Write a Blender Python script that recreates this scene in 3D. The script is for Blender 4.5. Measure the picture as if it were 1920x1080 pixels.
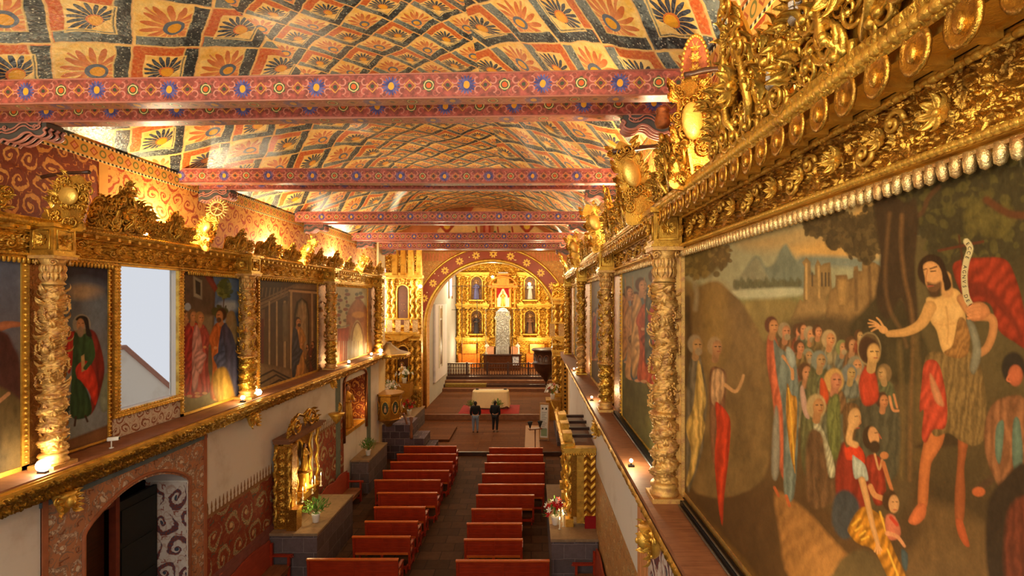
import bpy, math, random
import numpy as np
from math import sin, cos, pi, sqrt
from mathutils import Vector, Matrix
for o in list(bpy.data.objects): bpy.data.objects.remove(o)
scn = bpy.context.scene
COL = scn.collection
# ---------------------------------------------------------------- camera
# camera stands on the choir loft, looks straight down the nave (+Y); metres, nave floor z=0
CZ = 7.0; F = 930.0; VX = 996.0; VY = 562.0
cam_d = bpy.data.cameras.new('camera'); cam = bpy.data.objects.new('camera', cam_d); COL.objects.link(cam)
cam.location = (0, 0, CZ); cam.rotation_euler = (pi/2, 0, 0)
cam_d.sensor_width = 36; cam_d.lens = F*36/1920
cam_d.shift_x = (960-VX)/1920; cam_d.shift_y = (VY-540)/1920
cam_d.clip_start = .02; cam_d.clip_end = 200
scn.camera = cam
# ---------------------------------------------------------------- world and exposure
w = bpy.data.worlds.new('daylight'); scn.world = w; w.use_nodes = True
w.node_tree.nodes['Background'].inputs[0].default_value = (0.93, 0.95, 1.0, 1)
w.node_tree.nodes['Background'].inputs[1].default_value = 0.55
scn.view_settings.view_transform = 'Standard'; scn.view_settings.look = 'None'
scn.view_settings.gamma = 1; scn.view_settings.exposure = 0.45; scn.view_settings.use_curve_mapping = False
# ---------------------------------------------------------------- lights of the room and added fill
def lamp(name, loc, power, color=(1, .74, .36), r=.08, kind='POINT', rot=None, size=None, spot=None):
    d = bpy.data.lights.new(name, kind); d.energy = power; d.color = color
    if kind == 'AREA':
        d.shape = 'RECTANGLE'; d.size, d.size_y = size
    else: d.shadow_soft_size = r
    if spot: d.spot_size = spot; d.spot_blend = .6
    o = bpy.data.objects.new(name, d); COL.objects.link(o); o.location = loc
    if rot: o.rotation_euler = rot
    return o
XR, XL = 1.74, -6.65            # painted upper walls
CX = -2.45                      # nave centre line
WARM = (1, .86, .56)
# uplights hidden behind the cresting of both cornices (they throw light at vault and upper wall)
UP_L = [(4.2, 45), (8.6, 120), (12.6, 130), (16.6, 170), (19.6, 70)]
UP_R = [(3.5, 48), (6.75, 110), (7.9, 60), (10.8, 130), (14.9, 120), (18.2, 90)]
for y, e in UP_L: lamp('uplight', (XL+.12, y, 8.3), e, WARM if y != 16.6 else (1, .86, .6), .05)
for y, e in UP_R: lamp('uplight', (XR-.13, y, 8.3), e, WARM, .05)
# small lamps standing on the ledges below the paintings
LEDGE_L = [(6.35, 14), (10.75, 12), (11.35, 26), (17.0, 16), (19.4, 16), (20.6, 34)]
LEDGE_R = [(2.6, 16), (6.6, 14), (10.9, 14), (15.4, 12)]
for y, e in LEDGE_L: lamp('ledge_lamp_light', (XL+.40, y, 4.95), e, (1, .80, .42), .03)
for y, e in LEDGE_R: lamp('ledge_lamp_light', (XR-.41, y, 5.02), e, (1, .82, .5), .04)
# unseen fill panels added behind the camera for right wall and vault
lamp('loft_fill_light', (XL+.1, -.9, 7.4), 370, (1, .89, .70), kind='AREA', rot=(0, -pi/2-.25, .55), size=(2.6, 3))
lamp('loft_fill_light', (CX, -3.0, 9.2), 260, (1, .91, .72), kind='AREA', rot=(pi/2+.35, 0, 0), size=(5, 2))
# unseen point lights added behind the viewer for glints on the gilding
for x, y, z, e in [(.9, -1.2, 7.6, 50), (-1.6, -1.8, 8.9, 80), (.6, -1.6, 6.2, 40)]: lamp('loft_glint_light', (x, y, z), e, (1, .88, .62), .05)
# lamps of the crossing and the chancel
for x, y, z, e in [(-4.6, 25.5, 8.6, 220), (0.4, 25.5, 8.6, 230), (-2.4, 31.5, 9.0, 200),
                   (-4.9, 38.2, 8.2, 330), (0.2, 38.2, 8.2, 330), (-4.9, 40.2, 3.2, 150), (.2, 40.2, 3.2, 150), (-2.4, 37.5, 6.0, 220)]:
    lamp('chancel_lamp', (x, y, z), e, (1, .87, .52), .1)
lamp('crossing_window_light', (-8.3, 26.0, 6.9), 200, (1, .97, .9), kind='AREA', rot=(0, -pi/2, 0), size=(2.4, 2.2))
lamp('chancel_window_light', (-6.3, 35.6, 8.0), 60, (.95, .95, 1), kind='AREA', rot=(0, -pi/2, 0), size=(2.0, 1.6))

# ---------------------------------------------------------------- tags
def lin(c):
    if max(c) > 1.0: c = [x/255. for x in c[:3]]
    return tuple(x/12.92 if x <= .04045 else ((x+.055)/1.055)**2.4 for x in c[:3])
def tag(o, label=None, cat=None, group=None, kind=None):
    if label: o['label'] = label
    if cat: o['category'] = cat
    if group: o['group'] = group
    if kind: o['kind'] = kind
    return o
def empty(name, loc=(0, 0, 0), rz=0, label=None, cat=None, group=None):
    o = bpy.data.objects.new(name, None); COL.objects.link(o); o.location = loc; o.rotation_euler = (0, 0, rz)
    o.empty_display_size = .1
    return tag(o, label, cat, group)
def copy_tree(o, parent=None):
    c = o.copy(); COL.objects.link(c)
    if parent: c.parent = parent; c.matrix_parent_inverse = o.matrix_parent_inverse
    for ch in list(o.children): copy_tree(ch, c)
    return c
# ---------------------------------------------------------------- mesh builder
def link_mesh(name, V, Fc, mat, parent=None, smooth=False, uv=None, loc=None, col=None, mats=None, mi=None):
    me = bpy.data.meshes.new(name)
    V = np.asarray(V, dtype=np.float32)
    if isinstance(Fc, np.ndarray) and Fc.ndim == 2:
        n = Fc.shape[0]; k = Fc.shape[1]
        me.vertices.add(len(V)); me.vertices.foreach_set('co', V.ravel())
        me.loops.add(n*k); me.loops.foreach_set('vertex_index', Fc.astype(np.int32).ravel())
        me.polygons.add(n); me.polygons.foreach_set('loop_start', np.arange(0, n*k, k, dtype=np.int32))
        me.polygons.foreach_set('loop_total', np.full(n, k, dtype=np.int32))
        me.update(calc_edges=True)
    else:
        me.from_pydata([tuple(map(float, v)) for v in V], [], [tuple(int(i) for i in f) for f in Fc]); me.update()
    if smooth: me.polygons.foreach_set('use_smooth', np.ones(len(me.polygons), dtype=bool))
    for m in (mats or [mat]): me.materials.append(m)
    if mi is not None: me.polygons.foreach_set('material_index', np.asarray(mi, dtype=np.int32))
    li = np.zeros(len(me.loops), dtype=np.int32); me.loops.foreach_get('vertex_index', li)
    if uv is not None:
        lay = me.uv_layers.new(name='UVMap')
        lay.data.foreach_set('uv', np.asarray(uv, dtype=np.float32)[li].ravel())
    if col is not None:
        a = me.color_attributes.new(name='Col', type='FLOAT_COLOR', domain='POINT')
        c4 = np.ones((len(V), 4), dtype=np.float32); c4[:, :3] = col
        a.data.foreach_set('color', c4.ravel())
    o = bpy.data.objects.new(name, me); COL.objects.link(o)
    if loc is not None: o.location = loc
    if parent: o.parent = parent
    return o
class MB:
    def __init__(s): s.V = []; s.F = []; s.n = 0; s.sm = []; s.off = None
    def add(s, V, Fc, M=None, smooth=False):
        V = np.asarray(V, dtype=float)
        if M is not None:
            M = np.array(M); V = V @ M[:3, :3].T + M[:3, 3]
        s.V.append(V)
        for f in Fc: s.F.append(tuple(int(i)+s.n for i in f)); s.sm.append(smooth)
        s.n += len(V); return s
    def box(s, x0, x1, y0, y1, z0, z1, M=None):
        V = [(x0,y0,z0),(x1,y0,z0),(x1,y1,z0),(x0,y1,z0),(x0,y0,z1),(x1,y0,z1),(x1,y1,z1),(x0,y1,z1)]
        return s.add(V, [(0,3,2,1),(4,5,6,7),(0,1,5,4),(1,2,6,5),(2,3,7,6),(3,0,4,7)], M)
    def prism(s, poly, axis, a, b, M=None):
        # poly: 2-D points, extruded from a to b along axis ('x': points are (y,z); 'y': (x,z); 'z': (x,y))
        n = len(poly)
        def P(p, t): return {'x': (t, p[0], p[1]), 'y': (p[0], t, p[1]), 'z': (p[0], p[1], t)}[axis]
        V = [P(p, a) for p in poly]+[P(p, b) for p in poly]
        Fc = [tuple(range(n))[::-1], tuple(range(n, 2*n))]+[(i, (i+1) % n, (i+1) % n+n, i+n) for i in range(n)]
        return s.add(V, Fc, M)
    def tube(s, pts, rad, n=8, M=None, flat=1.0, up=None, cap=True):
        pts = [Vector(p) for p in pts]; m = len(pts)
        if not hasattr(rad, '__len__'): rad = [rad]*m
        V = []; Fc = []
        t0 = (pts[1]-pts[0]).normalized()
        u = Vector(up) if up is not None else (Vector((0, 0, 1)) if abs(t0.z) < .9 else Vector((1, 0, 0)))
        for i in range(m):
            t = (pts[min(i+1, m-1)]-pts[max(i-1, 0)])
            if t.length < 1e-9: t = t0
            t = t.normalized(); b = t.cross(u)
            if b.length < 1e-6: b = t.cross(Vector((.3, .5, .8)))
            b.normalize(); nn = b.cross(t).normalized()
            if up is None: u = nn
            for k in range(n):
                a = 2*pi*k/n
                V.append(pts[i]+b*cos(a)*rad[i]+nn*sin(a)*rad[i]*flat)
        for i in range(m-1):
            for k in range(n):
                Fc.append((i*n+k, i*n+(k+1) % n, (i+1)*n+(k+1) % n, (i+1)*n+k))
        if cap: Fc.append(tuple(range(n))[::-1]); Fc.append(tuple((m-1)*n+k for k in range(n)))
        return s.add(V, Fc, M, True)
    def lathe(s, prof, c=(0, 0, 0), n=16, M=None, sx=1, sy=1, smooth=True):
        V = []; Fc = []; m = len(prof)
        for r, z in prof:
            for k in range(n):
                a = 2*pi*k/n; V.append((c[0]+r*cos(a)*sx, c[1]+r*sin(a)*sy, c[2]+z))
        for i in range(m-1):
            for k in range(n): Fc.append((i*n+k, i*n+(k+1) % n, (i+1)*n+(k+1) % n, (i+1)*n+k))
        Fc.append(tuple(range(n))[::-1]); Fc.append(tuple((m-1)*n+k for k in range(n)))
        return s.add(V, Fc, M, smooth)
    def ball(s, c, r, M=None, n=10, m=7):
        if not hasattr(r, '__len__'): r = (r, r, r)
        V = []; Fc = []
        for i in range(m+1):
            f = pi*i/m
            for k in range(n):
                a = 2*pi*k/n; V.append((c[0]+r[0]*sin(f)*cos(a), c[1]+r[1]*sin(f)*sin(a), c[2]-r[2]*cos(f)))
        for i in range(m):
            for k in range(n): Fc.append((i*n+k, i*n+(k+1) % n, (i+1)*n+(k+1) % n, (i+1)*n+k))
        return s.add(V, Fc, M, True)
    def leaf(s, L, W, curl, M=None, lobes=5, thick=.012):
        # acanthus leaf: grows along +x, width in y, curls up in z; double-sided body
        nu, nv = 12, 6; V = []; Fc = []
        for side in (1, -1):
            for i in range(nu+1):
                t = i/nu; wd = W*(sin(pi*min(1, t*.93+.07))**.7)*(1-.28*abs(sin(lobes*pi*t)))
                for j in range(nv+1):
                    q = j/nv*2-1
                    a = curl*t*t
                    x = L*(t if abs(curl) < .01 else (sin(a*1.0)/max(abs(curl), .3) if False else t*cos(a*.5)))
                    z = L*t*sin(a*.5)-abs(q)*wd*.35*(1 if curl >= 0 else -1)+thick*cos(pi*q*2)*.8
                    V.append((x, q*wd, z+side*thick*.5*(1-abs(q))))
            o = (0 if side == 1 else (nu+1)*(nv+1))
            for i in range(nu):
                for j in range(nv):
                    f = (o+i*(nv+1)+j, o+(i+1)*(nv+1)+j, o+(i+1)*(nv+1)+j+1, o+i*(nv+1)+j+1)
                    Fc.append(f if side == 1 else f[::-1])
        return s.add(V, Fc, M, True)
    def scroll(s, R, turns, r, M=None, n=26, hand=1, tail=None, flat=1.6, k=6):
        # spiral in the xz plane centred at origin, relief towards -y
        pts = []; rad = []
        if tail is not None: pts.append((tail[0], 0, tail[1])); rad.append(r*.7)
        for i in range(n):
            t = i/(n-1); a = hand*turns*2*pi*t; rr = R*(1-t*.86)
            pts.append((rr*cos(a), -.25*R*t, rr*sin(a))); rad.append(r*(1-.45*t))
        s.tube(pts, rad, k, M, flat=1.0, up=(0, 1, 0))
        s.ball((R*.14*cos(hand*turns*2*pi), -.25*R, R*.14*sin(hand*turns*2*pi)), r*1.4, M, 8, 5)
        return s
    def rosette(s, R, M=None, n=8, depth=.3):
        for k in range(n):
            a = 2*pi*k/n
            s.leaf(R, R*.36, .8, (M or Matrix())@Matrix.Rotation(-a, 4, 'Y')@Matrix.Translation((R*.12, 0, 0))@Matrix.Rotation(pi/2, 4, 'X'), 1, R*.1)
        s.ball((0, -R*depth*.4, 0), (R*.24, R*.2, R*.24), M, 10, 6)
        return s
    def build(s, name, mat, parent=None, loc=None, uv=True):
        V = np.concatenate(s.V)
        me_o = link_mesh(name, V, s.F, mat, parent, loc=loc)
        me = me_o.data
        me.polygons.foreach_set('use_smooth', np.array(s.sm, dtype=bool))
        if uv:
            nl = len(me.loops); li = np.zeros(nl, dtype=np.int32); me.loops.foreach_get('vertex_index', li)
            pn = np.zeros(len(me.polygons)*3); me.polygons.foreach_get('normal', pn); pn = np.abs(pn.reshape(-1, 3))
            lt = np.zeros(len(me.polygons), dtype=np.int32); me.polygons.foreach_get('loop_total', lt)
            ax = np.repeat(np.argmax(pn+np.array([0, 0, 1e-4]), axis=1), lt); P = V[li]
            uvs = np.where((ax == 0)[:, None], P[:, [1, 2]], np.where((ax == 1)[:, None], P[:, [0, 2]], P[:, [0, 1]]))
            me.uv_layers.new(name='UVMap').data.foreach_set('uv', uvs.astype(np.float32).ravel())
        return me_o
def TR(x=0, y=0, z=0): return Matrix.Translation((x, y, z))
def RX(a): return Matrix.Rotation(a, 4, 'X')
def RY(a): return Matrix.Rotation(a, 4, 'Y')
def RZ(a): return Matrix.Rotation(a, 4, 'Z')
def SC(a, b=None, c=None):
    return Matrix.Diagonal((a, a if b is None else b, a if c is None else c, 1))
def bevel(o, wd=.01, seg=2):
    m = o.modifiers.new('bevel', 'BEVEL'); m.width = wd; m.segments = seg; m.limit_method = 'ANGLE'; return o
def grid_faces(nu, nv, wrap=False):
    i = np.arange(nu-1)[:, None]; j = np.arange(nv if wrap else nv-1)[None, :]
    j2 = (j+1) % nv
    a = i*nv+j; b = (i+1)*nv+j; c = (i+1)*nv+j2; d = i*nv+j2
    return np.stack([a+0*b, b, c, d], -1).reshape(-1, 4)

# ---------------------------------------------------------------- node maths
class E:
    def __init__(s, g, k): s.g = g; s.k = k
    def _b(s, o, op, r=False): return s.g.m(op, o, s) if r else s.g.m(op, s, o)
    def __add__(s, o): return s._b(o, 'ADD')
    def __radd__(s, o): return s._b(o, 'ADD')
    def __sub__(s, o): return s._b(o, 'SUBTRACT')
    def __rsub__(s, o): return s._b(o, 'SUBTRACT', True)
    def __mul__(s, o): return s._b(o, 'MULTIPLY')
    def __rmul__(s, o): return s._b(o, 'MULTIPLY')
    def __truediv__(s, o): return s._b(o, 'DIVIDE')
    def __neg__(s): return s.g.m('MULTIPLY', s, -1)
class G:
    def __init__(s, name, rough=.5, metal=0.0, spec=.5):
        s.mat = bpy.data.materials.new(name); s.mat.use_nodes = True; s.nt = s.mat.node_tree
        s.b = s.nt.nodes['Principled BSDF']; s.b.inputs['Roughness'].default_value = rough
        s.b.inputs['Metallic'].default_value = metal; s.b.inputs['Specular IOR Level'].default_value = spec
    def put(s, sock, v):
        if isinstance(v, E): s.nt.links.new(v.k, sock)
        elif isinstance(v, tuple): sock.default_value = (*v[:3], 1)
        else: sock.default_value = v
    def m(s, op, *a):
        n = s.nt.nodes.new('ShaderNodeMath'); n.operation = op
        for i, v in enumerate(a): s.put(n.inputs[i], v)
        return E(s, n.outputs[0])
    def uv(s):
        n = s.nt.nodes.new('ShaderNodeUVMap'); n.uv_map = 'UVMap'
        x = s.nt.nodes.new('ShaderNodeSeparateXYZ'); s.nt.links.new(n.outputs[0], x.inputs[0])
        return E(s, x.outputs[0]), E(s, x.outputs[1])
    def obj(s):
        n = s.nt.nodes.new('ShaderNodeTexCoord'); x = s.nt.nodes.new('ShaderNodeSeparateXYZ')
        s.nt.links.new(n.outputs['Object'], x.inputs[0]); s.ov = E(s, n.outputs['Object'])
        return [E(s, x.outputs[i]) for i in range(3)]
    def vec(s, x, y, z=0.0):
        n = s.nt.nodes.new('ShaderNodeCombineXYZ')
        for i, v in enumerate((x, y, z)): s.put(n.inputs[i], v)
        return E(s, n.outputs[0])
    def noise(s, v, scale, detail=3, rough=.55, out=0):
        n = s.nt.nodes.new('ShaderNodeTexNoise'); s.put(n.inputs['Vector'], v); n.inputs['Scale'].default_value = scale
        n.inputs['Detail'].default_value = detail; n.inputs['Roughness'].default_value = rough
        return E(s, n.outputs[out])
    def vor(s, v, scale, feature='F1', out='Distance', rnd=1.0):
        n = s.nt.nodes.new('ShaderNodeTexVoronoi'); n.feature = feature; s.put(n.inputs['Vector'], v)
        n.inputs['Scale'].default_value = scale; n.inputs['Randomness'].default_value = rnd
        return E(s, n.outputs[out])
    def sep(s, c):
        x = s.nt.nodes.new('ShaderNodeSeparateColor'); s.nt.links.new(c.k, x.inputs[0]); return [E(s, x.outputs[i]) for i in range(3)]
    def mix(s, f, a, b):
        n = s.nt.nodes.new('ShaderNodeMix'); n.data_type = 'RGBA'
        s.put(n.inputs[0], f); s.put(n.inputs[6], a); s.put(n.inputs[7], b); return E(s, n.outputs[2])
    def mul(s, a, b, f=1.0):
        n = s.nt.nodes.new('ShaderNodeMix'); n.data_type = 'RGBA'; n.blend_type = 'MULTIPLY'
        s.put(n.inputs[0], f); s.put(n.inputs[6], a); s.put(n.inputs[7], b); return E(s, n.outputs[2])
    def ss(s, x, e0, e1):
        n = s.nt.nodes.new('ShaderNodeMapRange'); n.interpolation_type = 'SMOOTHSTEP'; s.put(n.inputs[0], x)
        s.put(n.inputs[1], e0); s.put(n.inputs[2], e1); return E(s, n.outputs[0])
    def sin(s, x): return s.m('SINE', x)
    def abs(s, x): return s.m('ABSOLUTE', x)
    def floor(s, x): return s.m('FLOOR', x)
    def fract(s, x): return s.m('FRACT', x)
    def max(s, a, b): return s.m('MAXIMUM', a, b)
    def min(s, a, b): return s.m('MINIMUM', a, b)
    def at2(s, y, x): return s.m('ARCTAN2', y, x)
    def hyp(s, x, y): return s.m('SQRT', x*x+y*y)
    def gt(s, a, b): return s.m('GREATER_THAN', a, b)
    def lt(s, a, b): return s.m('LESS_THAN', a, b)
    def rgb(s, v):
        n = s.nt.nodes.new('ShaderNodeCombineColor')
        for i in range(3): s.put(n.inputs[i], v[i])
        return E(s, n.outputs[0])
    def base(s, c): s.put(s.b.inputs['Base Color'], c); return s
    def bump(s, h, dist=.01, strength=1.0):
        n = s.nt.nodes.new('ShaderNodeBump'); n.inputs['Distance'].default_value = dist; n.inputs['Strength'].default_value = strength
        s.put(n.inputs['Height'], h); s.nt.links.new(n.outputs[0], s.b.inputs['Normal']); return s
# ================================================================ materials
def scrolls(g, u, v, s, wdt=.3, tw=1.5):
    cu = u/s; cv = v/s; iv = g.floor(cv); cu = cu+iv*.5; iu = g.floor(cu)
    a = (cu-iu)-.5; b = (cv-iv)-.5
    par = g.m('FLOORED_MODULO', iu+iv, 2.0); h = par*2-1
    r = g.hyp(a, b)+.0001; th = g.at2(b, a)/(2*pi)
    sp = g.fract(th*h+g.m('LOGARITHM', r, 2.718)*tw*-.5)
    lobes = g.abs(g.sin(th*2*pi*6+r*9))*.10
    line = 1-g.ss(g.abs(sp-.5)+lobes*.6, wdt*.5, wdt*.5+.08)
    line = line*(1-g.ss(r, .47, .5))
    eye = 1-g.ss(r, .07, .09)
    corner = g.abs(g.abs(a)-.5)+g.abs(g.abs(b)-.5)
    leaf = (1-g.ss(corner+lobes*1.2, .17, .21))
    return line, eye, leaf, r
def m_gold(name, base=(220, 174, 70), dark=(124, 80, 26), rough=.3, metal=.84, scale=1.0, bole=.35, bump=.006):
    g = G(name, rough, metal); x, y, z = g.obj()
    n1 = g.noise(g.ov, 5*scale, 4, .6); n2 = g.noise(g.ov, 34*scale, 3, .6)
    c = g.mix(g.ss(n1, .42, .74)*.75, lin(base), lin(dark))
    c = g.mix(g.ss(n2, .58-.1*bole, .74)*bole, c, lin((112, 56, 28)))
    g.base(c); g.put(g.b.inputs['Roughness'], g.ss(n1, .2, .8)*.2+(rough-.08))
    g.bump(g.noise(g.ov, 60*scale, 3, .6), bump, .7); return g.mat
def m_gold_relief(name, base=(222, 172, 66), dark=(146, 96, 30), s=.12, depth=.02, rough=.3):
    # fine chased ornament for far / small gilded surfaces
    g = G(name, rough, .8); u, v = g.uv()
    n = g.noise(g.vec(u, v), 3, 2); u2 = u+n*.05; v2 = v+n*.04
    line, eye, leaf, r = scrolls(g, u2, v2, s)
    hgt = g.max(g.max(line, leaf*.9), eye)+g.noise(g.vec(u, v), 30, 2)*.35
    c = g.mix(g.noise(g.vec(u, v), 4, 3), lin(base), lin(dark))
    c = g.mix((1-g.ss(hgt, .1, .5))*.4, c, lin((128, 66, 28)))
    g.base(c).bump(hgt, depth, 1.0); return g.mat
def m_plain(name, c, rough=.6, metal=0, n=.18, scale=6, bump=0, spec=.4):
    g = G(name, rough, metal, spec); g.obj()
    k = g.noise(g.ov, scale, 4, .6)
    L = lin(c); D = tuple(x*(1-n*1.6) for x in L); H = tuple(min(1, x*(1+n)) for x in L)
    g.base(g.mix(k, D, H))
    if bump: g.bump(g.noise(g.ov, scale*4, 3), bump, .6)
    return g.mat
def m_emit(name, c, st):
    g = G(name); g.base(lin(c)); g.put(g.b.inputs['Emission Color'], lin(c)); g.b.inputs['Emission Strength'].default_value = st; return g.mat
def m_vcol(name, rough=.6, weave=420, bump=.0012, spec=.14):
    g = G(name, rough, 0, spec); a = g.nt.nodes.new('ShaderNodeAttribute'); a.attribute_name = 'Col'
    g.obj(); n = g.noise(g.ov, 9, 6, .7); n2 = g.noise(g.ov, 70, 3, .6)
    c = E(g, a.outputs['Color'])
    k = n*.55+n2*.35+.56
    c = g.mul(c, g.rgb([k, k, k])); g.base(c); g.bump(n2, bump, .5); return g.mat
# painted vault -------------------------------------------------
def m_vault(name, diag, s):
    g = G(name, .38, 0, .45); u, v = g.uv()
    p0 = g.vec(u, v)
    w1 = g.sep(g.noise(p0, 1.6, 2, .5, 1)); w2 = g.sep(g.noise(p0, 11, 2, .5, 1))
    u = u+(w1[0]-.5)*.16+(w2[0]-.5)*.022; v = v+(w1[1]-.5)*.16+(w2[1]-.5)*.022
    u, v = (u+v)*.7071, (u-v)*.7071
    cu = u/s; cv = v/s; iu = g.floor(cu); iv = g.floor(cv)
    a = (cu-iu)*2-1; b = (cv-iv)*2-1
    ty = g.m('FLOORED_MODULO', iu+iv, 2.0)
    cream, yel, ora = lin((246, 218, 136)), lin((234, 184, 76)), lin((204, 96, 40))
    blue, dark = lin((118, 132, 128)), lin((28, 38, 44))
    nz = g.noise(p0, 5, 4, .65); nf = g.noise(p0, 24, 3, .6)
    field = g.mix(g.ss(nz, .35, .7), cream, yel)
    # type A petals: long orange flames; type B: short dark leaves
    r = g.hyp(a-.10, b-.10); th = g.at2(b-.10, a-.10); far = g.ss(a+b, .55, .35)
    pa = g.abs(g.sin(th*8)); pb = g.abs(g.sin(th*9))
    petA = g.lt(r, pa*.56+.40)*g.gt(pa, .38)*g.gt(r, .3)
    flower = g.mix(petA*.85, field, g.mix(g.ss(r, .3, .8), lin((224, 140, 84)), lin((196, 86, 36))))
    X = 1-g.ss(g.min(g.abs(a-b), g.abs(a+b)), .035, .06)
    flower = g.mix(X*g.gt(r, .3)*g.lt(r, 1.05)*.8, flower, lin((205, 110, 66)))
    rb = g.hyp(a-.10, b-.10)
    petB = g.lt(rb, pb*.42+.32)*g.gt(pb, .25)*g.gt(rb, .2)*g.lt(a+b, .5)
    inB = g.lt(g.max(g.abs(a), g.abs(b)), .60)
    fB = g.mix(petB, field, g.mix(g.ss(nf, .4, .65), lin((40, 50, 66)), lin((86, 98, 108))))
    # bands
    orab = g.mix(g.ss(nf, .45, .7)*.7, ora, lin((222, 160, 78)))
    fB = g.mix(inB, orab, fB)
    col = g.mix(ty, flower, fB)
    bl = g.mix(g.ss(nf*.55+nz*.45+a*.10, .42, .62), blue, dark)
    dots = g.lt(g.vor(p0, 22), .22)
    bl = g.mix(dots*.7, bl, lin((205, 210, 190)))
    lb = g.gt(g.max(a, b), .52)
    lb = lb*g.lt(g.max(a, b), .97)*g.gt(g.min(a, b), -.93)
    col = g.mix(lb, col, bl)
    # hub
    hub = g.mix(ty, lin((92, 108, 128)), lin((214, 118, 52)))
    col = g.mix(g.lt(g.m('MINIMUM', r, 9.), .30)*g.lt(ty, .5), col, hub)
    col = g.mix(g.lt(rb, .23)*g.gt(ty, .5), col, hub)
    core = g.hyp(a-.12, b-.12)
    col = g.mix(g.lt(core, .19), col, lin((232, 168, 40)))
    e = g.abs(g.max(a, b)-.52); edge = 1-g.ss(e, .015, .04)
    col = g.mix(edge*.6*g.lt(g.max(g.abs(a), g.abs(b)), .97), col, cream)
    e2 = 1-g.ss(g.min(1-g.abs(a), 1-g.abs(b)), .02, .06); col = g.mix(e2*.7, col, lin((238, 204, 130)))
    e3 = 1-g.ss(g.abs(g.max(g.abs(a), g.abs(b))-.60), .012, .04); col = g.mix(e3*ty*.8, col, cream)
    k = g.noise(p0, 14, 5, .7); kk = k*.7+.66; col = g.mul(col, g.rgb([kk, kk, kk]))
    g.base(col); g.put(g.b.inputs['Roughness'], g.ss(nf, .3, .7)*.25+.25)
    g.bump(nf*.6+nz, .012, .7)
    return g.mat
# painted tie beams: UV u along beam, v centred on the face ------
def m_beam(name, base=(118, 62, 52), h=.135, fl=.83, soffit=False):
    g = G(name, .42, 0, .4); u, v = g.uv(); p = g.vec(u, v)
    n = g.noise(p, 16, 3); u = u+(n-.5)*.02
    half = fl/2; cu = u/half; iu = g.floor(cu); a = (cu-iu-.5)*half; ty = g.m('FLOORED_MODULO', iu, 2.0)
    r = g.hyp(a, v); th = g.at2(v, a)
    col = g.mix(g.ss(n, .35, .7), lin(base), lin((176, 88, 74)))
    ax = g.abs(a); ay = g.abs(v)
    ring = g.abs(g.hyp(ax-.125, ay-.05)-.036)+g.gt(ax+ay*.6, .175)*.1; col = g.mix((1-g.ss(ring, .004, .010))*.8, col, lin((206, 142, 122)))
    ring2 = g.abs(g.hyp(ax-.075, ay-.085)-.03); col = g.mix((1-g.ss(ring2, .003, .008))*.6, col, lin((184, 108, 90)))
    d = (half*.5-ax)+ay; dia = g.abs(d-.062); col = g.mix(1-g.ss(dia, .005, .012), col, lin((200, 140, 62)))
    col = g.mix(g.lt(g.hyp(half*.5-ax, v), .022), col, lin((62, 70, 48)))
    bf = g.lt(r, .045+.058*1.0*1.0+0*1.0-(1-g.abs(g.sin(th*8)))*.045)
    gf = g.lt(r, .072-(1-g.abs(g.sin(th*3)))*.02)
    gi = g.lt(r, .045)
    cb = g.mix(bf, col, g.mix(g.ss(n, .4, .6), lin((58, 60, 118)), lin((96, 96, 150))))
    cg = g.mix(gf, col, lin((70, 84, 48))); cg = g.mix(g.lt(g.abs(r-.05), .006), cg, lin((210, 196, 130))); cg = g.mix(g.lt(r, .03), cg, lin((206, 92, 40)))
    col = g.mix(ty, cb, cg)
    col = g.mix(g.lt(g.hyp(a*1.25, v), .042)*g.lt(ty, .5), col, lin((222, 158, 44)))
    ed = g.ss(ay, h-.014, h-.006); col = g.mix(ed*.6, col, lin((196, 136, 114)))
    if soffit: col = g.mix(.4, col, lin((160, 116, 84)))
    k = g.noise(p, 9, 5, .7)*.5+.75; g.base(g.mul(col, g.rgb([k, k, k]))); g.bump(g.noise(p, 40, 3), .004, .5)
    return g.mat
def m_mural(name, base, c1, c2, c3, s=.42, wear=.25, rough=.7, wdt=.34):
    g = G(name, rough, 0, .25); u, v = g.uv(); p = g.vec(u, v)
    w1 = g.sep(g.noise(p, 2.2, 3, .5, 1)); u2 = u+(w1[0]-.5)*.34; v2 = v+(w1[1]-.5)*.34
    line, eye, leaf, r = scrolls(g, u2, v2, s, wdt)
    line2, eye2, leaf2, r2 = scrolls(g, u2+s*.31, v2+s*.23, s*.45, wdt*.8)
    n = g.noise(p, 6, 5, .65); nf = g.noise(p, 30, 4, .7)
    col = g.mix(g.ss(n, .45, .7)*.5, lin(base), lin(c3))
    col = g.mix(line2*.55, col, lin(c3)); col = g.mix(leaf*.9, col, lin(c2))
    col = g.mix(line, col, g.mix(g.ss(nf, .35, .65), lin(c1), lin(c2))); col = g.mix(eye, col, lin(c1))
    col = g.mix(g.ss(nf*.5+n*.5, .55, .68)*wear, col, lin((214, 196, 160)))
    g.base(col); g.bump(nf, .004, .5); return g.mat
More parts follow.
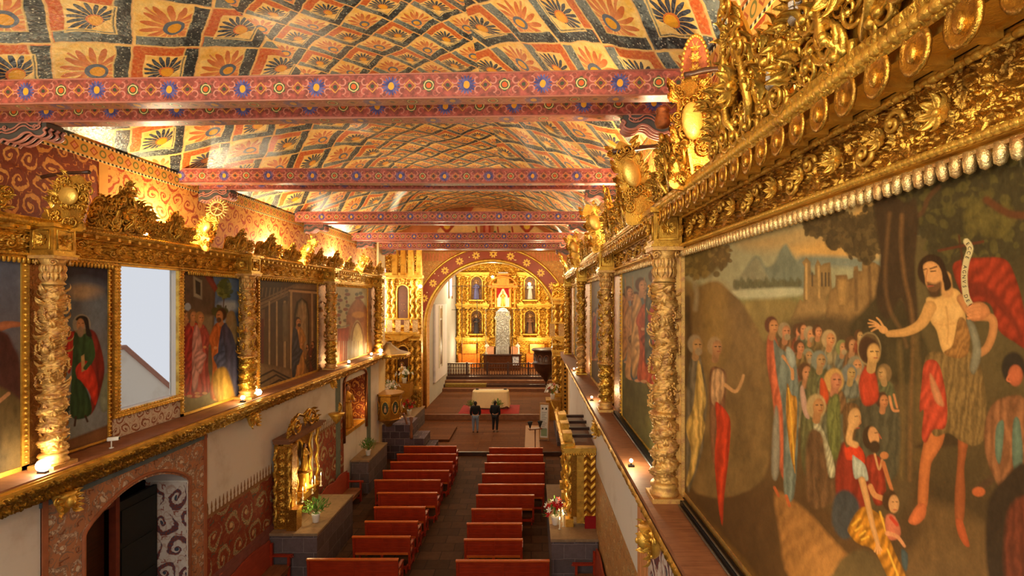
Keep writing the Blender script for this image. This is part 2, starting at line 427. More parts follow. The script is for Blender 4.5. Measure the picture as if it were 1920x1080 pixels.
def m_stone(name, base, joint, bw=.5, bh=.3, off=.5, bump=.012, rough=.75, mort=.012, var=.35):
    g = G(name, rough, 0, .12); u, v = g.uv(); p = g.vec(u, v)
    w = g.sep(g.noise(p, 3, 3, .5, 1)); u = u+(w[0]-.5)*.05; v = v+(w[1]-.5)*.05
    n = g.nt.nodes.new('ShaderNodeTexBrick'); g.put(n.inputs['Vector'], g.vec(u, v)); n.offset = off
    n.inputs['Scale'].default_value = 1; n.inputs['Mortar Size'].default_value = mort; n.inputs['Brick Width'].default_value = bw
    n.inputs['Row Height'].default_value = bh; n.inputs['Mortar Smooth'].default_value = .3; n.inputs['Bias'].default_value = 0
    B = lin(base); n.inputs['Color1'].default_value = (*[x*(1-var) for x in B], 1); n.inputs['Color2'].default_value = (*[min(1, x*(1+var)) for x in B], 1)
    n.inputs['Mortar'].default_value = (*lin(joint), 1)
    k = g.noise(p, 7, 5, .7)*.8+.6; g.base(g.mul(E(g, n.outputs[0]), g.rgb([k, k, k])))
    g.bump(g.noise(p, 22, 4)*.5-E(g, n.outputs[1]), bump, .8); return g.mat
def m_wood(name, c1, c2, rough=.4, scale=1.0, axis='u', spec=.5):
    g = G(name, rough, 0, spec); u, v = g.uv()
    p = g.vec(u*3*scale, v*40*scale) if axis == 'u' else g.vec(u*40*scale, v*3*scale)
    n = g.noise(p, 1, 4, .6); n2 = g.noise(g.vec(u, v), 5, 4)
    g.base(g.mix(g.ss(n*.6+n2*.4, .3, .7), lin(c1), lin(c2))); g.bump(n, .003, .5); return g.mat
def m_plaster(name, c, c2, spec=.2):
    g = G(name, .85, 0, spec); g.obj(); n = g.noise(g.ov, 1.1, 5, .65); n2 = g.noise(g.ov, 12, 4, .6)
    g.base(g.mix(g.ss(n, .5, .78)*.6, lin(c), lin(c2))); g.bump(n2, .006, .5); return g.mat

GOLD = m_gold('aged_gilding')
GOLDB = m_gold('bright_gilding', (230, 182, 76), (160, 108, 36), .34, .7, 1, .22)
GOLDD = m_gold('copper_toned_gilding', (200, 150, 58), (96, 58, 20), .24, .88, 1.4, .5)
GOLDP = m_gold('pink_bole_gilding', (222, 176, 96), (176, 118, 84), .36, .6, 2.4, .55)
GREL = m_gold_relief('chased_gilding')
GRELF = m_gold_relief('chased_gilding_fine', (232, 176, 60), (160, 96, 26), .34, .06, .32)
VAULT_S = m_vault('painted_vault_squares', False, .84)
VAULT_D = m_vault('painted_vault_diamonds', True, .54)
BEAM = m_beam('painted_beam'); SOFF = m_beam('painted_beam_soffit', (170, 96, 76), .11, .9, True)
RED = m_mural('red_gold_mural', (126, 60, 38), (214, 162, 84), (196, 128, 60), (98, 50, 34), .30, .35, .7, .3)
YELM = m_mural('ochre_mural', (226, 172, 88), (158, 62, 30), (176, 88, 42), (206, 138, 66), .30, .08, .7, .36)
WALLM = m_mural('pale_mural', (176, 120, 84), (206, 190, 166), (120, 70, 48), (86, 96, 96), .42, .3)
JAMBM = m_mural('white_blue_mural', (206, 196, 186), (62, 70, 86), (138, 58, 36), (170, 130, 112), .5, .15, .7, .4)
DADOM = m_mural('red_dado_mural', (128, 52, 34), (196, 160, 112), (74, 84, 66), (150, 88, 50), .6, .2)
PLAST = m_plaster('white_plaster', (214, 208, 198), (176, 160, 140))
PLASTG = m_plaster('grey_plaster', (170, 164, 160), (138, 128, 122))
FLOOR = m_stone('brown_floor_slabs', (78, 52, 34), (50, 34, 24), .62, .46, .5, .006, .8, .012, .3)
FLOORB = m_stone('brown_boards', (98, 58, 30), (70, 42, 24), 1.9, .42, .3, .004, .8, .01, .14)
STONE = m_stone('grey_andesite_blocks', (96, 82, 82), (126, 112, 110), .52, .36, .5, .012, .8, .009, .2)
STONET = m_stone('plinth_top_slab', (142, 116, 88), (112, 92, 70), 1.2, .9, .5, .004, .7, .006, .12)
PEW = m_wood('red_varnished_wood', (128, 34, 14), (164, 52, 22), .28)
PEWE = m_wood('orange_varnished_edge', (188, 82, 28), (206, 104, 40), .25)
DWOOD = m_wood('dark_wood', (46, 26, 16), (78, 44, 26), .4)
MWOOD = m_wood('brown_wood', (104, 62, 36), (142, 92, 56), .5)
LEDGEW = m_wood('ledge_planks', (118, 70, 42), (158, 104, 68), .6)
BLACK = m_plain('black_paint', (22, 20, 20), .5); GREYM = m_plain('grey_metal', (120, 118, 116), .35, .7)
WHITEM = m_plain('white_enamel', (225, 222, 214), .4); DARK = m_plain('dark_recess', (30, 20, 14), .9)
SILVER = m_gold('silver_sheet', (196, 190, 182), (112, 104, 102), .32, .8, 3, .0)
REDC = m_plain('red_cloth', (150, 8, 12), .85, n=.25); GREEN = m_plain('leaf_green', (86, 128, 44), .6, n=.35, scale=30)
WHITEC = m_plain('white_cloth', (226, 218, 196), .8, n=.08); SKIN = m_plain('painted_skin', (206, 150, 112), .5, n=.08)
PANE = m_emit('daylight_glass', (235, 238, 244), .85)
BULB = m_emit('lamp_glass', (255, 226, 160), 30); BULBW = m_emit('white_lamp_glass', (255, 240, 205), 40)
FLAME = m_emit('candle_flame', (255, 206, 120), 18)
VC = m_vcol('oil_on_canvas')
GRET = m_gold('shade_mottled_retable_gilding', (214, 160, 56), (52, 28, 12), .3, .75, 1.6, .75)  # dark mottling paints the shade of the carved recesses into the gilding
# ================================================================ setting: floors, walls, vault
def structure(o): o['kind'] = 'structure'; return o
LW, RW = -6.55, 1.65            # lower (plastered) wall faces
def add(name, mat, *boxes, parent=None):
    b = MB()
    for q in boxes: b.box(*q)
    return b.build(name, mat, parent)
structure(add('floor', FLOOR, (-6.9, 2.2, -3, 22.3, -.2, 0)))
structure(add('floor', FLOORB, (-8.6, 3.7, 22.3, 28.3, -.2, .15)))
structure(add('floor', FLOORB, (-8.6, 3.7, 28.3, 37.6, -.2, .45)))
structure(add('floor', FLOORB, (-6.7, 2.0, 37.6, 42.6, -.2, 1.25)))
for i in range(4):
    structure(add('trim_%d' % (1+i), DWOOD if i % 2 else MWOOD, (-6.5, 1.74, 35.4+.55*i, 37.6, .45+.2*i+.001, .45+.2*(i+1)-.001)))
structure(add('trim_9', MWOOD, (-8.6, 3.7, 28.22, 28.34, .16, .47)))
structure(add('trim_10', DWOOD, (-6.9, 2.2, 22.22, 22.34, .0, .17)))
# left lower wall with segmental door arch
D0, D1 = 7.27, 9.46
arch = []
for i in range(17):
    t = i/16; arch.append((D0+(D1-D0)*t, 3.55+.42*sin(pi*t)**.8))
wl = [(-3, -.1), (D0, -.1)]+arch+[(D1, -.1), (17.3, -.1), (17.3, 4.76), (-3, 4.76)]
b = MB(); b.prism(wl, 'x', LW, LW-.8); b.box(LW-.8, LW, 19.6, 21.3, -.1, 4.76)
b.box(LW-.8, LW, 17.3, 19.6, -.1, 2.3); b.box(LW-.8, LW, 17.3, 19.6, 4.1, 4.76); b.box(LW-.82, LW-.6, 17.3, 19.6, 2.3, 4.1)
structure(b.build('wall_left', PLAST))
# painted decoration on the lower left wall: pilasters, spandrel, dado
b = MB(); e = .012
b.box(LW, LW+e, 6.62, D0, 0, 4.3)
b.box(LW, LW+e, D1, 9.98, 0, 4.3)
b.prism([(6.62, 4.3)]+[(D0, 4.3)]+[(D0, 3.55)]+arch+[(D1, 4.3), (9.98, 4.3), (9.98, 4.5), (6.62, 4.5)], 'x', LW+.001, LW+e*1.4)
structure(b.build('trim_11', WALLM))
# moulded stripes framing the door
b = MB()
for pts in [[(LW+.02, D0-.03, 0), (LW+.02, D0-.03, 3.55)]+[(LW+.02, y, z+.06) for y, z in arch]+[(LW+.02, D1+.03, 3.55), (LW+.02, D1+.03, 0)]]:
    b.tube(pts, .03, 6)
b.box(LW, LW+.03, 6.62, 6.70, 0, 4.3); b.box(LW, LW+.03, 9.90, 9.98, 0, 4.3)
structure(b.build('trim_12', m_plain('faded_orange_paint', (166, 98, 62), .8, n=.3)))
structure(add('trim_13', m_plain('blue_grey_paint', (96, 110, 116), .8, n=.3), (LW, LW+.028, 6.6, 10.0, 4.22, 4.29)))
# dado between pilaster and side altar: painted band with a row of little painted cresting spikes
b = MB(); b.box(LW, LW+.012, 9.98, 13.0, .0, 2.62)
b.box(LW, LW+.012, 14.9, 17.3, .0, 2.9)
structure(b.build('trim_14', DADOM))
b = MB()
for (y0, y1, z) in [(9.98, 13.0, 2.62), (14.9, 17.0, 2.9)]:
    b.box(LW, LW+.02, y0, y1, z-.05, z+.01); y = y0+.05
    while y < y1-.06:
        b.prism([(y-.03, z), (y+.03, z), (y+.012, z+.1), (y+.024, z+.13), (y, z+.26), (y-.024, z+.13), (y-.012, z+.1)], 'x', LW, LW+.01); y += .13
structure(b.build('trim_15', m_plain('umber_paint', (140, 98, 60), .8, n=.3)))
structure(add('baseboard_left', m_plain('pink_base_paint', (132, 76, 66), .8, n=.3), (LW, LW+.05, 9.98, 13, 0, 1.25), (LW, LW+.03, 9.98, 13, 1.25, 1.35)))
# blue-green painted strips beside the niche
structure(add('trim_16', m_plain('grey_green_paint', (104, 116, 104), .8, n=.3), (LW, LW+.015, 16.6, 17.0, 0, 4.3), (LW, LW+.015, 19.75, 20.2, 0, 4.3)))
# upper left wall with window opening
W0, W1, WZ0, WZ1 = 7.96, 9.28, 5.22, 7.72
b = MB()
b.box(XL-.12, XL, -3, W0, 4.76, 9.38); b.box(XL-.12, XL, W1, 21.3, 4.76, 9.38)
b.box(XL-.12, XL, W0, W1, 4.76, WZ0); b.box(XL-.12, XL, W0, W1, WZ1, 9.38)
structure(b.build('wall_left_upper', PLAST))
# right walls
b = MB(); b.box(RW, RW+.8, -3, 21.3, -.1, 4.76); structure(b.build('wall_right', PLAST))
structure(add('wall_right_upper', PLAST, (XR, XR+.7, -3, 21.3, 4.76, 9.38)))
for side_, x_, d_, segs in (('left', XL, 1, [(-1, W0-.1), (W1+.1, 21.3)]), ('right', XR, -1, [(-1, 21.3)])):
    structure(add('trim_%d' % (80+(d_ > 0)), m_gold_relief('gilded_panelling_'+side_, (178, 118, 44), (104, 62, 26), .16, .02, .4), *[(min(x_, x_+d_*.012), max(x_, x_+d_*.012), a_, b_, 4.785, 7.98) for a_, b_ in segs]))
# painted upper wall strips under the vault + border band with dotted lines
def border_mat():
    g = G('dotted_border', .6, 0, .3); u, v = g.uv()
    col = g.mix(g.noise(g.vec(u, v), 5, 4), lin((226, 176, 84)), lin((206, 150, 70)))
    vv = (v-9.12)/.26
    a = (g.fract(u/.32)-.5)*.32; bq = (vv-.5)*.26; r = g.abs(a)+g.abs(bq)
    col = g.mix(1-g.ss(g.abs(r-.06), .008, .02), col, lin((170, 84, 44))); col = g.mix(g.lt(r, .03), col, lin((214, 130, 110)))
    rr = g.hyp(.16-g.abs(a), bq); col = g.mix(1-g.ss(g.abs(rr-.05), .008, .016), col, lin((120, 120, 60)))
    ck = g.gt(g.fract(u/.075), .5); e1 = g.lt(g.abs(vv-.06), .06); e2 = g.lt(g.abs(vv-.94), .06)
    col = g.mix(g.max(e1, e2), col, g.mix(ck, lin((236, 222, 170)), lin((52, 56, 44))))
    g.base(col); return g.mat
BORD = border_mat()
for sx, x in (('left', XL), ('right', XR)):
    d = 1 if sx == 'left' else -1
    if d > 0:
        structure(add('trim_21', RED, (x, x+.01, -1, 7.7, 7.98, 9.12)))
        structure(add('trim_25', YELM, (x, x+.01, 7.7, 21.3, 7.98, 9.12)))  # yellow glow of the uplights is put into this stretch's mural colour
        structure(add('trim_26', BORD, (x, x+.014, 7.62, 7.78, 7.98, 9.12)))
    else: structure(add('trim_20', YELM, (x-.01, x, -1, 21.3, 7.98, 9.12)))
    structure(add('trim_%d' % (22+(d > 0)), BORD, (min(x, x+d*.02), max(x, x+d*.02), -1, 21.3, 9.12, 9.38)))
# vault: sloping sides and flat middle (one mesh, slightly uneven plaster)
def vault():
    ys = np.linspace(-2.5, 22, 99)
    prof = [(XL-.05, 9.38), (-6.0, 9.86), (-5.3, 10.33), (-4.62, 10.74), (-4.05, 10.96), (-3.4, 11.03), (CX, 11.05), (-1.5, 11.03), (-.85, 10.96), (-.28, 10.74), (.40, 10.33), (1.1, 9.86), (XR+.05, 9.38)]
    s = [0]
    for i in range(1, len(prof)): s.append(s[-1]+math.hypot(prof[i][0]-prof[i-1][0], prof[i][1]-prof[i-1][1]))
    rnd = np.random.RandomState(4); V = []; UV = []
    ns = 61; ss_ = np.linspace(0, s[-1], ns)
    px = np.interp(ss_, s, [p[0] for p in prof]); pz = np.interp(ss_, s, [p[1] for p in prof])
    for y in ys:
        wob = .035*np.sin(y*1.3+ss_*.8)+.025*np.sin(y*2.7-ss_*1.9)+.02*np.sin(y*.6+ss_*3.1)
        edge = np.clip(np.minimum(ss_, s[-1]-ss_)*2, 0, 1)
        for k in range(ns): V.append((px[k], y, pz[k]+wob[k]*edge[k])); UV.append((y, ss_[k]-s[6]))
    Fc = grid_faces(len(ys), ns)[:, ::-1]
    mid = (Fc % ns).min(axis=1); c = ss_[mid]
    mi = ((c > s[4]-.1) & (c < s[8]-.05)).astype(int)
    o = link_mesh('ceiling', V, Fc, None, None, True, UV, mats=[VAULT_S, VAULT_D], mi=mi)
    # right-hand slope is painted as a mirror image: flip v there
    return structure(o)
vault()
# gable wall over the end of the nave, crossing walls, arch wall, chancel
structure(add('wall_back_gable', PLAST, (XL-.7, XR+.7, 22.0, 22.3, 9.55, 11.4)))
structure(add('ceiling_crossing', m_mural('crossing_ceiling_paint', (196, 120, 60), (226, 180, 90), (120, 50, 34), (80, 70, 50), .5), (-8.9, 4.0, 22.3, 30, 9.9, 10.1)))
b = MB(); b.box(-8.9, LW-.0, 21.3, 22.2, -.1, 10); b.box(RW, 4.0, 21.3, 22.2, -.1, 10); b.box(-9.2, -8.5, 22.2, 30.6, -.1, 10); b.box(3.6, 4.3, 22.2, 30.6, -.1, 10)
structure(b.build('wall_crossing', m_plaster('ochre_plaster', (222, 196, 150), (190, 150, 100))))
AC, AR, AZ, AY = -2.39, 3.95, 5.35, 30.0
def archpts(R, n=40, z0=AZ): return [(AC+R*cos(pi-pi*i/n), z0+R*sin(pi-pi*i/n)) for i in range(n+1)]
poly = [(-8.9, -.1), (AC-AR, -.1)]+archpts(AR)+[(AC+AR, -.1), (4.0, -.1), (4.0, 10.2), (-8.9, 10.2)]
b = MB(); b.prism(poly, 'y', AY, AY+.9)
structure(b.build('wall_arch', m_mural('arch_wall_paint', (206, 140, 70), (232, 192, 104), (150, 76, 44), (120, 104, 64), .30, .2)))
def ringprism(b, R0, R1, y0, y1, z0=AZ, n=40):
    p0 = archpts(R0, n, z0); p1 = archpts(R1, n, z0)
    for i in range(n): b.prism([p0[i], p0[i+1], p1[i+1], p1[i]], 'y', y0, y1)
def archi_mat():
    g = G('star_painted_band', .5, 0, .4); x, y, z = g.obj()
    dx = x-AC; dz = z-AZ; R = g.hyp(dx, dz); th = g.at2(dz, dx)
    a = (g.fract(th*4.2)-.5)/4.2*4.35; v = R-(AR+.47); r = g.hyp(a, v); t2 = g.at2(v, a)
    n = g.noise(g.ov, 5, 4); col = g.mix(n, lin((168, 66, 34)), lin((128, 58, 30)))
    col = g.mix(g.lt(r, .11+.13*1.0-(1-g.abs(g.sin(t2*4)))*.12), col, lin((234, 186, 72))); col = g.mix(g.lt(r, .07), col, lin((150, 70, 40)))
    col = g.mix(g.lt(g.vor(g.ov, 3.2), .12), col, lin((240, 214, 140)))
    g.base(col); return g.mat
b = MB(); ringprism(b, AR+.14, AR+.82, AY-.05, AY); structure(b.build('trim_30', archi_mat()))
b = MB(); b.tube([(x, AY-.06, z) for x, z in [(AC-AR-.07, .4)]+archpts(AR+.07)+[(AC+AR+.07, .4)]], .11, 10)
b.tube([(x, AY-.06, z) for x, z in archpts(AR+.88)], .07, 8)
structure(b.build('trim_31', GOLDB))
b = MB()
for i in range(64):
    x = -8.2+i*.185; b.prism([(x, 9.35), (x+.14, 9.35), (x+.14, 9.78), (x+.07, 9.86), (x, 9.78)], 'y', AY-.03, AY)
structure(b.build('trim_32', m_plain('striped_band_paint', (206, 120, 70), .7, n=.3)))
# chancel shell
b = MB(); b.box(-7.1, -6.35, 30.9, 43, -.1, 10.6); structure(b.build('wall_chancel_left', PLASTG))
b = MB(); b.box(1.75, 2.4, 30.9, 43, -.1, 10.6); structure(b.build('wall_chancel_right', m_plaster('golden_plaster', (214, 176, 110), (190, 140, 80))))
structure(add('wall_back', DARK, (-7.1, 2.4, 42.6, 43, -.1, 10.8)))
structure(add('ceiling_chancel', MWOOD, (-7.1, 2.4, 30.9, 43, 10.6, 10.8)))
# ledges (wooden tops of the cornices that carry the columns)
structure(add('trim_40', LEDGEW, (1.25, XR+.02, -.8, 21.2, 4.62, 4.78)))
structure(add('trim_41', LEDGEW, (XL-.02, -6.14, -.8, 21.2, 4.66, 4.78)))
# crossing window on the left, glowing with daylight
wz = empty('window_2', (0, 0, 0)); structure(wz)
add('window_pane', PANE, (-8.49, -8.46, 26.9, 29.8, 4.7, 8.8), parent=wz)
add('window_frame', m_plain('pale_frame', (222, 204, 160), .6), (-8.5, -8.4, 26.7, 26.9, 4.6, 8.9), (-8.5, -8.4, 29.8, 30, 4.6, 8.9), (-8.5, -8.4, 26.7, 30, 4.5, 4.7), (-8.5, -8.4, 26.7, 30, 8.8, 9), parent=wz)
# tall window strips high in the chancel
wz = empty('window_3', (0, 0, 0)); structure(wz)
add('window_pane', PANE, (-6.36, -6.33, 38.2, 39.6, 7.3, 9.1), parent=wz)
add('window_frame', MWOOD, (-6.36, -6.28, 38.0, 38.2, 7.1, 9.2), (-6.36, -6.28, 39.6, 39.8, 7.1, 9.2), parent=wz)
# ================================================================ oil paintings: coloured canvas meshes
def vnoise(x, y, seed=0):
    xi = np.floor(x).astype(np.int64); yi = np.floor(y).astype(np.int64); xf = x-xi; yf = y-yi
    xf = xf*xf*(3-2*xf); yf = yf*yf*(3-2*yf)
    def h(a, b):
        n = (a*374761393+b*668265263+seed*1442695041) & 0x7fffffff
        n = ((n ^ (n >> 13))*1274126177) & 0x7fffffff
        return ((n ^ (n >> 16)) & 0xffff)/65535.
    return (h(xi, yi)*(1-xf)+h(xi+1, yi)*xf)*(1-yf)+(h(xi, yi+1)*(1-xf)+h(xi+1, yi+1)*xf)*yf
def fbm(x, y, o=4, seed=0):
    s = 0; a = .5; t = 0
    for i in range(o): s = s+a*vnoise(x*2**i, y*2**i, seed+i*7); t += a; a *= .55
    return s/t
def spline(pts, closed=True, k=5):
    P = np.array(pts, float); n = len(P); out = []
    rng = range(n) if closed else range(n-1)
    for i in rng:
        if closed: a, b, c, d = P[(i-1) % n], P[i], P[(i+1) % n], P[(i+2) % n]
        else: a, b, c, d = P[max(i-1, 0)], P[i], P[i+1], P[min(i+2, n-1)]
        for j in range(k):
            t = j/k
            out.append(.5*((2*b)+(-a+c)*t+(2*a-5*b+4*c-d)*t*t+(-a+3*b-3*c+d)*t**3))
    if not closed: out.append(P[-1])
    return np.array(out)
class Paint:
    # a picture painted in its own flat coordinates (x right, y down)
    def __init__(s, X, Y): s.X = X; s.Y = Y; s.C = np.zeros((len(X), 3)); s.C[:] = lin((80, 60, 35)); s.k = 1.0
    def sub(s, x0, x1, y0, y1): return np.nonzero((s.X > x0) & (s.X < x1) & (s.Y > y0) & (s.Y < y1))[0]
    def blend(s, idx, a, col, tex=0, ts=8, seed=0, grad=None):
        c = np.array(lin(col))[None, :]*np.ones((len(idx), 1))
        if tex:
            n = fbm(s.X[idx]/ts, s.Y[idx]/(ts*2.2), 4, seed); c = c*(1+tex*(n[:, None]-.5)*2)
        if grad is not None: c = c*grad[:, None]
        a = np.clip(a, 0, 1)[:, None]; s.C[idx] = s.C[idx]*(1-a)+c*a
    def poly(s, pts, col, soft=1.0, tex=.25, ts=6, sp=True, folds=0, fs=7, fa=0.0, seed=0, al=1.0, light=0):
        P = spline(pts) if sp else np.array(pts, float)
        m = soft+1; idx = s.sub(P[:, 0].min()-m, P[:, 0].max()+m, P[:, 1].min()-m, P[:, 1].max()+m)
        if not len(idx): return
        x = s.X[idx]; y = s.Y[idx]; ins = np.zeros(len(idx), bool); d = np.full(len(idx), 1e9)
        Q = np.roll(P, -1, axis=0)
        for (ax, ay), (bx, by) in zip(P, Q):
            if ay != by:
                c = ((ay > y) != (by > y)) & (x < (bx-ax)*(y-ay)/(by-ay)+ax); ins ^= c
            L = (bx-ax)**2+(by-ay)**2+1e-9; t = np.clip(((x-ax)*(bx-ax)+(y-ay)*(by-ay))/L, 0, 1)
            d = np.minimum(d, (x-ax-t*(bx-ax))**2+(y-ay-t*(by-ay))**2)
        d = np.sqrt(d)*np.where(ins, 1, -1); a = np.clip(d/soft*.5+.5, 0, 1)*al
        g = np.ones(len(idx))
        if not light and soft <= 2 and not (folds == 0 and tex == 0): light = .3
        if folds:
            q = (x*cos(fa)+y*sin(fa)); w = fbm(x/fs/2.2, y/fs/6, 3, seed+5)*9
            g = 1+folds*np.sin(q/fs*2*pi*.5+w)
        if light: g = g*(1-light*np.clip(1-d/(light*14+3), 0, 1))
        s.blend(idx, a, col, tex, ts, seed, g)
    def ell(s, cx, cy, rx, ry, col, soft=.25, tex=.15, rot=0, al=1.0, light=0, ts=5):
        m = max(rx, ry)*1.3+1; idx = s.sub(cx-m, cx+m, cy-m, cy+m)
        if not len(idx): return
        x = s.X[idx]-cx; y = s.Y[idx]-cy; u = x*cos(rot)+y*sin(rot); v = -x*sin(rot)+y*cos(rot)
        r = np.sqrt((u/rx)**2+(v/ry)**2); a = np.clip((1-r)/soft+.5, 0, 1)*al
        g = 1-light*np.clip(r, 0, 1)**2+light*.3*(-u/rx) if light else None
        s.blend(idx, a, col, tex, ts, 3, g)
    def line(s, pts, w, col, soft=.8, sp=True, tex=.2, al=1.0, w2=None, light=.0):
        P = spline(pts, False) if (sp and len(pts) > 2) else np.array(pts, float)
        w2 = w if w2 is None else w2; m = max(w, w2)+2
        idx = s.sub(P[:, 0].min()-m, P[:, 0].max()+m, P[:, 1].min()-m, P[:, 1].max()+m)
        if not len(idx): return
        x = s.X[idx]; y = s.Y[idx]; best = np.full(len(idx), -1e9); n = len(P)-1
        for i in range(n):
            (ax, ay), (bx, by) = P[i], P[i+1]
            L = (bx-ax)**2+(by-ay)**2+1e-9; t = np.clip(((x-ax)*(bx-ax)+(y-ay)*(by-ay))/L, 0, 1)
            d = np.sqrt((x-ax-t*(bx-ax))**2+(y-ay-t*(by-ay))**2)
            hw = (w+(w2-w)*(i+t)/n)*.5; best = np.maximum(best, hw-d)
        a = np.clip(best/soft*.5+.5, 0, 1)*al
        g = 1-light*np.clip(1-best/(w*.35), 0, 1) if light else None
        s.blend(idx, a, col, tex, 5, 2, g)
    def foliage(s, cx, cy, rx, ry, col, n, seed, size=6, hi=None):
        r = np.random.RandomState(seed)
        s.ell(cx, cy, rx*.85, ry*.85, col, .3, .5)
        for i in range(n):
            a = r.rand()*2*pi; q = sqrt(r.rand()); c = col if (hi is None or r.rand() < .7) else hi
            s.ell(cx+rx*q*cos(a), cy+ry*q*sin(a), size*(.5+r.rand()), size*(.4+.7*r.rand()), c, .4, .3, r.rand()*3, .9)
    def head(s, x, y, h, skin=(190, 132, 82), hair=(70, 45, 25), face=1, beard=False, hood=None):
        w = h*.36
        if hood: s.ell(x-face*w*.2, y, w*1.5, h*.68, hood, .2)
        else: s.ell(x-face*w*.3, y-h*.1, w*1.25, h*.58, hair, .25)
        s.line([(x, y+h*.3), (x-face*w*.2, y+h*.75)], w*1.2, [q*.85 for q in skin])
        s.ell(x+face*w*.15, y+h*.02, w*.86, h*.47, skin, .25, .1, 0, 1, .3)
        dk = [q*.32 for q in skin]
        s.line([(x+face*w*.1-w*.35, y-h*.07), (x+face*w*.1-w*.05, y-h*.08)], h*.06, dk, .5, False); s.line([(x+face*w*.75, y-h*.07), (x+face*w*.45, y-h*.08)], h*.06, dk, .5, False)
        s.line([(x+face*w*.55, y-h*.04), (x+face*w*.62, y+h*.13)], h*.045, [q*.68 for q in skin], .6, False)
        s.line([(x+face*w*.2, y+h*.23), (x+face*w*.62, y+h*.22)], h*.05, (140, 60, 40), .5, False)
        if beard: s.ell(x+face*w*.35, y+h*.38, w*.62, h*.24, [q*1.3 for q in hair] if max(hair) < 120 else hair, .4)
    def robed(s, x, yh, H, robe, cloak, skin=(190, 132, 82), hair=(70, 45, 25), face=1, beard=True, feet=True, hood=None, arm=True, seed=1):
        h = H*.125; w = H*.105; y0 = yh+h*.75; yb = yh+H*.92
        s.poly([(x-w*.55, y0), (x+w*.55, y0), (x+w*.95, y0+H*.2), (x+w*.9, y0+H*.5), (x+w*1.1, yb), (x-w*1.0, yb), (x-w*.8, y0+H*.5), (x-w*1.0, y0+H*.2)], robe, 1, .3, 6, True, .28, max(2.5, H*.03), 0, seed, 1, .3)
        s.poly([(x-face*w*.7, y0), (x-face*w*.1, y0+H*.05), (x+face*w*.25, y0+H*.36), (x-face*w*.2, y0+H*.62), (x-face*w*.4, yb-H*.06), (x-face*w*.95, yb-H*.05), (x-face*w*.98, y0+H*.25)], cloak, 1, .3, 6, True, .3, max(2.5, H*.035), .4, seed+2, 1, .3)
        s.poly([(x-face*w*.5, y0+H*.30), (x+face*w*.7, y0+H*.36), (x+face*w*.4, y0+H*.46), (x, y0+H*.60), (x-face*w*.7, y0+H*.5)], cloak, 1, .3, 6, True, .3, max(2.5, H*.03), .9, seed+3)
        if arm:
            s.line([(x+face*w*.5, y0+H*.05), (x+face*w*1.0, y0+H*.18), (x+face*w*.6, y0+H*.26)], w*.55, robe, 1, True, .3, 1, w*.35, .3)
            s.ell(x+face*w*.5, y0+H*.265, w*.2, w*.16, skin)
        if feet:
            for q in (-.4, .5): s.ell(x+q*w, yb+H*.015, w*.32, H*.016, skin)
        s.head(x, yh, h, skin, hair, face, beard, hood)
def canvas_mesh(name, side, X, Zp, P, parent, mat=None):
    pass
def make_canvas(side, px0, px1, z0, z1, stepx, nz, inset=.0, extra=None):
    # canvas grid on the wall plane; its columns get denser where one stands closer to the loft
    x = (XR-.03-inset) if side > 0 else (XL+.03+inset)
    us = np.arange(px0, px1+1e-6, stepx); 
    if extra is not None: us = np.concatenate([us, extra])
    Yw = F*abs(x)/np.abs(us-VX)
    zz = np.linspace(z1, z0, nz); YY, ZZ = np.meshgrid(Yw, zz, indexing='ij'); U, _ = np.meshgrid(us, zz, indexing='ij')
    V = np.stack([np.full(YY.size, x), YY.ravel(), ZZ.ravel()], 1)
    Vpx = VY+(CZ-ZZ)*F/YY
    Fc = grid_faces(len(us), nz)
    Fc = Fc[:, ::-1] if side < 0 else Fc
    return V, Fc, Paint(U.ravel(), Vpx.ravel())
def framebars(b, side, y0, y1, z0, z1, wd, dp, x=None, top=True, bot=True, lef=True, rig=True):
    x = (XR if side > 0 else XL) if x is None else x; d = -1 if side > 0 else 1
    q = lambda a, bb, c, e_: b.box(min(x, x+d*dp), max(x, x+d*dp), a, bb, c, e_)
    if lef: q(y0-wd, y0, z0-wd*bot, z1+wd*top)
    if rig: q(y1, y1+wd, z0-wd*bot, z1+wd*top)
    if top: q(y0-wd, y1+wd, z1, z1+wd)
    if bot: q(y0-wd, y1+wd, z0-wd, z0)
def beads(b, p0, p1, n, r, shape=(1, 1, 1)):
    for i in range(n):
        t = (i+.5)/n; b.ball([p0[k]+(p1[k]-p0[k])*t for k in range(3)], (r*shape[0], r*shape[1], r*shape[2]), None, 6, 4)

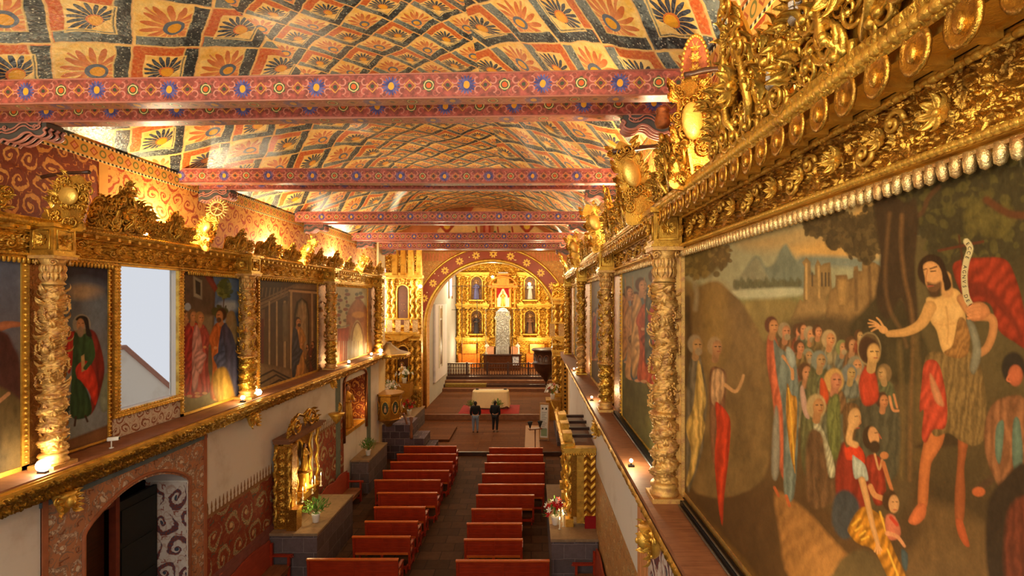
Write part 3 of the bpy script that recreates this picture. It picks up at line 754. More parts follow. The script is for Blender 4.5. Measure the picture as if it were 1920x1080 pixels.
# ---- big preaching scene on the right -----------------------------------------------------------
def paint_preaching():
    extra = np.array([1950, 1985, 2030, 2090, 2160, 2260, 2400.])
    V, Fc, p = make_canvas(1, 1284, 1932, 4.86, 7.62, 1.35, 660, extra=extra)
    X, Y = p.X, p.Y
    # ground tone
    n = fbm(X/60, Y/90, 5, 11); n2 = fbm(X/14, Y/40, 4, 5)
    t = np.clip((Y-520)/420, 0, 1)[:, None]
    p.C = (np.array(lin((126, 106, 62)))*(1-t)+np.array(lin((80, 56, 32)))*t)*(.72+.3*n[:, None]+.28*n2[:, None])
    dk = np.clip((X-1640)/120, 0, 1)*np.clip(1.3-(Y-330)/500, .55, 1); dk = dk[:, None]
    p.C = p.C*(1-dk)+np.array(lin((58, 50, 30)))*(.6+.8*n[:, None])*dk
    # sky
    p.poly([(1270, 440), (1930, 250), (1930, 330), (1660, 470), (1650, 520), (1480, 560), (1370, 560), (1285, 520)], (150, 146, 112), 6, .25, 40, False)
    p.poly([(1500, 440), (1560, 415), (1640, 380), (1650, 470), (1620, 490), (1540, 486), (1490, 478), (1470, 462)], (196, 152, 84), 12, .2, 30)
    p.poly([(1380, 455), (1500, 425), (1560, 405), (1600, 420), (1520, 455), (1440, 470)], (170, 142, 92), 12, .2, 30)
    p.poly([(1500, 482), (1540, 480), (1620, 484), (1650, 492), (1640, 506), (1560, 500), (1500, 500)], (118, 124, 108), 5, .2, 20)
    # mountains, lake
    p.poly([(1388, 535), (1398, 505), (1412, 483), (1424, 482), (1436, 500), (1452, 492), (1462, 470), (1474, 458), (1486, 478), (1500, 496), (1524, 510), (1530, 545), (1400, 552)], (112, 118, 100), 3, .3, 12)
    p.poly([(1372, 545), (1408, 492), (1420, 484), (1430, 500), (1440, 540)], (136, 132, 104), 3, .3, 10)
    for i in range(30): p.ell(1378+i*4.2, 533+3*sin(i*1.7), 4, 9+3*sin(i*2.3), (92, 90, 62), .5, .3, 0, .8)
    p.poly([(1350, 552), (1400, 543), (1500, 540), (1496, 556), (1440, 566), (1370, 568)], (176, 174, 140), 3, .15, 20)
    p.poly([(1360, 560), (1440, 562), (1500, 556), (1560, 580), (1560, 610), (1440, 600), (1396, 580)], (120, 118, 72), 5, .3, 12)
    p.poly([(1390, 570), (1470, 560), (1520, 572), (1700, 600), (1690, 640), (1450, 640), (1415, 620)], (136, 116, 66), 6, .3, 20)
    # castle on its rock
    p.poly([(1482, 600), (1500, 560), (1506, 566), (1508, 500), (1504, 492), (1512, 482), (1520, 492), (1520, 515), (1528, 515), (1528, 498), (1533, 486), (1540, 498), (1545, 494), (1557, 492), (1560, 545), (1548, 560), (1560, 586), (1530, 604)], (146, 116, 70), 1.2, .3, 8, False)
    for q in (1523, 1541, 1548, 1554): p.line([(q, 512), (q, 536)], 3, (84, 68, 46), .8, False)
    p.line([(1512, 495), (1512, 560)], 4, (184, 146, 88), 1, False); p.line([(1535, 500), (1536, 558)], 4, (176, 140, 84), 1, False)
    p.poly([(1546, 600), (1556, 545), (1566, 538), (1567, 522), (1566, 516), (1588, 515), (1590, 524), (1600, 520), (1601, 500), (1608, 498), (1610, 508), (1616, 508), (1617, 478), (1624, 476), (1628, 490), (1640, 492), (1652, 500), (1660, 560), (1640, 590), (1600, 604)], (138, 106, 62), 1.4, .35, 9, False)
    p.poly([(1570, 524), (1587, 524), (1585, 572), (1573, 572)], (178, 138, 80), 1, .2, 6, False)
    p.line([(1604, 510), (1606, 580)], 7, (110, 84, 50), 2, False); p.line([(1630, 500), (1632, 570)], 6, (104, 78, 46), 2, False)
    # brown rock on the left with golden streak
    p.poly([(1284, 560), (1300, 545), (1322, 532), (1345, 528), (1368, 545), (1390, 566), (1402, 584), (1418, 612), (1430, 640), (1440, 700), (1430, 900), (1284, 900)], (118, 92, 54), 3, .4, 18)
    p.poly([(1326, 540), (1352, 534), (1364, 560), (1362, 640), (1340, 700), (1326, 640)], (150, 118, 60), 14, .25, 10, True, 0, 7, 0, 0, .7)
    # left tree
    p.line([(1288, 560), (1292, 640), (1288, 720)], 12, (74, 54, 34), 3)
    p.line([(1300, 522), (1306, 550), (1304, 580)], 8, (150, 136, 104), 3, True, .2, .7)
    p.foliage(1312, 486, 46, 42, (94, 78, 42), 90, 4, 7, (120, 100, 54)); p.foliage(1350, 480, 20, 24, (100, 80, 44), 40, 5, 5, (128, 106, 60))
    # crowd shadow and bush
    p.poly([(1440, 650), (1500, 596), (1600, 596), (1660, 600), (1700, 700), (1700, 960), (1560, 960), (1480, 800)], (84, 66, 40), 10, .35, 16)
    p.poly([(1592, 622), (1620, 580), (1650, 552), (1690, 560), (1720, 600), (1750, 700), (1690, 720), (1630, 690)], (62, 52, 30), 5, .3, 12)
    # big tree: dark crown and trunks
    for (cx, cy, rx, ry, k, sd) in [(1536, 424, 32, 17, 60, 1), (1562, 414, 30, 20, 60, 2), (1590, 432, 32, 30, 80, 3), (1560, 452, 16, 16, 30, 7), (1600, 460, 22, 24, 40, 8), (1640, 430, 34, 46, 80, 9), (1625, 470, 16, 24, 40, 10)]:
        p.foliage(cx, cy, rx, ry, (72, 58, 34), k, sd, 6, (94, 76, 44))
    for (cx, cy, rx, ry, k, sd) in [(1720, 380, 80, 60, 150, 11), (1800, 350, 90, 70, 150, 12), (1900, 380, 80, 90, 150, 13), (1860, 440, 80, 50, 90, 14), (1780, 440, 50, 50, 80, 15)]:
        p.foliage(cx, cy, rx, ry, (56, 50, 30), k, sd, 11, (80, 72, 36))
    for q in range(16): p.ell(1810+(q*37 % 90), 380+(q*53 % 60), 14, 10, (100, 88, 40), .6, .4, q, .5)
    p.line([(1760, 350), (1740, 372), (1728, 400), (1700, 410)], 9, (82, 56, 34), 2); p.line([(1850, 375), (1890, 400), (1925, 404)], 14, (86, 50, 28), 3)
    p.poly([(1638, 372), (1672, 366), (1700, 380), (1716, 372), (1722, 420), (1716, 500), (1722, 600), (1712, 640), (1690, 560), (1664, 600), (1642, 560), (1650, 480)], (58, 42, 26), 3, .3, 10)
    p.line([(1668, 400), (1662, 470), (1660, 530), (1668, 580), (1690, 620), (1700, 650)], 6, (112, 80, 46), 3, True, .3, .6); p.line([(1691, 404), (1690, 460), (1696, 520), (1708, 575), (1712, 640), (1708, 760), (1706, 900)], 7, (122, 86, 48), 3, True, .3, .65)
    p.line([(1686, 640), (1692, 760), (1690, 900)], 8, (108, 86, 48), 4, True, .3, .7); p.line([(1716, 620), (1724, 760), (1722, 860)], 12, (96, 74, 40), 4, True, .3, .8)
    # foreground ground
    p.poly([(1284, 930), (1330, 980), (1400, 1060), (1430, 1100), (1284, 1100)], (118, 84, 40), 8, .4, 14, False)
    p.poly([(1452, 925), (1475, 930), (1520, 965), (1560, 1010), (1620, 1070), (1660, 1110), (1560, 1110), (1480, 1080), (1462, 1000)], (142, 98, 52), 4, .35, 12, True, .1, 14, 1)
    p.poly([(1590, 1040), (1620, 1030), (1650, 1052), (1700, 1110), (1560, 1110), (1570, 1060)], (84, 68, 42), 4, .3, 10)
    p.poly([(1730, 940), (1800, 960), (1860, 1000), (1900, 1100), (1700, 1100), (1720, 1000)], (100, 74, 42), 14, .3, 14)
    # two standing figures at the left edge
    p.poly([(1296, 668), (1310, 664), (1318, 690), (1326, 740), (1322, 800), (1316, 850), (1300, 900), (1288, 915), (1286, 760)], (112, 100, 80), 1.5, .3, 6, True, .3, 6)
    p.poly([(1308, 680), (1314, 690), (1324, 748), (1318, 780), (1322, 800), (1310, 850), (1300, 890), (1286, 912), (1296, 850), (1286, 800), (1300, 760)], (196, 160, 86), 1, .3, 5, True, .35, 6)
    p.line([(1312, 684), (1318, 730), (1312, 780)], 2.5, (214, 178, 104)); p.head(1306, 648, 30, (186, 142, 92), (150, 130, 100), 1, True)
    p.poly([(1332, 694), (1350, 690), (1362, 704), (1360, 760), (1364, 830), (1350, 900), (1334, 850), (1330, 760)], (126, 84, 56), 1.5, .3, 6, True, .25, 6)
    p.poly([(1335, 700), (1350, 692), (1360, 710), (1356, 742), (1345, 760), (1334, 750)], (190, 148, 104), 1.5, .3, 5, True, .3, 5)
    p.poly([(1341, 756), (1352, 760), (1366, 778), (1370, 800), (1366, 860), (1358, 930), (1354, 985), (1346, 940), (1340, 860), (1344, 800)], (190, 56, 26), 1, .25, 5, True, .25, 8, .1)
    p.line([(1360, 722), (1378, 734), (1388, 722), (1394, 704)], 7, (196, 148, 96), 1.2, True, .2, 1, 5); p.head(1343, 652, 30, (178, 128, 84), (158, 130, 90), 1, False)
    # crowd: (x, y, h, hair, face, beard, hood)
    R = np.random.RandomState(7)
    cols = [(98, 96, 72), (118, 84, 50), (136, 120, 84), (88, 88, 56), (138, 70, 42), (104, 104, 88), (116, 94, 54)]
    heads = [(1473, 622, 26, 0, None), (1498, 622, 22, 0, None), (1506, 618, 20, 1, None), (1520, 628, 24, 0, None), (1534, 622, 20, 0, None), (1556, 636, 26, 0, (168, 140, 96)), (1580, 652, 22, 0, (120, 120, 70)), (1598, 648, 26, 1, None), (1612, 630, 18, 0, None),
             (1516, 668, 22, 1, (132, 130, 104)), (1538, 676, 28, 1, (118, 122, 108)), (1500, 652, 22, 0, None), (1606, 686, 28, 0, (126, 118, 92)), (1595, 700, 26, 0, (110, 112, 104)), (1566, 714, 34, 0, (186, 142, 78)), (1634, 746, 24, -1, None), (1512, 700, 30, 1, None), (1656, 700, 26, -1, (120, 92, 56))]
    for i, (x, y, h, f, hd) in enumerate(heads):
        p.poly([(x-h*.4, y+h*.5), (x+h*.3, y+h*.5), (x+h*.8, y+h*1.2), (x+h*.9, y+h*3.2), (x-h*.9, y+h*3.2), (x-h*.8, y+h*1.2)], cols[i % 7], 3, .3, 6, True, .25, 6, .2, i)
    for i, (x, y, h, f, hd) in enumerate(heads):
        p.poly([(x-h*.35, y+h*.5), (x+h*.3, y+h*.5), (x+h*.6, y+h*1.1), (x+h*.5, y+h*1.8), (x-h*.6, y+h*1.7), (x-h*.6, y+h)], cols[(i*3+1) % 7], 2, .3, 6, True, .3, 5, .3, i)
        p.head(x, y, h, (190+R.randint(-14, 14), 136+R.randint(-12, 10), 86), (84, 56, 32) if i % 3 else (150, 130, 96), 1 if f >= 0 else -1, i % 3 == 0, hd)
    # tall foreground listener in rose and blue
    p.poly([(1440, 630), (1452, 628), (1462, 660), (1470, 720), (1478, 800), (1480, 900), (1462, 880), (1450, 760), (1438, 680)], (184, 92, 58), 1.5, .3, 5, True, .28, 7)
    p.poly([(1450, 636), (1462, 652), (1484, 668), (1494, 690), (1498, 760), (1492, 900), (1484, 940), (1470, 920), (1468, 780), (1456, 700)], (112, 120, 108), 1.5, .3, 5, True, .25, 8)
    p.line([(1468, 668), (1484, 690), (1486, 710)], 6, (190, 132, 82)); p.poly([(1476, 650), (1488, 660), (1492, 680), (1484, 690), (1474, 670)], (158, 164, 148), 1.5, .2)
    p.poly([(1476, 720), (1484, 740), (1494, 748), (1494, 800), (1490, 860), (1491, 888), (1482, 850), (1474, 780)], (186, 128, 44), 1, .3, 4, True, .35, 6)
    p.line([(1478, 728), (1484, 790), (1489, 870)], 2.5, (216, 164, 60)); p.head(1449, 612, 28, (196, 136, 84), (92, 52, 34), 1, False)
    p.poly([(1452, 770), (1460, 775), (1462, 860), (1456, 900), (1446, 880)], (142, 134, 116), 2, .3)
    p.line([(1452, 914), (1460, 930)], 5, (170, 84, 44)); p.line([(1474, 930), (1480, 948)], 6, (178, 92, 48))
    # middle figures
    p.poly([(1508, 740), (1520, 690), (1530, 702), (1534, 760), (1536, 800), (1530, 900), (1506, 880), (1500, 800)], (96, 92, 56), 2, .3, 5, True, .25, 6)
    p.poly([(1500, 730), (1506, 724), (1514, 760), (1518, 784), (1510, 782), (1503, 762)], (196, 156, 136), 1, .2)
    p.poly([(1538, 712), (1546, 714), (1554, 742), (1548, 760), (1538, 752)], (196, 76, 34), 1.5, .2); p.poly([(1554, 752), (1572, 740), (1576, 790), (1574, 850), (1560, 860), (1550, 800)], (104, 106, 54), 2, .3, 5, True, .2, 5)
    p.poly([(1590, 760), (1640, 752), (1684, 770), (1686, 860), (1670, 900), (1600, 880)], (78, 72, 52), 3, .3, 6, True, .2, 8)
    p.line([(1668, 744), (1674, 768), (1684, 770)], 5, (190, 126, 78)); p.line([(1676, 740), (1682, 764)], 4, (186, 122, 74)); p.head(1656, 752, 26, (190, 124, 76), (70, 46, 30), 1)
    p.poly([(1526, 790), (1540, 800), (1552, 830), (1562, 860), (1566, 890), (1556, 896), (1546, 880), (1530, 850)], (178, 168, 132), 1.2, .3, 5, True, .25, 5, .5)
    p.poly([(1518, 810), (1540, 812), (1548, 850), (1556, 896), (1566, 900), (1564, 940), (1520, 950), (1510, 870)], (98, 70, 44), 3, .3, 6, True, .2, 8)
    p.head(1533, 762, 34, (188, 132, 80), (70, 46, 26), 1, False, (172, 144, 96))
    # haloed listener
    p.ell(1630, 654, 22, 31, (150, 128, 86), .1, .1); p.ell(1630, 654, 20, 29, (96, 74, 44), .12, .2)
    p.poly([(1620, 690), (1634, 690), (1644, 710), (1646, 750), (1620, 760), (1610, 720)], (178, 60, 34), 2, .3); p.ell(1625, 655, 15, 24, (70, 44, 26), .2)
    p.head(1636, 662, 40, (204, 156, 92), (64, 40, 24), 1)
    # kneeling woman, man and child
    p.poly([(1576, 840), (1590, 826), (1612, 840), (1626, 870), (1630, 960), (1600, 1000), (1576, 980), (1566, 900)], (130, 42, 26), 2, .3, 6, True, .2, 10)
    p.poly([(1566, 930), (1590, 920), (1612, 950), (1600, 1000), (1580, 1010), (1560, 980)], (60, 62, 64), 3, .25)
    p.poly([(1584, 832), (1598, 828), (1616, 842), (1622, 862), (1618, 872), (1600, 864), (1586, 860)], (206, 62, 30), 1, .2)
    p.poly([(1598, 856), (1606, 858), (1622, 872), (1628, 896), (1624, 902), (1616, 894), (1602, 896)], (176, 180, 162), 1, .2, 5, True, .12, 4)
    p.poly([(1590, 990), (1606, 960), (1622, 950), (1640, 958), (1660, 975), (1668, 1010), (1680, 1040), (1700, 1090), (1670, 1090), (1640, 1034), (1610, 1020), (1594, 1004)], (172, 112, 30), 1.2, .3, 5, True, .35, 8, .5)
    for a, bq in [((1598, 985), (1612, 972)), ((1604, 995), (1616, 986)), ((1612, 1004), (1622, 996)), ((1616, 1012), (1628, 1006)), ((1664, 1030), (1684, 1080)), ((1650, 960), (1662, 1000))]: p.line([a, bq], 3.5, (222, 168, 58), 1.2, False)
    p.line([(1616, 900), (1626, 940), (1636, 985), (1646, 1020)], 13, (198, 146, 90), 1, True, .1, 1, 8, .25)
    for k, q in enumerate([(1640, 1034), (1645, 1038), (1650, 1038), (1653, 1032)]): p.line([(1644, 1016), ((1644+q[0])/2+1, 1026), q], 3.2, (200, 144, 88), .8)
    p.poly([(1584, 760), (1602, 756), (1612, 768), (1606, 800), (1600, 828), (1586, 838), (1580, 800)], (110, 78, 44), 1.5, .3, 4, True, .15, 4)
    p.ell(1602, 785, 12, 20, (206, 156, 98), .2, .1, .12, 1, .2); p.line([(1596, 800), (1592, 826), (1604, 834)], 12, (204, 154, 96), 1.5)
    p.line([(1611, 780), (1614, 792), (1610, 796)], 2, (176, 116, 70)); p.line([(1603, 781), (1608, 780)], 1.5, (80, 50, 30), .6, False); p.line([(1606, 803), (1611, 802)], 1.8, (160, 60, 44), .6, False)
    p.poly([(1624, 860), (1640, 852), (1654, 866), (1660, 900), (1660, 940), (1640, 945), (1630, 900)], (140, 46, 28), 1.5, .3, 5, True, .2, 6)
    p.line([(1640, 850), (1648, 880), (1654, 862)], 4, (190, 136, 86)); p.line([(1656, 868), (1666, 900), (1672, 918)], 8, (184, 110, 62), 1, True, .1, 1, 6); p.line([(1632, 912), (1640, 928), (1654, 934)], 10, (190, 128, 76))
    p.ell(1658, 854, 8, 7, (184, 116, 66)); p.ell(1630, 820, 13, 22, (60, 42, 26), .2); p.ell(1638, 818, 10, 18, (196, 140, 88), .2, .1, -.2); p.ell(1640, 838, 10, 12, (62, 44, 28), .3)
    p.line([(1640, 812), (1645, 811)], 1.6, (70, 40, 24), .6, False); p.line([(1648, 814), (1652, 822)], 2, (170, 84, 54))
    p.ell(1668, 938, 14, 20, (70, 46, 26), .2); p.ell(1676, 945, 10, 17, (206, 150, 96), .2, .1, 0, 1, .2); p.line([(1673, 941), (1676, 941)], 1.6, (60, 34, 24), .6, False); p.line([(1680, 941), (1683, 941)], 1.6, (60, 34, 24), .6, False); p.line([(1676, 956), (1681, 956)], 1.8, (170, 64, 50), .6, False)
    p.poly([(1662, 966), (1676, 966), (1688, 990), (1686, 1008), (1668, 1012), (1660, 990)], (196, 108, 78), 1.2, .15); p.line([(1664, 1000), (1682, 1006), (1696, 1024)], 9, (204, 138, 92), 1, True, .1, 1, 5); p.line([(1670, 970), (1682, 984)], 6, (184, 60, 40))
    p.poly([(1690, 1030), (1702, 1040), (1700, 1070), (1692, 1060)], (70, 84, 86), 1.5, .2)
    # the preacher
    p.poly([(1786, 500), (1806, 486), (1840, 483), (1884, 486), (1904, 520), (1920, 580), (1926, 650), (1900, 640), (1872, 618), (1856, 570), (1820, 566), (1800, 545)], (138, 44, 24), 1.5, .3, 8, True, .24, 12, .7)
    p.poly([(1806, 530), (1850, 536), (1900, 590), (1918, 640), (1890, 600), (1850, 560), (1812, 556)], (108, 34, 20), 4, .2)
    p.poly([(1716, 838), (1800, 800), (1848, 800), (1842, 826), (1790, 836)], (62, 46, 28), 4, .2)
    # legs
    p.poly([(1742, 800), (1770, 802), (1768, 830), (1756, 852), (1746, 870), (1742, 905), (1738, 950), (1722, 952), (1722, 900), (1728, 850)], (186, 106, 56), 1, .15, 6, True, 0, 7, 0, 0, 1, .35)
    p.poly([(1722, 945), (1736, 948), (1734, 970), (1718, 984), (1704, 980), (1706, 968)], (196, 104, 58), 1, .15)
    p.poly([(1798, 816), (1816, 820), (1812, 850), (1808, 880), (1810, 930), (1806, 978), (1792, 978), (1790, 930), (1794, 880), (1796, 850)], (150, 80, 42), 1.2, .15, 6, True, 0, 7, 0, 0, 1, .35)
    p.poly([(1792, 974), (1804, 976), (1812, 1000), (1818, 1024), (1808, 1022), (1796, 1000)], (176, 84, 44), 1, .15)
    # fur skirt and loincloth
    p.poly([(1736, 668), (1780, 660), (1818, 656), (1834, 676), (1846, 720), (1850, 780), (1846, 822), (1826, 836), (1800, 826), (1778, 812), (1750, 816), (1736, 760)], (118, 92, 52), 1.5, .35, 4, True, .22, 6, .1)
    p.poly([(1734, 680), (1754, 676), (1766, 700), (1776, 760), (1772, 802), (1750, 806), (1736, 830), (1728, 816), (1732, 770), (1724, 770), (1728, 720)], (176, 64, 40), 1, .25, 5, True, .22, 9, .4)
    p.poly([(1744, 700), (1758, 724), (1770, 760), (1756, 756), (1746, 730)], (196, 128, 84), 2, .2)
    # torso
    p.poly([(1736, 562), (1752, 556), (1762, 556), (1778, 544), (1790, 541), (1802, 552), (1808, 580), (1812, 610), (1806, 650), (1790, 668), (1772, 664), (1764, 650), (1756, 620), (1744, 600)], (206, 158, 92), 1.2, .1, 9, True, 0, 7, 0, 0, 1, .25)
    p.ell(1760, 590, 12, 10, (216, 170, 104), .6, .05, 0, .6); p.ell(1790, 584, 12, 14, (216, 170, 104), .6, .05, 0, .6); p.line([(1774, 575), (1778, 610), (1776, 645)], 2.5, (172, 120, 66), 1.5, True, 0, .6); p.line([(1752, 606), (1768, 610), (1790, 606)], 2, (176, 122, 68), 2, True, 0, .5)
    p.poly([(1796, 600), (1806, 596), (1818, 618), (1816, 660), (1800, 672), (1778, 668), (1770, 660), (1784, 650), (1790, 630)], (142, 98, 50), 1.2, .35, 4, True, .2, 5, .5)
    # outstretched arm and hand
    p.line([(1744, 576), (1728, 606), (1700, 622), (1666, 626)], 24, (200, 148, 84), 1, True, .08, 1, 12, .25)
    p.ell(1656, 618, 9, 7, (202, 146, 84), .2, .05, .5)
    for q in [(1630, 600), (1628, 606), (1630, 613), (1634, 621)]: p.line([(1654, 616), ((1654+q[0])/2, (616+q[1])/2-3), q], 4.2, (206, 148, 88), .8, True, .05, 1, 2.6)
    p.line([(1656, 612), (1650, 602), (1644, 596)], 4, (206, 148, 88), .8, True, .05, 1, 3)
    # arm with staff
    p.line([(1802, 560), (1824, 590), (1858, 596), (1862, 620), (1852, 650), (1838, 662)], 17, (178, 120, 70), 1, True, .08, 1, 15, .3)
    p.poly([(1812, 600), (1828, 610), (1840, 660), (1828, 700), (1818, 690), (1824, 650)], (124, 118, 96), 2, .2)
    p.line([(1798, 442), (1806, 500), (1812, 566)], 4, (76, 42, 24), 1, False); p.line([(1760, 470), (1843, 453)], 5, (88, 44, 26), 1, False)
    p.line([(1812, 453), (1819, 466), (1812, 490), (1808, 520), (1812, 556), (1822, 575)], 12, (196, 178, 130), .8, True, .1)
    p.poly([(1815, 574), (1834, 566), (1850, 572), (1856, 588), (1840, 600), (1820, 600)], (186, 118, 70), 1, .1)
    for k in range(4): p.line([(1836, 572+k*7), (1822, 574+k*7), (1815, 579+k*6)], 5, (196, 128, 78), .8, True, .05)
    # neck, head
    p.line([(1772, 520), (1776, 548)], 22, (190, 138, 80), 2); p.ell(1746, 508, 26, 30, (50, 32, 20), .15); p.poly([(1724, 500), (1740, 478), (1764, 484), (1776, 510), (1784, 536), (1772, 545), (1764, 520)], (48, 30, 18), 1.5, .3, 4, True, .15, 3)
    p.poly([(1731, 498), (1744, 490), (1758, 496), (1766, 512), (1766, 532), (1756, 546), (1744, 546), (1736, 534), (1734, 520)], (204, 146, 88), 1, .06, 6, True, 0, 7, 0, 0, 1, .2)
    p.line([(1731, 506), (1737, 504)], 2, (70, 42, 24), .7, False); p.line([(1744, 504), (1756, 500)], 2.4, (70, 42, 24), .8, False)
    p.line([(1745, 509), (1754, 508)], 2.2, (62, 38, 24), .8, False); p.line([(1739, 505), (1736, 526), (1741, 530)], 2.4, (170, 108, 62), .8); p.line([(1739, 536), (1748, 535)], 2, (150, 66, 44), .7, False)
    p.poly([(1738, 530), (1752, 532), (1764, 528), (1764, 546), (1754, 560), (1742, 552)], (66, 40, 24), 2.5, .3, 6, True, 0, 7, 0, 0, .85); p.line([(1740, 537), (1750, 536)], 2.2, (160, 76, 54), .7, False)
    # figures at the right bottom edge
    p.poly([(1860, 760), (1886, 744), (1920, 746), (1932, 800), (1930, 930), (1880, 920), (1850, 860), (1846, 800)], (130, 84, 52), 2, .3, 6, True, .25, 10)
    p.poly([(1868, 800), (1882, 790), (1880, 840), (1874, 870), (1866, 850)], (96, 116, 96), 1.5, .2); p.poly([(1900, 790), (1912, 790), (1918, 860), (1908, 900), (1898, 860)], (92, 110, 92), 1.5, .2)
    p.poly([(1880, 900), (1930, 880), (1940, 1100), (1860, 1100), (1850, 960)], (46, 34, 24), 4, .3); p.poly([(1890, 960), (1932, 940), (1932, 1090), (1886, 1090)], (96, 44, 28), 5, .3, 6, True, .2, 10)
    p.ell(1900, 690, 22, 30, (40, 34, 28), .2); p.ell(1904, 704, 14, 20, (176, 92, 58), .2, .1, 0, 1, .3); p.line([(1893, 702), (1888, 712), (1894, 716)], 3, (186, 100, 64)); p.line([(1858, 900), (1830, 920)], 14, (74, 52, 34), 3); p.ell(1835, 922, 12, 9, (176, 90, 48), .3)
    # cracquelure of light, worn varnish
    n = fbm(X/5, Y/9, 4, 21)[:, None]; p.C *= (.86+.28*n)
    p.C = (p.C*.92+np.array(lin((112, 90, 52)))*.08)*np.array([1.12, 1.05, .86])
    root = empty('painting', (XR, 3.2, 4.8), 0, 'huge canvas of a bare-chested preacher with red cloak addressing a seated crowd', 'painting')
    link_mesh('canvas', V-np.array([XR, 3.2, 4.8]), Fc, VC, root, True, col=np.clip(p.C, 0, 1))
    return root
p_big = paint_preaching()
# lettering on the preacher's scroll (flat painted letters lying on the canvas)
def scroll_text(parent):
    cu_pts = spline([(1812, 453), (1819, 466), (1812, 490), (1808, 520), (1812, 556), (1822, 575)], False)
    d = np.r_[0, np.cumsum(np.hypot(*np.diff(cu_pts, axis=0).T))]
    txt = 'ECCE AGNVS DEI'; V = []; Fc = []; n0 = 0; x = XR-.031
    for i, ch in enumerate(txt):
        if ch == ' ': continue
        s = 5+(d[-1]-9)*i/(len(txt)-1); q = np.array([np.interp(s, d, cu_pts[:, 0]), np.interp(s, d, cu_pts[:, 1])])
        q2 = np.array([np.interp(s+2, d, cu_pts[:, 0]), np.interp(s+2, d, cu_pts[:, 1])]); t = q2-q; t = t/(np.hypot(*t)+1e-9); nrm = np.array([-t[1], t[0]])
        tc = bpy.data.curves.new('t', 'FONT'); tc.body = ch; tc.size = 1; tc.align_x = 'CENTER'; to = bpy.data.objects.new('t', tc); COL.objects.link(to)
        dg = bpy.context.evaluated_depsgraph_get(); me = to.evaluated_get(dg).to_mesh(); vs = np.array([v.co[:] for v in me.vertices]); fs = [tuple(p_.vertices) for p_ in me.polygons]
        to.evaluated_get(dg).to_mesh_clear(); bpy.data.objects.remove(to)
        # letter x runs down the ribbon, letter y towards its right edge reversed
        px = q[0]+t[0]*vs[:, 0]*9.5+(-nrm[0])*(vs[:, 1]-.35)*9.5; py = q[1]+t[1]*vs[:, 0]*9.5+(-nrm[1])*(vs[:, 1]-.35)*9.5
        Yw = F*(XR-.03)/(px-VX); V += [(x-XR, a-3.2, CZ+(VY-bq)*a/F-4.8) for a, bq in zip(Yw, py)]
        Fc += [tuple(k+n0 for k in f) for f in fs]; n0 += len(vs)
    o = link_mesh('lettering', V, Fc, m_plain('dark_lettering', (50, 34, 24), .6), parent); o['label'] = 'dark painted letters on the scroll'
scroll_text(p_big)

def small_painting(name, side, px0, px1, z0, z1, fn, label, stepx=1.0, nz=260, frame=.07, origin=None, cat='painting', parts=True, fr=(1, 1, 1, 1)):
    V, Fc, p = make_canvas(side, px0, px1, z0, z1, stepx, nz)
    fn(p)
    y0, y1 = V[:, 1].min(), V[:, 1].max(); x = XR if side > 0 else XL
    root = empty(name, (x, (y0+y1)/2, z0), 0, label, cat); O = np.array([x, (y0+y1)/2, z0])
    n = fbm(p.X/4, p.Y/7, 3, 9)[:, None]
    link_mesh('canvas', V-O, Fc, VC, root, True, col=np.clip(p.C*(.88+.24*n), 0, 1))
    b = MB(); framebars(b, side, y0-O[1], y1-O[1], 0, z1-z0, frame, .05, 0, *[bool(q) for q in fr])
    d = -1 if side > 0 else 1; st = .07
    for (a, bb) in (((y0-O[1]-frame/2), 1), ((y1-O[1]+frame/2), 1)):
        k = int((z1-z0)/st); beads(b, (d*.055, a, 0), (d*.055, a, z1-z0), k, .024, (1, 1.2, .9))
    k = max(2, int((y1-y0)/st)); beads(b, (d*.055, y0-O[1], z1-z0+frame/2), (d*.055, y1-O[1], z1-z0+frame/2), k, .024, (1, .9, 1.2))
    b.build('frame', GOLDB, root)
    return root
# frame for the big canvas
def big_frame():
    O = (XR, 3.2, 4.8); b = MB(); y1 = F*(XR-.03)/(1284-VX)
    b.box(-.07, 0, y1-3.2, y1-3.2+.30, 0, 2.86); b.box(-.12, -.05, y1-3.2+.02, y1-3.2+.09, 0, 2.86); b.box(-.12, -.05, y1-3.2+.2, y1-3.2+.27, 0, 2.86)
    for k in range(46):
        z = .03+k*.062; b.ball((-.12, y1-3.2+.055, z), (.022, .04, .026), None, 8, 5); b.ball((-.12, y1-3.2+.235, z), (.022, .034, .024), None, 8, 5)
        b.leaf(.07, .035, .6, TR(-.075, y1-3.2+.145, z)@RY(-pi/2)@RZ((-1)**k*.8), 3)
    b.box(-.04, 0, -2.5, y1-3.2, 0, .06)
    b.build('frame', GOLDP, p_big)
big_frame()

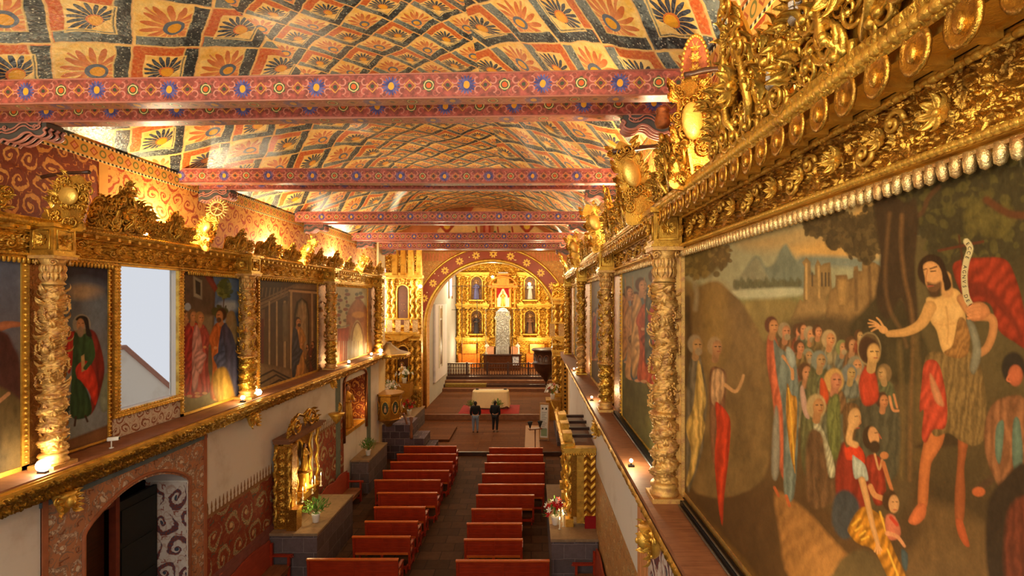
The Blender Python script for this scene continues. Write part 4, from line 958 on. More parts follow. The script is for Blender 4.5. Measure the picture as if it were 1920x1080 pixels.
def bg(p, top, bot, y0, y1, seed=1, amt=.5):
    n = fbm(p.X/18, p.Y/30, 4, seed)[:, None]; t = np.clip((p.Y-y0)/(y1-y0), 0, 1)[:, None]
    p.C = (np.array(lin(top))*(1-t)+np.array(lin(bot))*t)*(1-amt/2+amt*n)
def f_second(p):
    bg(p, (126, 124, 98), (78, 66, 34), 500, 780, 3)
    p.poly([(1160, 700), (1200, 690), (1240, 720), (1250, 860), (1160, 780)], (92, 84, 44), 6, .4, 8)
    for i, (x, y, H, r, c) in enumerate([(1168, 560, 120, (96, 100, 84), (150, 60, 34)), (1180, 548, 140, (120, 120, 110), (176, 120, 60)), (1190, 560, 160, (190, 140, 84), (120, 90, 50)), (1204, 536, 190, (96, 104, 100), (196, 150, 90)), (1214, 556, 170, (180, 84, 44), (140, 60, 34)), (1228, 520, 180, (150, 66, 38), (90, 88, 70)), (1240, 540, 200, (180, 70, 40), (110, 104, 84))]):
        p.robed(x, y, H, r, c, (196, 140, 92), (90, 60, 36), 1 if i % 2 else -1, i % 2 == 0, True, seed=i)
    for x in (1172, 1186, 1208): p.line([(x, 520), (x+2, 560)], 1.6, (160, 120, 70))
small_painting('painting', 1, 1167, 1262, 4.84, 7.56, f_second, 'canvas of a dense procession of figures between the two nearest right-hand columns', .6, 300, .09)
def f_third(p):
    bg(p, (120, 96, 64), (84, 64, 36), 520, 720, 4)
    for i in range(4): p.robed(1114+i*7, 590-i*6, 90+i*6, [(170, 80, 50), (110, 100, 80), (180, 130, 70), (120, 60, 40)][i], [(120, 100, 60), (150, 60, 40), (90, 90, 80), (170, 120, 60)][i], seed=i)
small_painting('painting', 1, 1109, 1148, 4.84, 7.5, f_third, 'tall brown canvas of standing figures between second and third right-hand columns', .5, 200, .08)
def f_fourth(p):
    bg(p, (150, 128, 84), (96, 80, 46), 520, 680, 5)
    p.robed(1086, 590, 70, (150, 70, 44), (90, 90, 60), seed=3); p.robed(1080, 596, 60, (120, 110, 70), (160, 120, 60), seed=4)
small_painting('painting', 1, 1077.5, 1095, 4.84, 7.45, f_fourth, 'narrow olive canvas beyond the third right-hand column, nearest the crossing', .5, 160, .08)
# left side canvases
def f_edge(p):
    bg(p, (92, 104, 128), (104, 92, 84), 480, 720, 6)
    p.poly([(-60, 620), (0, 604), (20, 602), (40, 605), (38, 612), (10, 618), (-60, 650)], (176, 110, 74), 1, .2, 6)
    p.poly([(-90, 640), (0, 620), (26, 650), (40, 700), (48, 900), (-90, 900)], (74, 44, 38), 3, .4, 10)
    p.poly([(-90, 720), (10, 730), (60, 800), (60, 960), (-90, 960)], (92, 74, 44), 4, .4, 10); p.line([(-10, 760), (16, 738)], 7, (170, 120, 80))
small_painting('painting', -1, -330, 38, 4.84, 7.56, f_edge, 'canvas with dark brown cloaked figure under a grey sky at far left edge', 1.6, 260, .1)
def f_saint(p):
    bg(p, (62, 72, 96), (120, 128, 132), 480, 700, 7)
    p.poly([(112, 486), (205, 488), (204, 530), (160, 520), (112, 524)], (50, 50, 66), 8, .4, 10)
    p.ell(158, 548, 30, 14, (176, 150, 110), .9, .2, 0, .7); p.ell(180, 590, 22, 34, (112, 128, 146), .9, .2, 0, .6)
    p.poly([(112, 830), (140, 820), (206, 795), (206, 900), (112, 900)], (120, 84, 52), 2, .3, 10, False); p.poly([(112, 848), (206, 822), (206, 900), (112, 910)], (72, 48, 32), 3, .3, 10, False)
    p.foliage(202, 735, 8, 18, (52, 70, 34), 24, 3, 4); p.foliage(122, 764, 8, 12, (40, 50, 30), 20, 4, 4); p.poly([(186, 720), (206, 700), (206, 760), (190, 770)], (130, 140, 120), 2, .3)
    p.poly([(128, 632), (140, 620), (172, 618), (186, 640), (196, 690), (188, 735), (176, 770), (166, 772), (172, 700)], (118, 40, 30), 1.2, .25, 6, True, .25, 9)
    p.poly([(124, 640), (136, 622), (142, 650), (134, 690), (128, 700), (120, 670)], (186, 48, 28), 1, .2, 6, True, .2, 6)
    p.poly([(140, 624), (164, 620), (176, 650), (170, 690), (160, 700), (162, 760), (150, 782), (132, 776), (134, 710), (136, 670)], (46, 76, 40), 1.2, .25, 6, True, .25, 7)
    p.poly([(142, 690), (160, 676), (176, 694), (184, 730), (178, 760), (164, 730), (148, 716)], (196, 52, 28), 1, .2, 6, True, .2, 8, .5); p.poly([(142, 712), (162, 730), (172, 772), (150, 786), (134, 776)], (44, 72, 38), 1, .2, 6, True, .2, 7)
    p.poly([(152, 668), (158, 664), (160, 694), (153, 698)], (196, 168, 110), .8, .1, 6, False); p.ell(159, 690, 5, 4, (196, 146, 96)); p.line([(170, 640), (174, 668), (160, 690)], 9, (50, 84, 44), 1, True, .2, 1, 8)
    p.ell(153, 608, 17, 19, (190, 176, 136), .1, .1, 0, .35); p.poly([(142, 600), (150, 592), (164, 596), (168, 616), (172, 630), (162, 628), (158, 606)], (44, 32, 24), 1, .2); p.ell(151, 609, 7.5, 12, (186, 138, 96), .2, .08, 0, 1, .2)
    p.ell(151, 622, 6, 10, (140, 120, 98), .3); p.line([(147, 606), (149, 606)], 1.2, (50, 30, 20), .5, False); p.line([(154, 606), (157, 606)], 1.2, (50, 30, 20), .5, False); p.line([(150, 608), (150, 613)], 1.2, (150, 100, 66), .5, False)
    p.line([(142, 782), (140, 798)], 4, (60, 40, 30)); p.line([(160, 780), (164, 790)], 4, (60, 40, 30))
small_painting('painting', -1, 116, 202, 4.84, 7.56, f_saint, 'canvas of a bearded saint in green and red robes holding a book', .7, 340, .03)
def f_house(p):
    bg(p, (78, 66, 54), (96, 82, 56), 500, 790, 8)
    p.poly([(398, 512), (450, 514), (450, 640), (400, 620)], (80, 104, 140), 4, .3, 10, False); p.ell(430, 575, 20, 10, (176, 184, 186), .9, .2, 0, .7); p.ell(420, 610, 16, 12, (150, 164, 176), .9, .2, 0, .7)
    p.poly([(340, 500), (398, 512), (404, 540), (400, 640), (340, 640)], (84, 68, 52), 1, .3, 8, False); p.poly([(378, 510), (394, 512), (410, 543), (402, 548)], (128, 56, 40), 1, .3, 5, False)
    p.poly([(362, 517), (379, 526), (379, 562), (363, 556)], (148, 140, 116), 1, .1, 5, False); p.poly([(366, 524), (376, 530), (376, 555), (367, 550)], (56, 48, 40), 1, .1, 5, False)
    p.poly([(372, 590), (400, 592), (398, 650), (372, 650)], (120, 104, 76), 3, .2, 6, False)
    p.foliage(421, 542, 12, 20, (74, 84, 40), 60, 4, 4, (104, 110, 54)); p.line([(420, 560), (418, 590)], 2, (80, 60, 36)); p.foliage(412, 584, 14, 10, (72, 72, 38), 30, 6, 4)
    p.poly([(424, 592), (440, 586), (446, 640), (426, 640)], (150, 126, 84), 1.5, .3)
    p.poly([(344, 720), (450, 690), (450, 780), (344, 800)], (120, 104, 60), 4, .35, 8, False)
    p.ell(352, 576, 6, 8, (150, 164, 176), .2)
    p.robed(350, 594, 150, (162, 44, 32), (140, 38, 28), hair=(90, 60, 36), face=1, beard=False, seed=3); p.robed(362, 593, 160, (176, 52, 34), (150, 44, 34), hair=(110, 80, 50), seed=4, beard=False)
    p.robed(376, 597, 150, (150, 66, 56), (180, 130, 120), hair=(150, 110, 60), face=1, beard=False, seed=5); p.robed(413, 592, 168, (176, 96, 44), (70, 76, 104), hair=(70, 48, 32), face=-1, beard=True, seed=6)
    p.poly([(416, 612), (432, 618), (444, 660), (448, 730), (440, 760), (426, 720), (422, 660)], (74, 72, 96), 1, .25, 5, True, .2, 7); p.poly([(400, 700), (424, 690), (440, 740), (446, 780), (420, 776), (402, 740)], (168, 130, 60), 2, .3, 6, True, .2, 8)
small_painting('painting', -1, 343, 448, 4.84, 7.56, f_house, 'canvas of red-robed women and two bearded men before a house with tree', .7, 300, .05)
def f_temple(p):
    bg(p, (72, 54, 38), (92, 70, 48), 520, 740, 9)
    L = lambda pts, w, c, sp=False: p.line(pts, w, c, .6, sp)
    p.poly([(480, 566), (545, 536), (556, 530), (596, 534), (596, 545), (550, 548), (480, 585)], (132, 104, 72), 1, .2, 5, False); L([(480, 570), (548, 540)], 1.5, (70, 52, 36)); L([(480, 578), (548, 546)], 1.5, (84, 62, 42))
    for i in range(9): L([(486+i*7, 540), (484+i*7, 556)], 2, (120, 98, 70))
    for x in (505, 519, 534, 542, 550): L([(x, 566), (x, 700)], 3 if x % 2 else 4.5, (156, 130, 92))
    p.poly([(540, 540), (592, 544), (594, 706), (540, 700)], (104, 78, 52), 1, .2, 6, False); p.poly([(551, 706), (551, 590), (556, 566), (566, 558), (576, 566), (580, 590), (580, 706)], (72, 58, 40), 1, .2, 6, False)
    p.poly([(556, 700), (556, 592), (560, 568), (566, 562), (574, 570), (577, 592), (577, 700)], (150, 128, 92), 1.5, .25, 5, False, .2, 3); L([(543, 545), (593, 549)], 4, (172, 140, 98)); L([(546, 546), (546, 700)], 4, (168, 138, 96)); L([(585, 550), (586, 700)], 3.5, (160, 130, 92))
    p.poly([(530, 572), (535, 566), (539, 572), (539, 640), (530, 640)], (120, 100, 72), 1, .2, 5, False); p.poly([(487, 580), (497, 580), (497, 612), (488, 612)], (120, 90, 66), 1, .2, 5, False); L([(492, 600), (492, 690)], 5, (96, 50, 40))
    p.poly([(484, 680), (540, 690), (596, 706), (596, 760), (484, 770)], (118, 92, 62), 1.5, .3, 6, False)
    for i in range(5): L([(484, 708+i*14), (512+i*6, 694+i*9), (556, 716+i*7)], 3.4, (58, 42, 30))
    p.robed(559, 604, 116, (176, 124, 62), (66, 62, 72), hair=(60, 42, 30), face=1, seed=7); p.robed(576, 650, 60, (150, 110, 66), (90, 70, 44), face=-1, seed=8, feet=False); p.robed(586, 645, 64, (110, 60, 40), (80, 60, 44), face=-1, seed=9, feet=False)
small_painting('painting', -1, 486, 594, 4.84, 7.52, f_temple, 'canvas of a dim columned temple with a figure in ochre before an arch', .6, 280, .06)
def f_frag(p):
    bg(p, (176, 166, 132), (160, 146, 116), 530, 690, 10, .25)
    for x, y0 in ((622, 548), (636, 556), (650, 545), (669, 552), (676, 550)):
        for k in range(9): p.ell(x+2*sin(k*2.1), y0+k*7, 3.5+1.6*sin(k*1.7), 3.2, (120, 64, 44) if k % 2 else (96, 84, 60), .4)
    p.poly([(650, 590), (672, 560), (692, 590), (690, 640), (656, 640)], (150, 96, 62), 1.5, .35, 4); p.poly([(632, 616), (654, 614), (652, 690), (634, 696)], (156, 72, 48), 1, .25, 5, False, .15, 5)
    p.poly([(658, 690), (658, 628), (670, 600), (682, 628), (684, 690)], (190, 166, 116), 1.2, .3, 4); p.line([(660, 690), (660, 630), (670, 604), (681, 630), (682, 690)], 2.4, (128, 80, 50)); p.line([(619, 618), (654, 610)], 2.5, (120, 112, 92), .7, False)
    p.ell(672, 590, 12, 6, (186, 130, 66), .4); 
    for k in range(12): p.line([(636+k*4, 640), (635+k*4, 690)], 1.4, (150, 110, 80) if k % 2 else (180, 160, 130), .6, False)
small_painting('painting', -1, 619, 688, 4.84, 7.45, f_frag, 'pale faded mural panel with red drapery and painted altarpiece on cream ground', .5, 220, .05)
# gable mural above the end of the nave
def gable():
    x0, x1, z0, z1 = XL+.3, XR-.3, 9.7, 11.35
    us = np.linspace(x0, x1, 420); zz = np.linspace(z1, z0, 100); XX, ZZ = np.meshgrid(us, zz, indexing='ij'); Yp = 21.98
    p = Paint((VX+XX*F/Yp).ravel(), (VY-(ZZ-CZ)*F/Yp).ravel())
    bg(p, (150, 90, 50), (190, 110, 60), 390, 450, 12)
    p.poly([(820, 432), (838, 414), (900, 416), (900, 450), (820, 450)], (232, 190, 120), 1, .15, 6, False); p.poly([(926, 414), (990, 416), (1020, 435), (1020, 450), (926, 450)], (232, 190, 120), 1, .15, 6, False)
    p.poly([(886, 392), (902, 380), (925, 378), (942, 386), (948, 400), (886, 402)], (236, 176, 104), 1, .2); p.line([(880, 402), (888, 386), (912, 378), (936, 384), (950, 402)], 3.5, (176, 80, 50), .8)
    p.line([(913, 404), (913, 450)], 14, (170, 66, 46), .8, False); p.line([(913, 404), (913, 450)], 6, (206, 120, 90), .8, False)
    for q in (838, 988): p.poly([(q-14, 424), (q, 408), (q+14, 424), (q, 440)], (178, 76, 46), 1, .2, 5, False); p.ell(q, 424, 6, 6, (226, 176, 60))
    for q in (893, 933, 960): p.line([(q, 426), (q+3, 446)], 3, (176, 60, 44), .8, False); p.ell(q-5, 438, 3, 5, (70, 100, 60))
    V = np.stack([XX.ravel(), np.full(XX.size, Yp), ZZ.ravel()], 1)
    structure(link_mesh('trim_50', V, grid_faces(420, 100)[:, ::-1], VC, None, False, col=np.clip(p.C, 0, 1)))
gable()
# ================================================================ gilded architecture
def np_scroll(u, v, s, tw=1.5):
    cv = v/s; iv = np.floor(cv); cu = u/s+iv*.5; iu = np.floor(cu); a = cu-iu-.5; b = cv-iv-.5
    h = ((iu+iv) % 2)*2-1; r = np.hypot(a, b)+1e-3; th = np.arctan2(b, a)/(2*pi)
    sp = np.abs(((th*h-np.log(r)*tw*.5) % 1)-.5); lob = np.abs(np.sin(th*2*pi*5+r*8))*.1
    L = np.clip(1-(sp+lob*.6)/.24, 0, 1)**.6*(r < .5); eye = np.clip(1-(r/.1)**2, 0, 1)**.5
    c = np.abs(np.abs(a)-.5)+np.abs(np.abs(b)-.5); leaf = np.clip(1-(c+lob)/.26, 0, 1)**.5
    return np.maximum(np.maximum(L, eye*1.3), leaf*.9)
def relief_h(u, v, s, seed=0):
    wu = (fbm(u*3, v*3, 2, seed)-.5)*s*.5; wv = (fbm(u*3, v*3, 2, seed+9)-.5)*s*.5
    a = np_scroll(u+wu, v+wv, s); b = np_scroll(u*1.03+s*.37+wv, v+s*.21+wu, s*.52)
    return a*.62+b*.3+fbm(u*28, v*28, 2, seed+3)*.14
def ypx(x, p0, p1, step):   # stations along the nave, denser where nearer
    us = np.arange(p0, p1, step) if p1 > p0 else np.arange(p0, p1, -step)
    return F*abs(x)/np.abs(us-VX)
def sweep(name, mat, prof, ys, nrow, amp, s, parent=None, side=1, seed=0, skip=None, loc=(0, 0, 0)):
    # carved band: profile (x, z) swept along Y, displaced outward by carved relief
    P = np.array(prof, float); d = np.r_[0, np.cumsum(np.hypot(*np.diff(P, axis=0).T))]
    t = np.linspace(0, d[-1], nrow); px = np.interp(t, d, P[:, 0]); pz = np.interp(t, d, P[:, 1])
    tx = np.gradient(px, t); tz = np.gradient(pz, t); nx, nz = tz, -tx
    if (nx.mean() > 0) == (side > 0): nx, nz = -nx, -nz
    Y, T = np.meshgrid(ys, t, indexing='ij'); h = relief_h(Y+100, T+seed*.7, s, seed)*amp
    e = np.minimum(T, d[-1]-T)/(d[-1]*.06+1e-6); h = h*np.clip(e, 0, 1)
    X = px[None, :]+nx[None, :]*h; Z = pz[None, :]+nz[None, :]*h
    V = np.stack([X.ravel(), Y.ravel(), Z.ravel()], 1)-np.array(loc); Fc = grid_faces(len(ys), nrow)
    if side > 0: Fc = Fc[:, ::-1]
    return link_mesh(name, V, Fc, mat, parent, True)
# ---------- entablatures above the paintings
def entablature(side):
    x = (lambda q: XR-q) if side > 0 else (lambda q: XL+q)
    O = (x(0), 10, 7.5)
    root = empty('entablature', O, 0, 'carved gilded frieze and cornice above the %s wall paintings' % ('right' if side > 0 else 'left'), 'cornice')
    if side > 0:
        ys = np.r_[np.linspace(.5, 1.5, 20), ypx(1.68, 2040, 1072, 1.5)]
        fr = [(x(.05), 7.585), (x(.07), 7.91)]; lipx = .36; zl = 7.93
    else:
        ys = np.r_[np.linspace(1.5, 5.6, 60), ypx(6.55, -70, 708, 1.5)]
        fr = [(x(.05), 7.585), (x(.06), 7.9)]; lipx = .26; zl = 7.93
    ys = np.unique(ys)
    sweep('frieze', GOLDD if side > 0 else GOLD, fr, ys, 44, .05 if side > 0 else .08, .17 if side > 0 else .2, root, side, 3, loc=O)
    y0, y1 = .5 if side > 0 else 1.5, 21.2
    b = MB()
    def bar(q0, q1, z0, z1): b.box(min(x(q0), x(q1)), max(x(q0), x(q1)), y0, y1, z0, z1, TR(*[-v for v in O]))
    bar(.013, .06, 7.54, 7.60); bar(.013, .10, 7.575, 7.59); bar(.013, .11, 7.9, 7.925); bar(.013, lipx-.06, 7.94, 7.99); bar(.013, lipx, 7.99, 8.03)
    b.build('moulding', GOLDB, root)
    b = MB(); y = 2.0 if side > 0 else 5.2; k = 0
    while y < 20.6:
        M = TR(x(.10)-O[0], y-O[1], 7.755-O[2])@RZ(-pi/2 if side > 0 else pi/2); k += 1
        b.rosette(.075 if k % 2 else .055, M, 8 if y < 10 else 6)
        if k % 2 == 0:
            for s in (1, -1): b.scroll(.06, 1.4, .014, M@TR(s*.10, 0, s*.04), 16, s)
        y += .34 if side > 0 else .38
    b.box(min(x(.03), x(.05)), max(x(.03), x(.05)), 2, 20.6, 7.74, 7.77, TR(*[-v for v in O])); b.build('rosettes', GOLDB, root)
    # twisted rope along the lip and the architrave
    for (q, z, r, nm, st) in ((lipx, 8.0, .022, 'rope_moulding', .05), (.1, 7.90, .014, 'bead_moulding', .04), (.11, 7.595, .014, 'bead_moulding', .035)):
        yy = ys[::1] if side > 0 else ys
        yy = np.unique(np.r_[yy, np.arange(y0, 12, st/4)]); k = 8; V = []
        for y in yy:
            rr = r*(1+.35*abs(sin(pi*y/st)))
            for a in range(k): V.append((x(q)+rr*cos(2*pi*a/k)-O[0], y-O[1], z+rr*sin(2*pi*a/k)-O[2]))
        link_mesh(nm, V, grid_faces(len(yy), k, True), GOLDB, root, True)
    # carved lip face
    sweep('cornice_lip', GOLD, [(x(lipx-.01), 7.955), (x(lipx+.02), 8.06)], ys, 10, .02, .07, root, side, 5, loc=O)
    # scalloped drops under the lip
    b = MB(); y = y0+.1 if side > 0 else 99; st = .20
    while y < 20.8:
        M = TR(x(lipx-.02)-O[0], y-O[1], 7.955-O[2])@RZ(-pi/2 if side > 0 else pi/2)
        b.lathe([(.0, -.002), (.072, 0), (.076, .012), (.06, .02), (.055, .012), (.02, .02), (0, .024)], (0, 0, 0), 14, M@TR(0, 0, -.05)@RX(pi/2)@SC(1, 1.25, 1))
        b.ball((0, -.02, -.06), (.026, .014, .04), M, 6, 4)
        y += st
    if side > 0: b.build('scalloped_drops', GOLDD, root)
    b = MB(); b.box(min(x(.12), x(.15)), max(x(.12), x(.15)), y0, y1, 7.925, 7.945, TR(*[-v for v in O])); y = y0+.2
    while y < 20.8:   # little modillions on the soffit
        b.box(x(.24) if side > 0 else x(.12), x(.12) if side > 0 else x(.24), y, y+.05, 7.9, 7.95, TR(*[-v for v in O])); y += .20
    b.build('modillions', GOLDB, root)
    # fringe of little tongues hanging over the top of the pictures
    b = MB(); b.box(min(x(.065), x(.085)), max(x(.065), x(.085)), y0, y1, 7.545, 7.56, TR(*[-v for v in O])); y = max(y0, 1.2) if side > 0 else 5
    while y < 20.6:
        st = .062
        if not (side < 0 and 7.8 < y < 9.5):
            M = TR(x(.075)-O[0], y-O[1], 7.52-O[2])
            b.lathe([(.004, -.045), (.018, -.035), (.024, 0), (.022, .04)], (0, 0, 0), 7 if y < 7 else 5, M@RX(.12*sin(y*37)))
        y += st if y < 12 else .12
    b.build('fringe', m_gold('pale_leaf', (236, 206, 140), (196, 130, 60), .25, .8, 2) if side > 0 else GOLDB, root)
    return root
entablature(1); entablature(-1)
# ---------- carved band under the left ledge, plain edge with gilding on the right
def ledge_band(side):
    if side < 0:
        O = (XL, 10, 4.4); root = empty('ledge_cornice', O, 0, 'long gilded carved shelf cornice under the left wall paintings', 'cornice')
        ys = np.unique(np.r_[np.linspace(1.5, 5.2, 60), ypx(6.3, -90, 710, 1.6)])
        sweep('carved_band', GOLD, [(-6.12, 4.70), (-6.13, 4.63), (-6.22, 4.58), (-6.30, 4.50), (-6.34, 4.42), (-6.46, 4.36), (-6.53, 4.36)], ys, 48, .055, .10, root, side, 8, loc=O)
        b = MB(); M = TR(*[-v for v in O]); b.box(-6.30, -6.08, 1.5, 21.2, 4.70, 4.735, M); b.box(-6.24, -6.11, 1.5, 21.2, 4.735, 4.76, M); b.build('moulding', GOLDB, root)
    else:
        O = (XR, 10, 4.4); root = empty('ledge_cornice', O, 0, 'broken gilded carved edge below the right wooden ledge', 'cornice')
        ys = np.unique(np.r_[np.linspace(1.5, 3, 30), ypx(1.28, 1420, 1062, 1.6)])
        sweep('carved_band', GOLD, [(1.235, 4.73), (1.22, 4.68), (1.27, 4.6), (1.36, 4.5), (1.5, 4.42), (1.64, 4.36)], ys, 26, .03, .1, root, side, 9, loc=O)
ledge_band(-1); ledge_band(1)
# ---------- cresting
def crest_mesh(L, H, seed, back=True, rich=1.0):
    R = random.Random(seed); b = MB()
    env = lambda x: H*(.5+.5*math.exp(-(x/(L*.22))**2)+.10*sin(x*14/L+seed))
    if back:
        pts = []
        n = 40
        for i in range(n+1):
            x = -L/2+L*i/n; pts.append((x, max(.06, env(abs(x))*.84+.04*abs(sin(i*1.3)))))
        b.prism([(L/2, 0), (-L/2, 0)]+pts, 'y', -.012, .012)
    for z in (.03,): b.tube([(-L/2, -.03, z), (L/2, -.03, z)], .022, 8)
    N = int(24*rich*L/.9)
    for i in range(N):
        x = R.random()**.9*L/2; z = .07+R.random()*(env(x)*.9-.07); r = R.uniform(.035, .095)*min(1.2, H/.7); hd = R.choice((1, -1)); ph = R.random()*6.28
        tn = R.uniform(1.1, 1.7)
        for s in (1, -1):
            b.scroll(r, tn, r*.17, TR(s*x, -.03-R.random()*.04, z)@RY(s*ph), 22, hd*s, None)
    M_ = int(20*rich*L/.9)
    for i in range(M_):
        x = R.random()*L/2; z = R.uniform(.3, 1.0)*env(x)*.85; Lf = R.uniform(.06, .12)*min(1.2, H/.7); a = R.uniform(-.9, .5)+(.4 if x > L*.3 else 0); cu = R.uniform(.6, 1.6); dy = -.02-R.random()*.07
        for s in (1, -1):
            # leaf pointing outward/up in the xz plane, curling to the front
            b.leaf(Lf, Lf*.33, cu, TR(s*x, dy, z)@RY(-(pi/2-s*(.2+x*.9/L)-a*s*.5))@RX(pi/2+(.3*s)), R.choice((3, 4, 5)), .01)
    # crown leaves on the silhouette
    n = 11
    for i in range(n):
        x = (i-(n-1)/2)*L/n; b.leaf(.085*H/.6, .04, 1.1, TR(x, -.02, env(abs(x))*.80)@RY(-(pi/2-x*1.1/L))@RX(pi/2), 4, .012)
    b.rosette(.10*H/.7, TR(0, -.09, H*.40), 9); b.ball((0, -.04, H*.93), (.035, .03, .045)); b.rosette(.06, TR(0, -.07, H*.72), 7)
    for s in (1, -1): b.tube([(s*.06, -.06, .06), (s*.17, -.08, .2), (s*.14, -.08, H*.5), (s*.03, -.06, H*.8)], [.02, .03, .022, .01], 7)
    for i in range(int(L/.05)): b.ball((-L/2+.025+i*.05, -.045, .03), .018, None, 6, 4)
    return b
crest_defs = {}
def crest(kind, loc, side, label, tilt=.32, sc=1.0, mat=None, group='carved gilded cresting panels along the cornices', dy=0):
    key = (kind, mat.name if mat else '')
    if key not in crest_defs:
        L, H, seed, rich = {'a': (1.08, .86, 3, 1.7), 'b': (1.15, .66, 8, 1.6), 'c': (1.0, .95, 14, 1.7), 'far': (1.1, .6, 21, .9)}[kind]
        o = crest_mesh(L, H, seed, True, rich).build('cresting', mat or GOLD, None); crest_defs[key] = o
    else:
        o = crest_defs[key].copy(); COL.objects.link(o)
    o.matrix_world = TR(*loc)@RZ((-pi/2 if side > 0 else pi/2)+dy)@RX(tilt)@SC(sc)
    tag(o, label, 'cresting', group)
    return o
ord_ = ['nearest', 'second', 'third', 'fourth', 'fifth', 'sixth', 'seventh', 'eighth', 'ninth', 'tenth', 'eleventh', 'twelfth', 'thirteenth', 'fourteenth', 'fifteenth']
yc = [2.1, 3.2, 4.95, 7.3, 8.45, 10.8, 12.0, 13.15, 15.3, 16.5, 17.7, 20.0]
for i, y in enumerate(yc):
    crest('acb'[i % 3] if y < 9 else 'far', (1.44, y, 8.02), 1, 'gilded scroll cresting on the right cornice, %s from the loft' % ord_[i], .16, 1.0 if y < 9 else 1.0)
yc = [5.4, 7.6, 8.7, 10.7, 11.9, 13.0, 14.7, 15.9, 17.1, 19.3, 20.4]
for i, y in enumerate(yc):
    crest('bab'[i % 3] if y < 9.5 else 'far', (XL+.30, y, 8.02), -1, 'gilded scroll cresting on the left cornice, %s from the loft' % ord_[i], .22, (.9, 1.0, .85)[i % 3])
# ---------- tall finials that lean out over the cornice, tied back with wooden pegs
def finial(loc, side, H, label, tilt=.45, ring=False, W=.34, face=None, mt=None):
    x, y, z = loc; root = empty('finial', loc, 0, label, 'finial', 'tall leaning carved finials of the cresting')
    M = RZ(-pi/2 if side > 0 else pi/2)@RX(tilt) if face is None else TR(-.02, 0, 0)@RY(face)
    b = MB(); pts = [(-W*.5, 0), (-W*.55, H*.15), (-W*.36, H*.3), (-W*.42, H*.5), (-W*.3, H*.72), (-W*.34, H*.85), (-W*.15, H*.95), (0, H), (W*.15, H*.95), (W*.34, H*.85), (W*.3, H*.72), (W*.42, H*.5), (W*.36, H*.3), (W*.55, H*.15), (W*.5, 0)]
    b.prism([tuple(p) for p in spline(pts, True, 4)], 'y', -.02, .02, M)
    b.build('back_board', mt or GOLD, root)
    R = random.Random(int(y*10)); b = MB()
    for i in range(16):
        q = R.uniform(0.02, W*.4); h = R.uniform(.06, H*.9); r = R.uniform(.04, .075); ph = R.random()*6
        for s in (1, -1): b.scroll(r, 1.4, r*.18, M@TR(s*q, -.04, h)@RY(s*ph), 20, s)
    for i in range(18):
        h = R.uniform(.05, H*.95); q = W*(.45-.2*h/H)
        for s in (1, -1): b.leaf(R.uniform(.08, .15), .035, 1.0, M@TR(s*q, -.02, h)@RY(-(pi/2-s*R.uniform(.5, 1.3)))@RX(pi/2), 4)
    b.build('carved_foliage', mt or GOLD, root)
    b = MB(); b.ball((0, -.07, H*.58), (W*.26, .05, H*.17), M, 16, 10); b.build('cartouche', m_gold('smooth_cream_gilding', (238, 196, 92), (206, 150, 60), .35, .55, .8, .1), root)
    if ring:
        b = MB(); n = 20; Mr = M@TR(0, -.03, H*1.16)
        b.tube([(.13*cos(2*pi*k/24), 0, .13*sin(2*pi*k/24)) for k in range(25)], .018, 6, Mr)
        for k in range(n): a = 2*pi*k/n; b.lathe([(.016, 0), (.012, .05), (0.002, .1)], (0, 0, 0), 5, Mr@RY(a)@TR(0, 0, .14))
        b.tube([(-.12, 0, 0), (.12, 0, 0)], .01, 5, Mr); b.tube([(0, 0, -.12), (0, 0, .12)], .01, 5, Mr); b.tube([(-.08, 0, -.08), (.08, 0, .08)], .008, 5, Mr)
        b.build('radiant_ring', GOLDP, root)
    return root
finial((1.47, 6.25, 8.0), 1, 1.05, 'tall leaning gilded finial with cream cartouche above the nearest right-hand column', .2, False, .42, -.33)
finial((1.47, 4.45, 8.0), 1, 1.0, 'tall leaning gilded finial beside the nearest painted beam at right', .1, False, .36, -.05, GOLDD)
finial((1.47, 9.75, 8.0), 1, .95, 'leaning gilded finial above the second right-hand column', .2, False, .42, -.4); finial((1.47, 14.3, 8.0), 1, .95, 'leaning gilded finial above the third right-hand column', .2, False, .42, -.4)
finial((1.47, 19.0, 8.0), 1, .9, 'leaning gilded finial above the last right-hand column')
finial((XL+.34, 6.7, 8.0), -1, .72, 'broad gilded cresting finial above the grape-carved left column', .3, False, .5, .35)
finial((XL+.28, 9.55, 8.0), -1, .72, 'gilded finial carrying a radiant ring beside second painted beam', .62, True, .34, .45)
finial((XL+.28, 13.8, 8.0), -1, .8, 'slim gilded finial leaning out under the third painted beam', .5, False, .3, .5); finial((XL+.28, 18.3, 8.0), -1, .7, 'slim gilded finial leaning out under the fourth painted beam', .4, False, .3, .5)
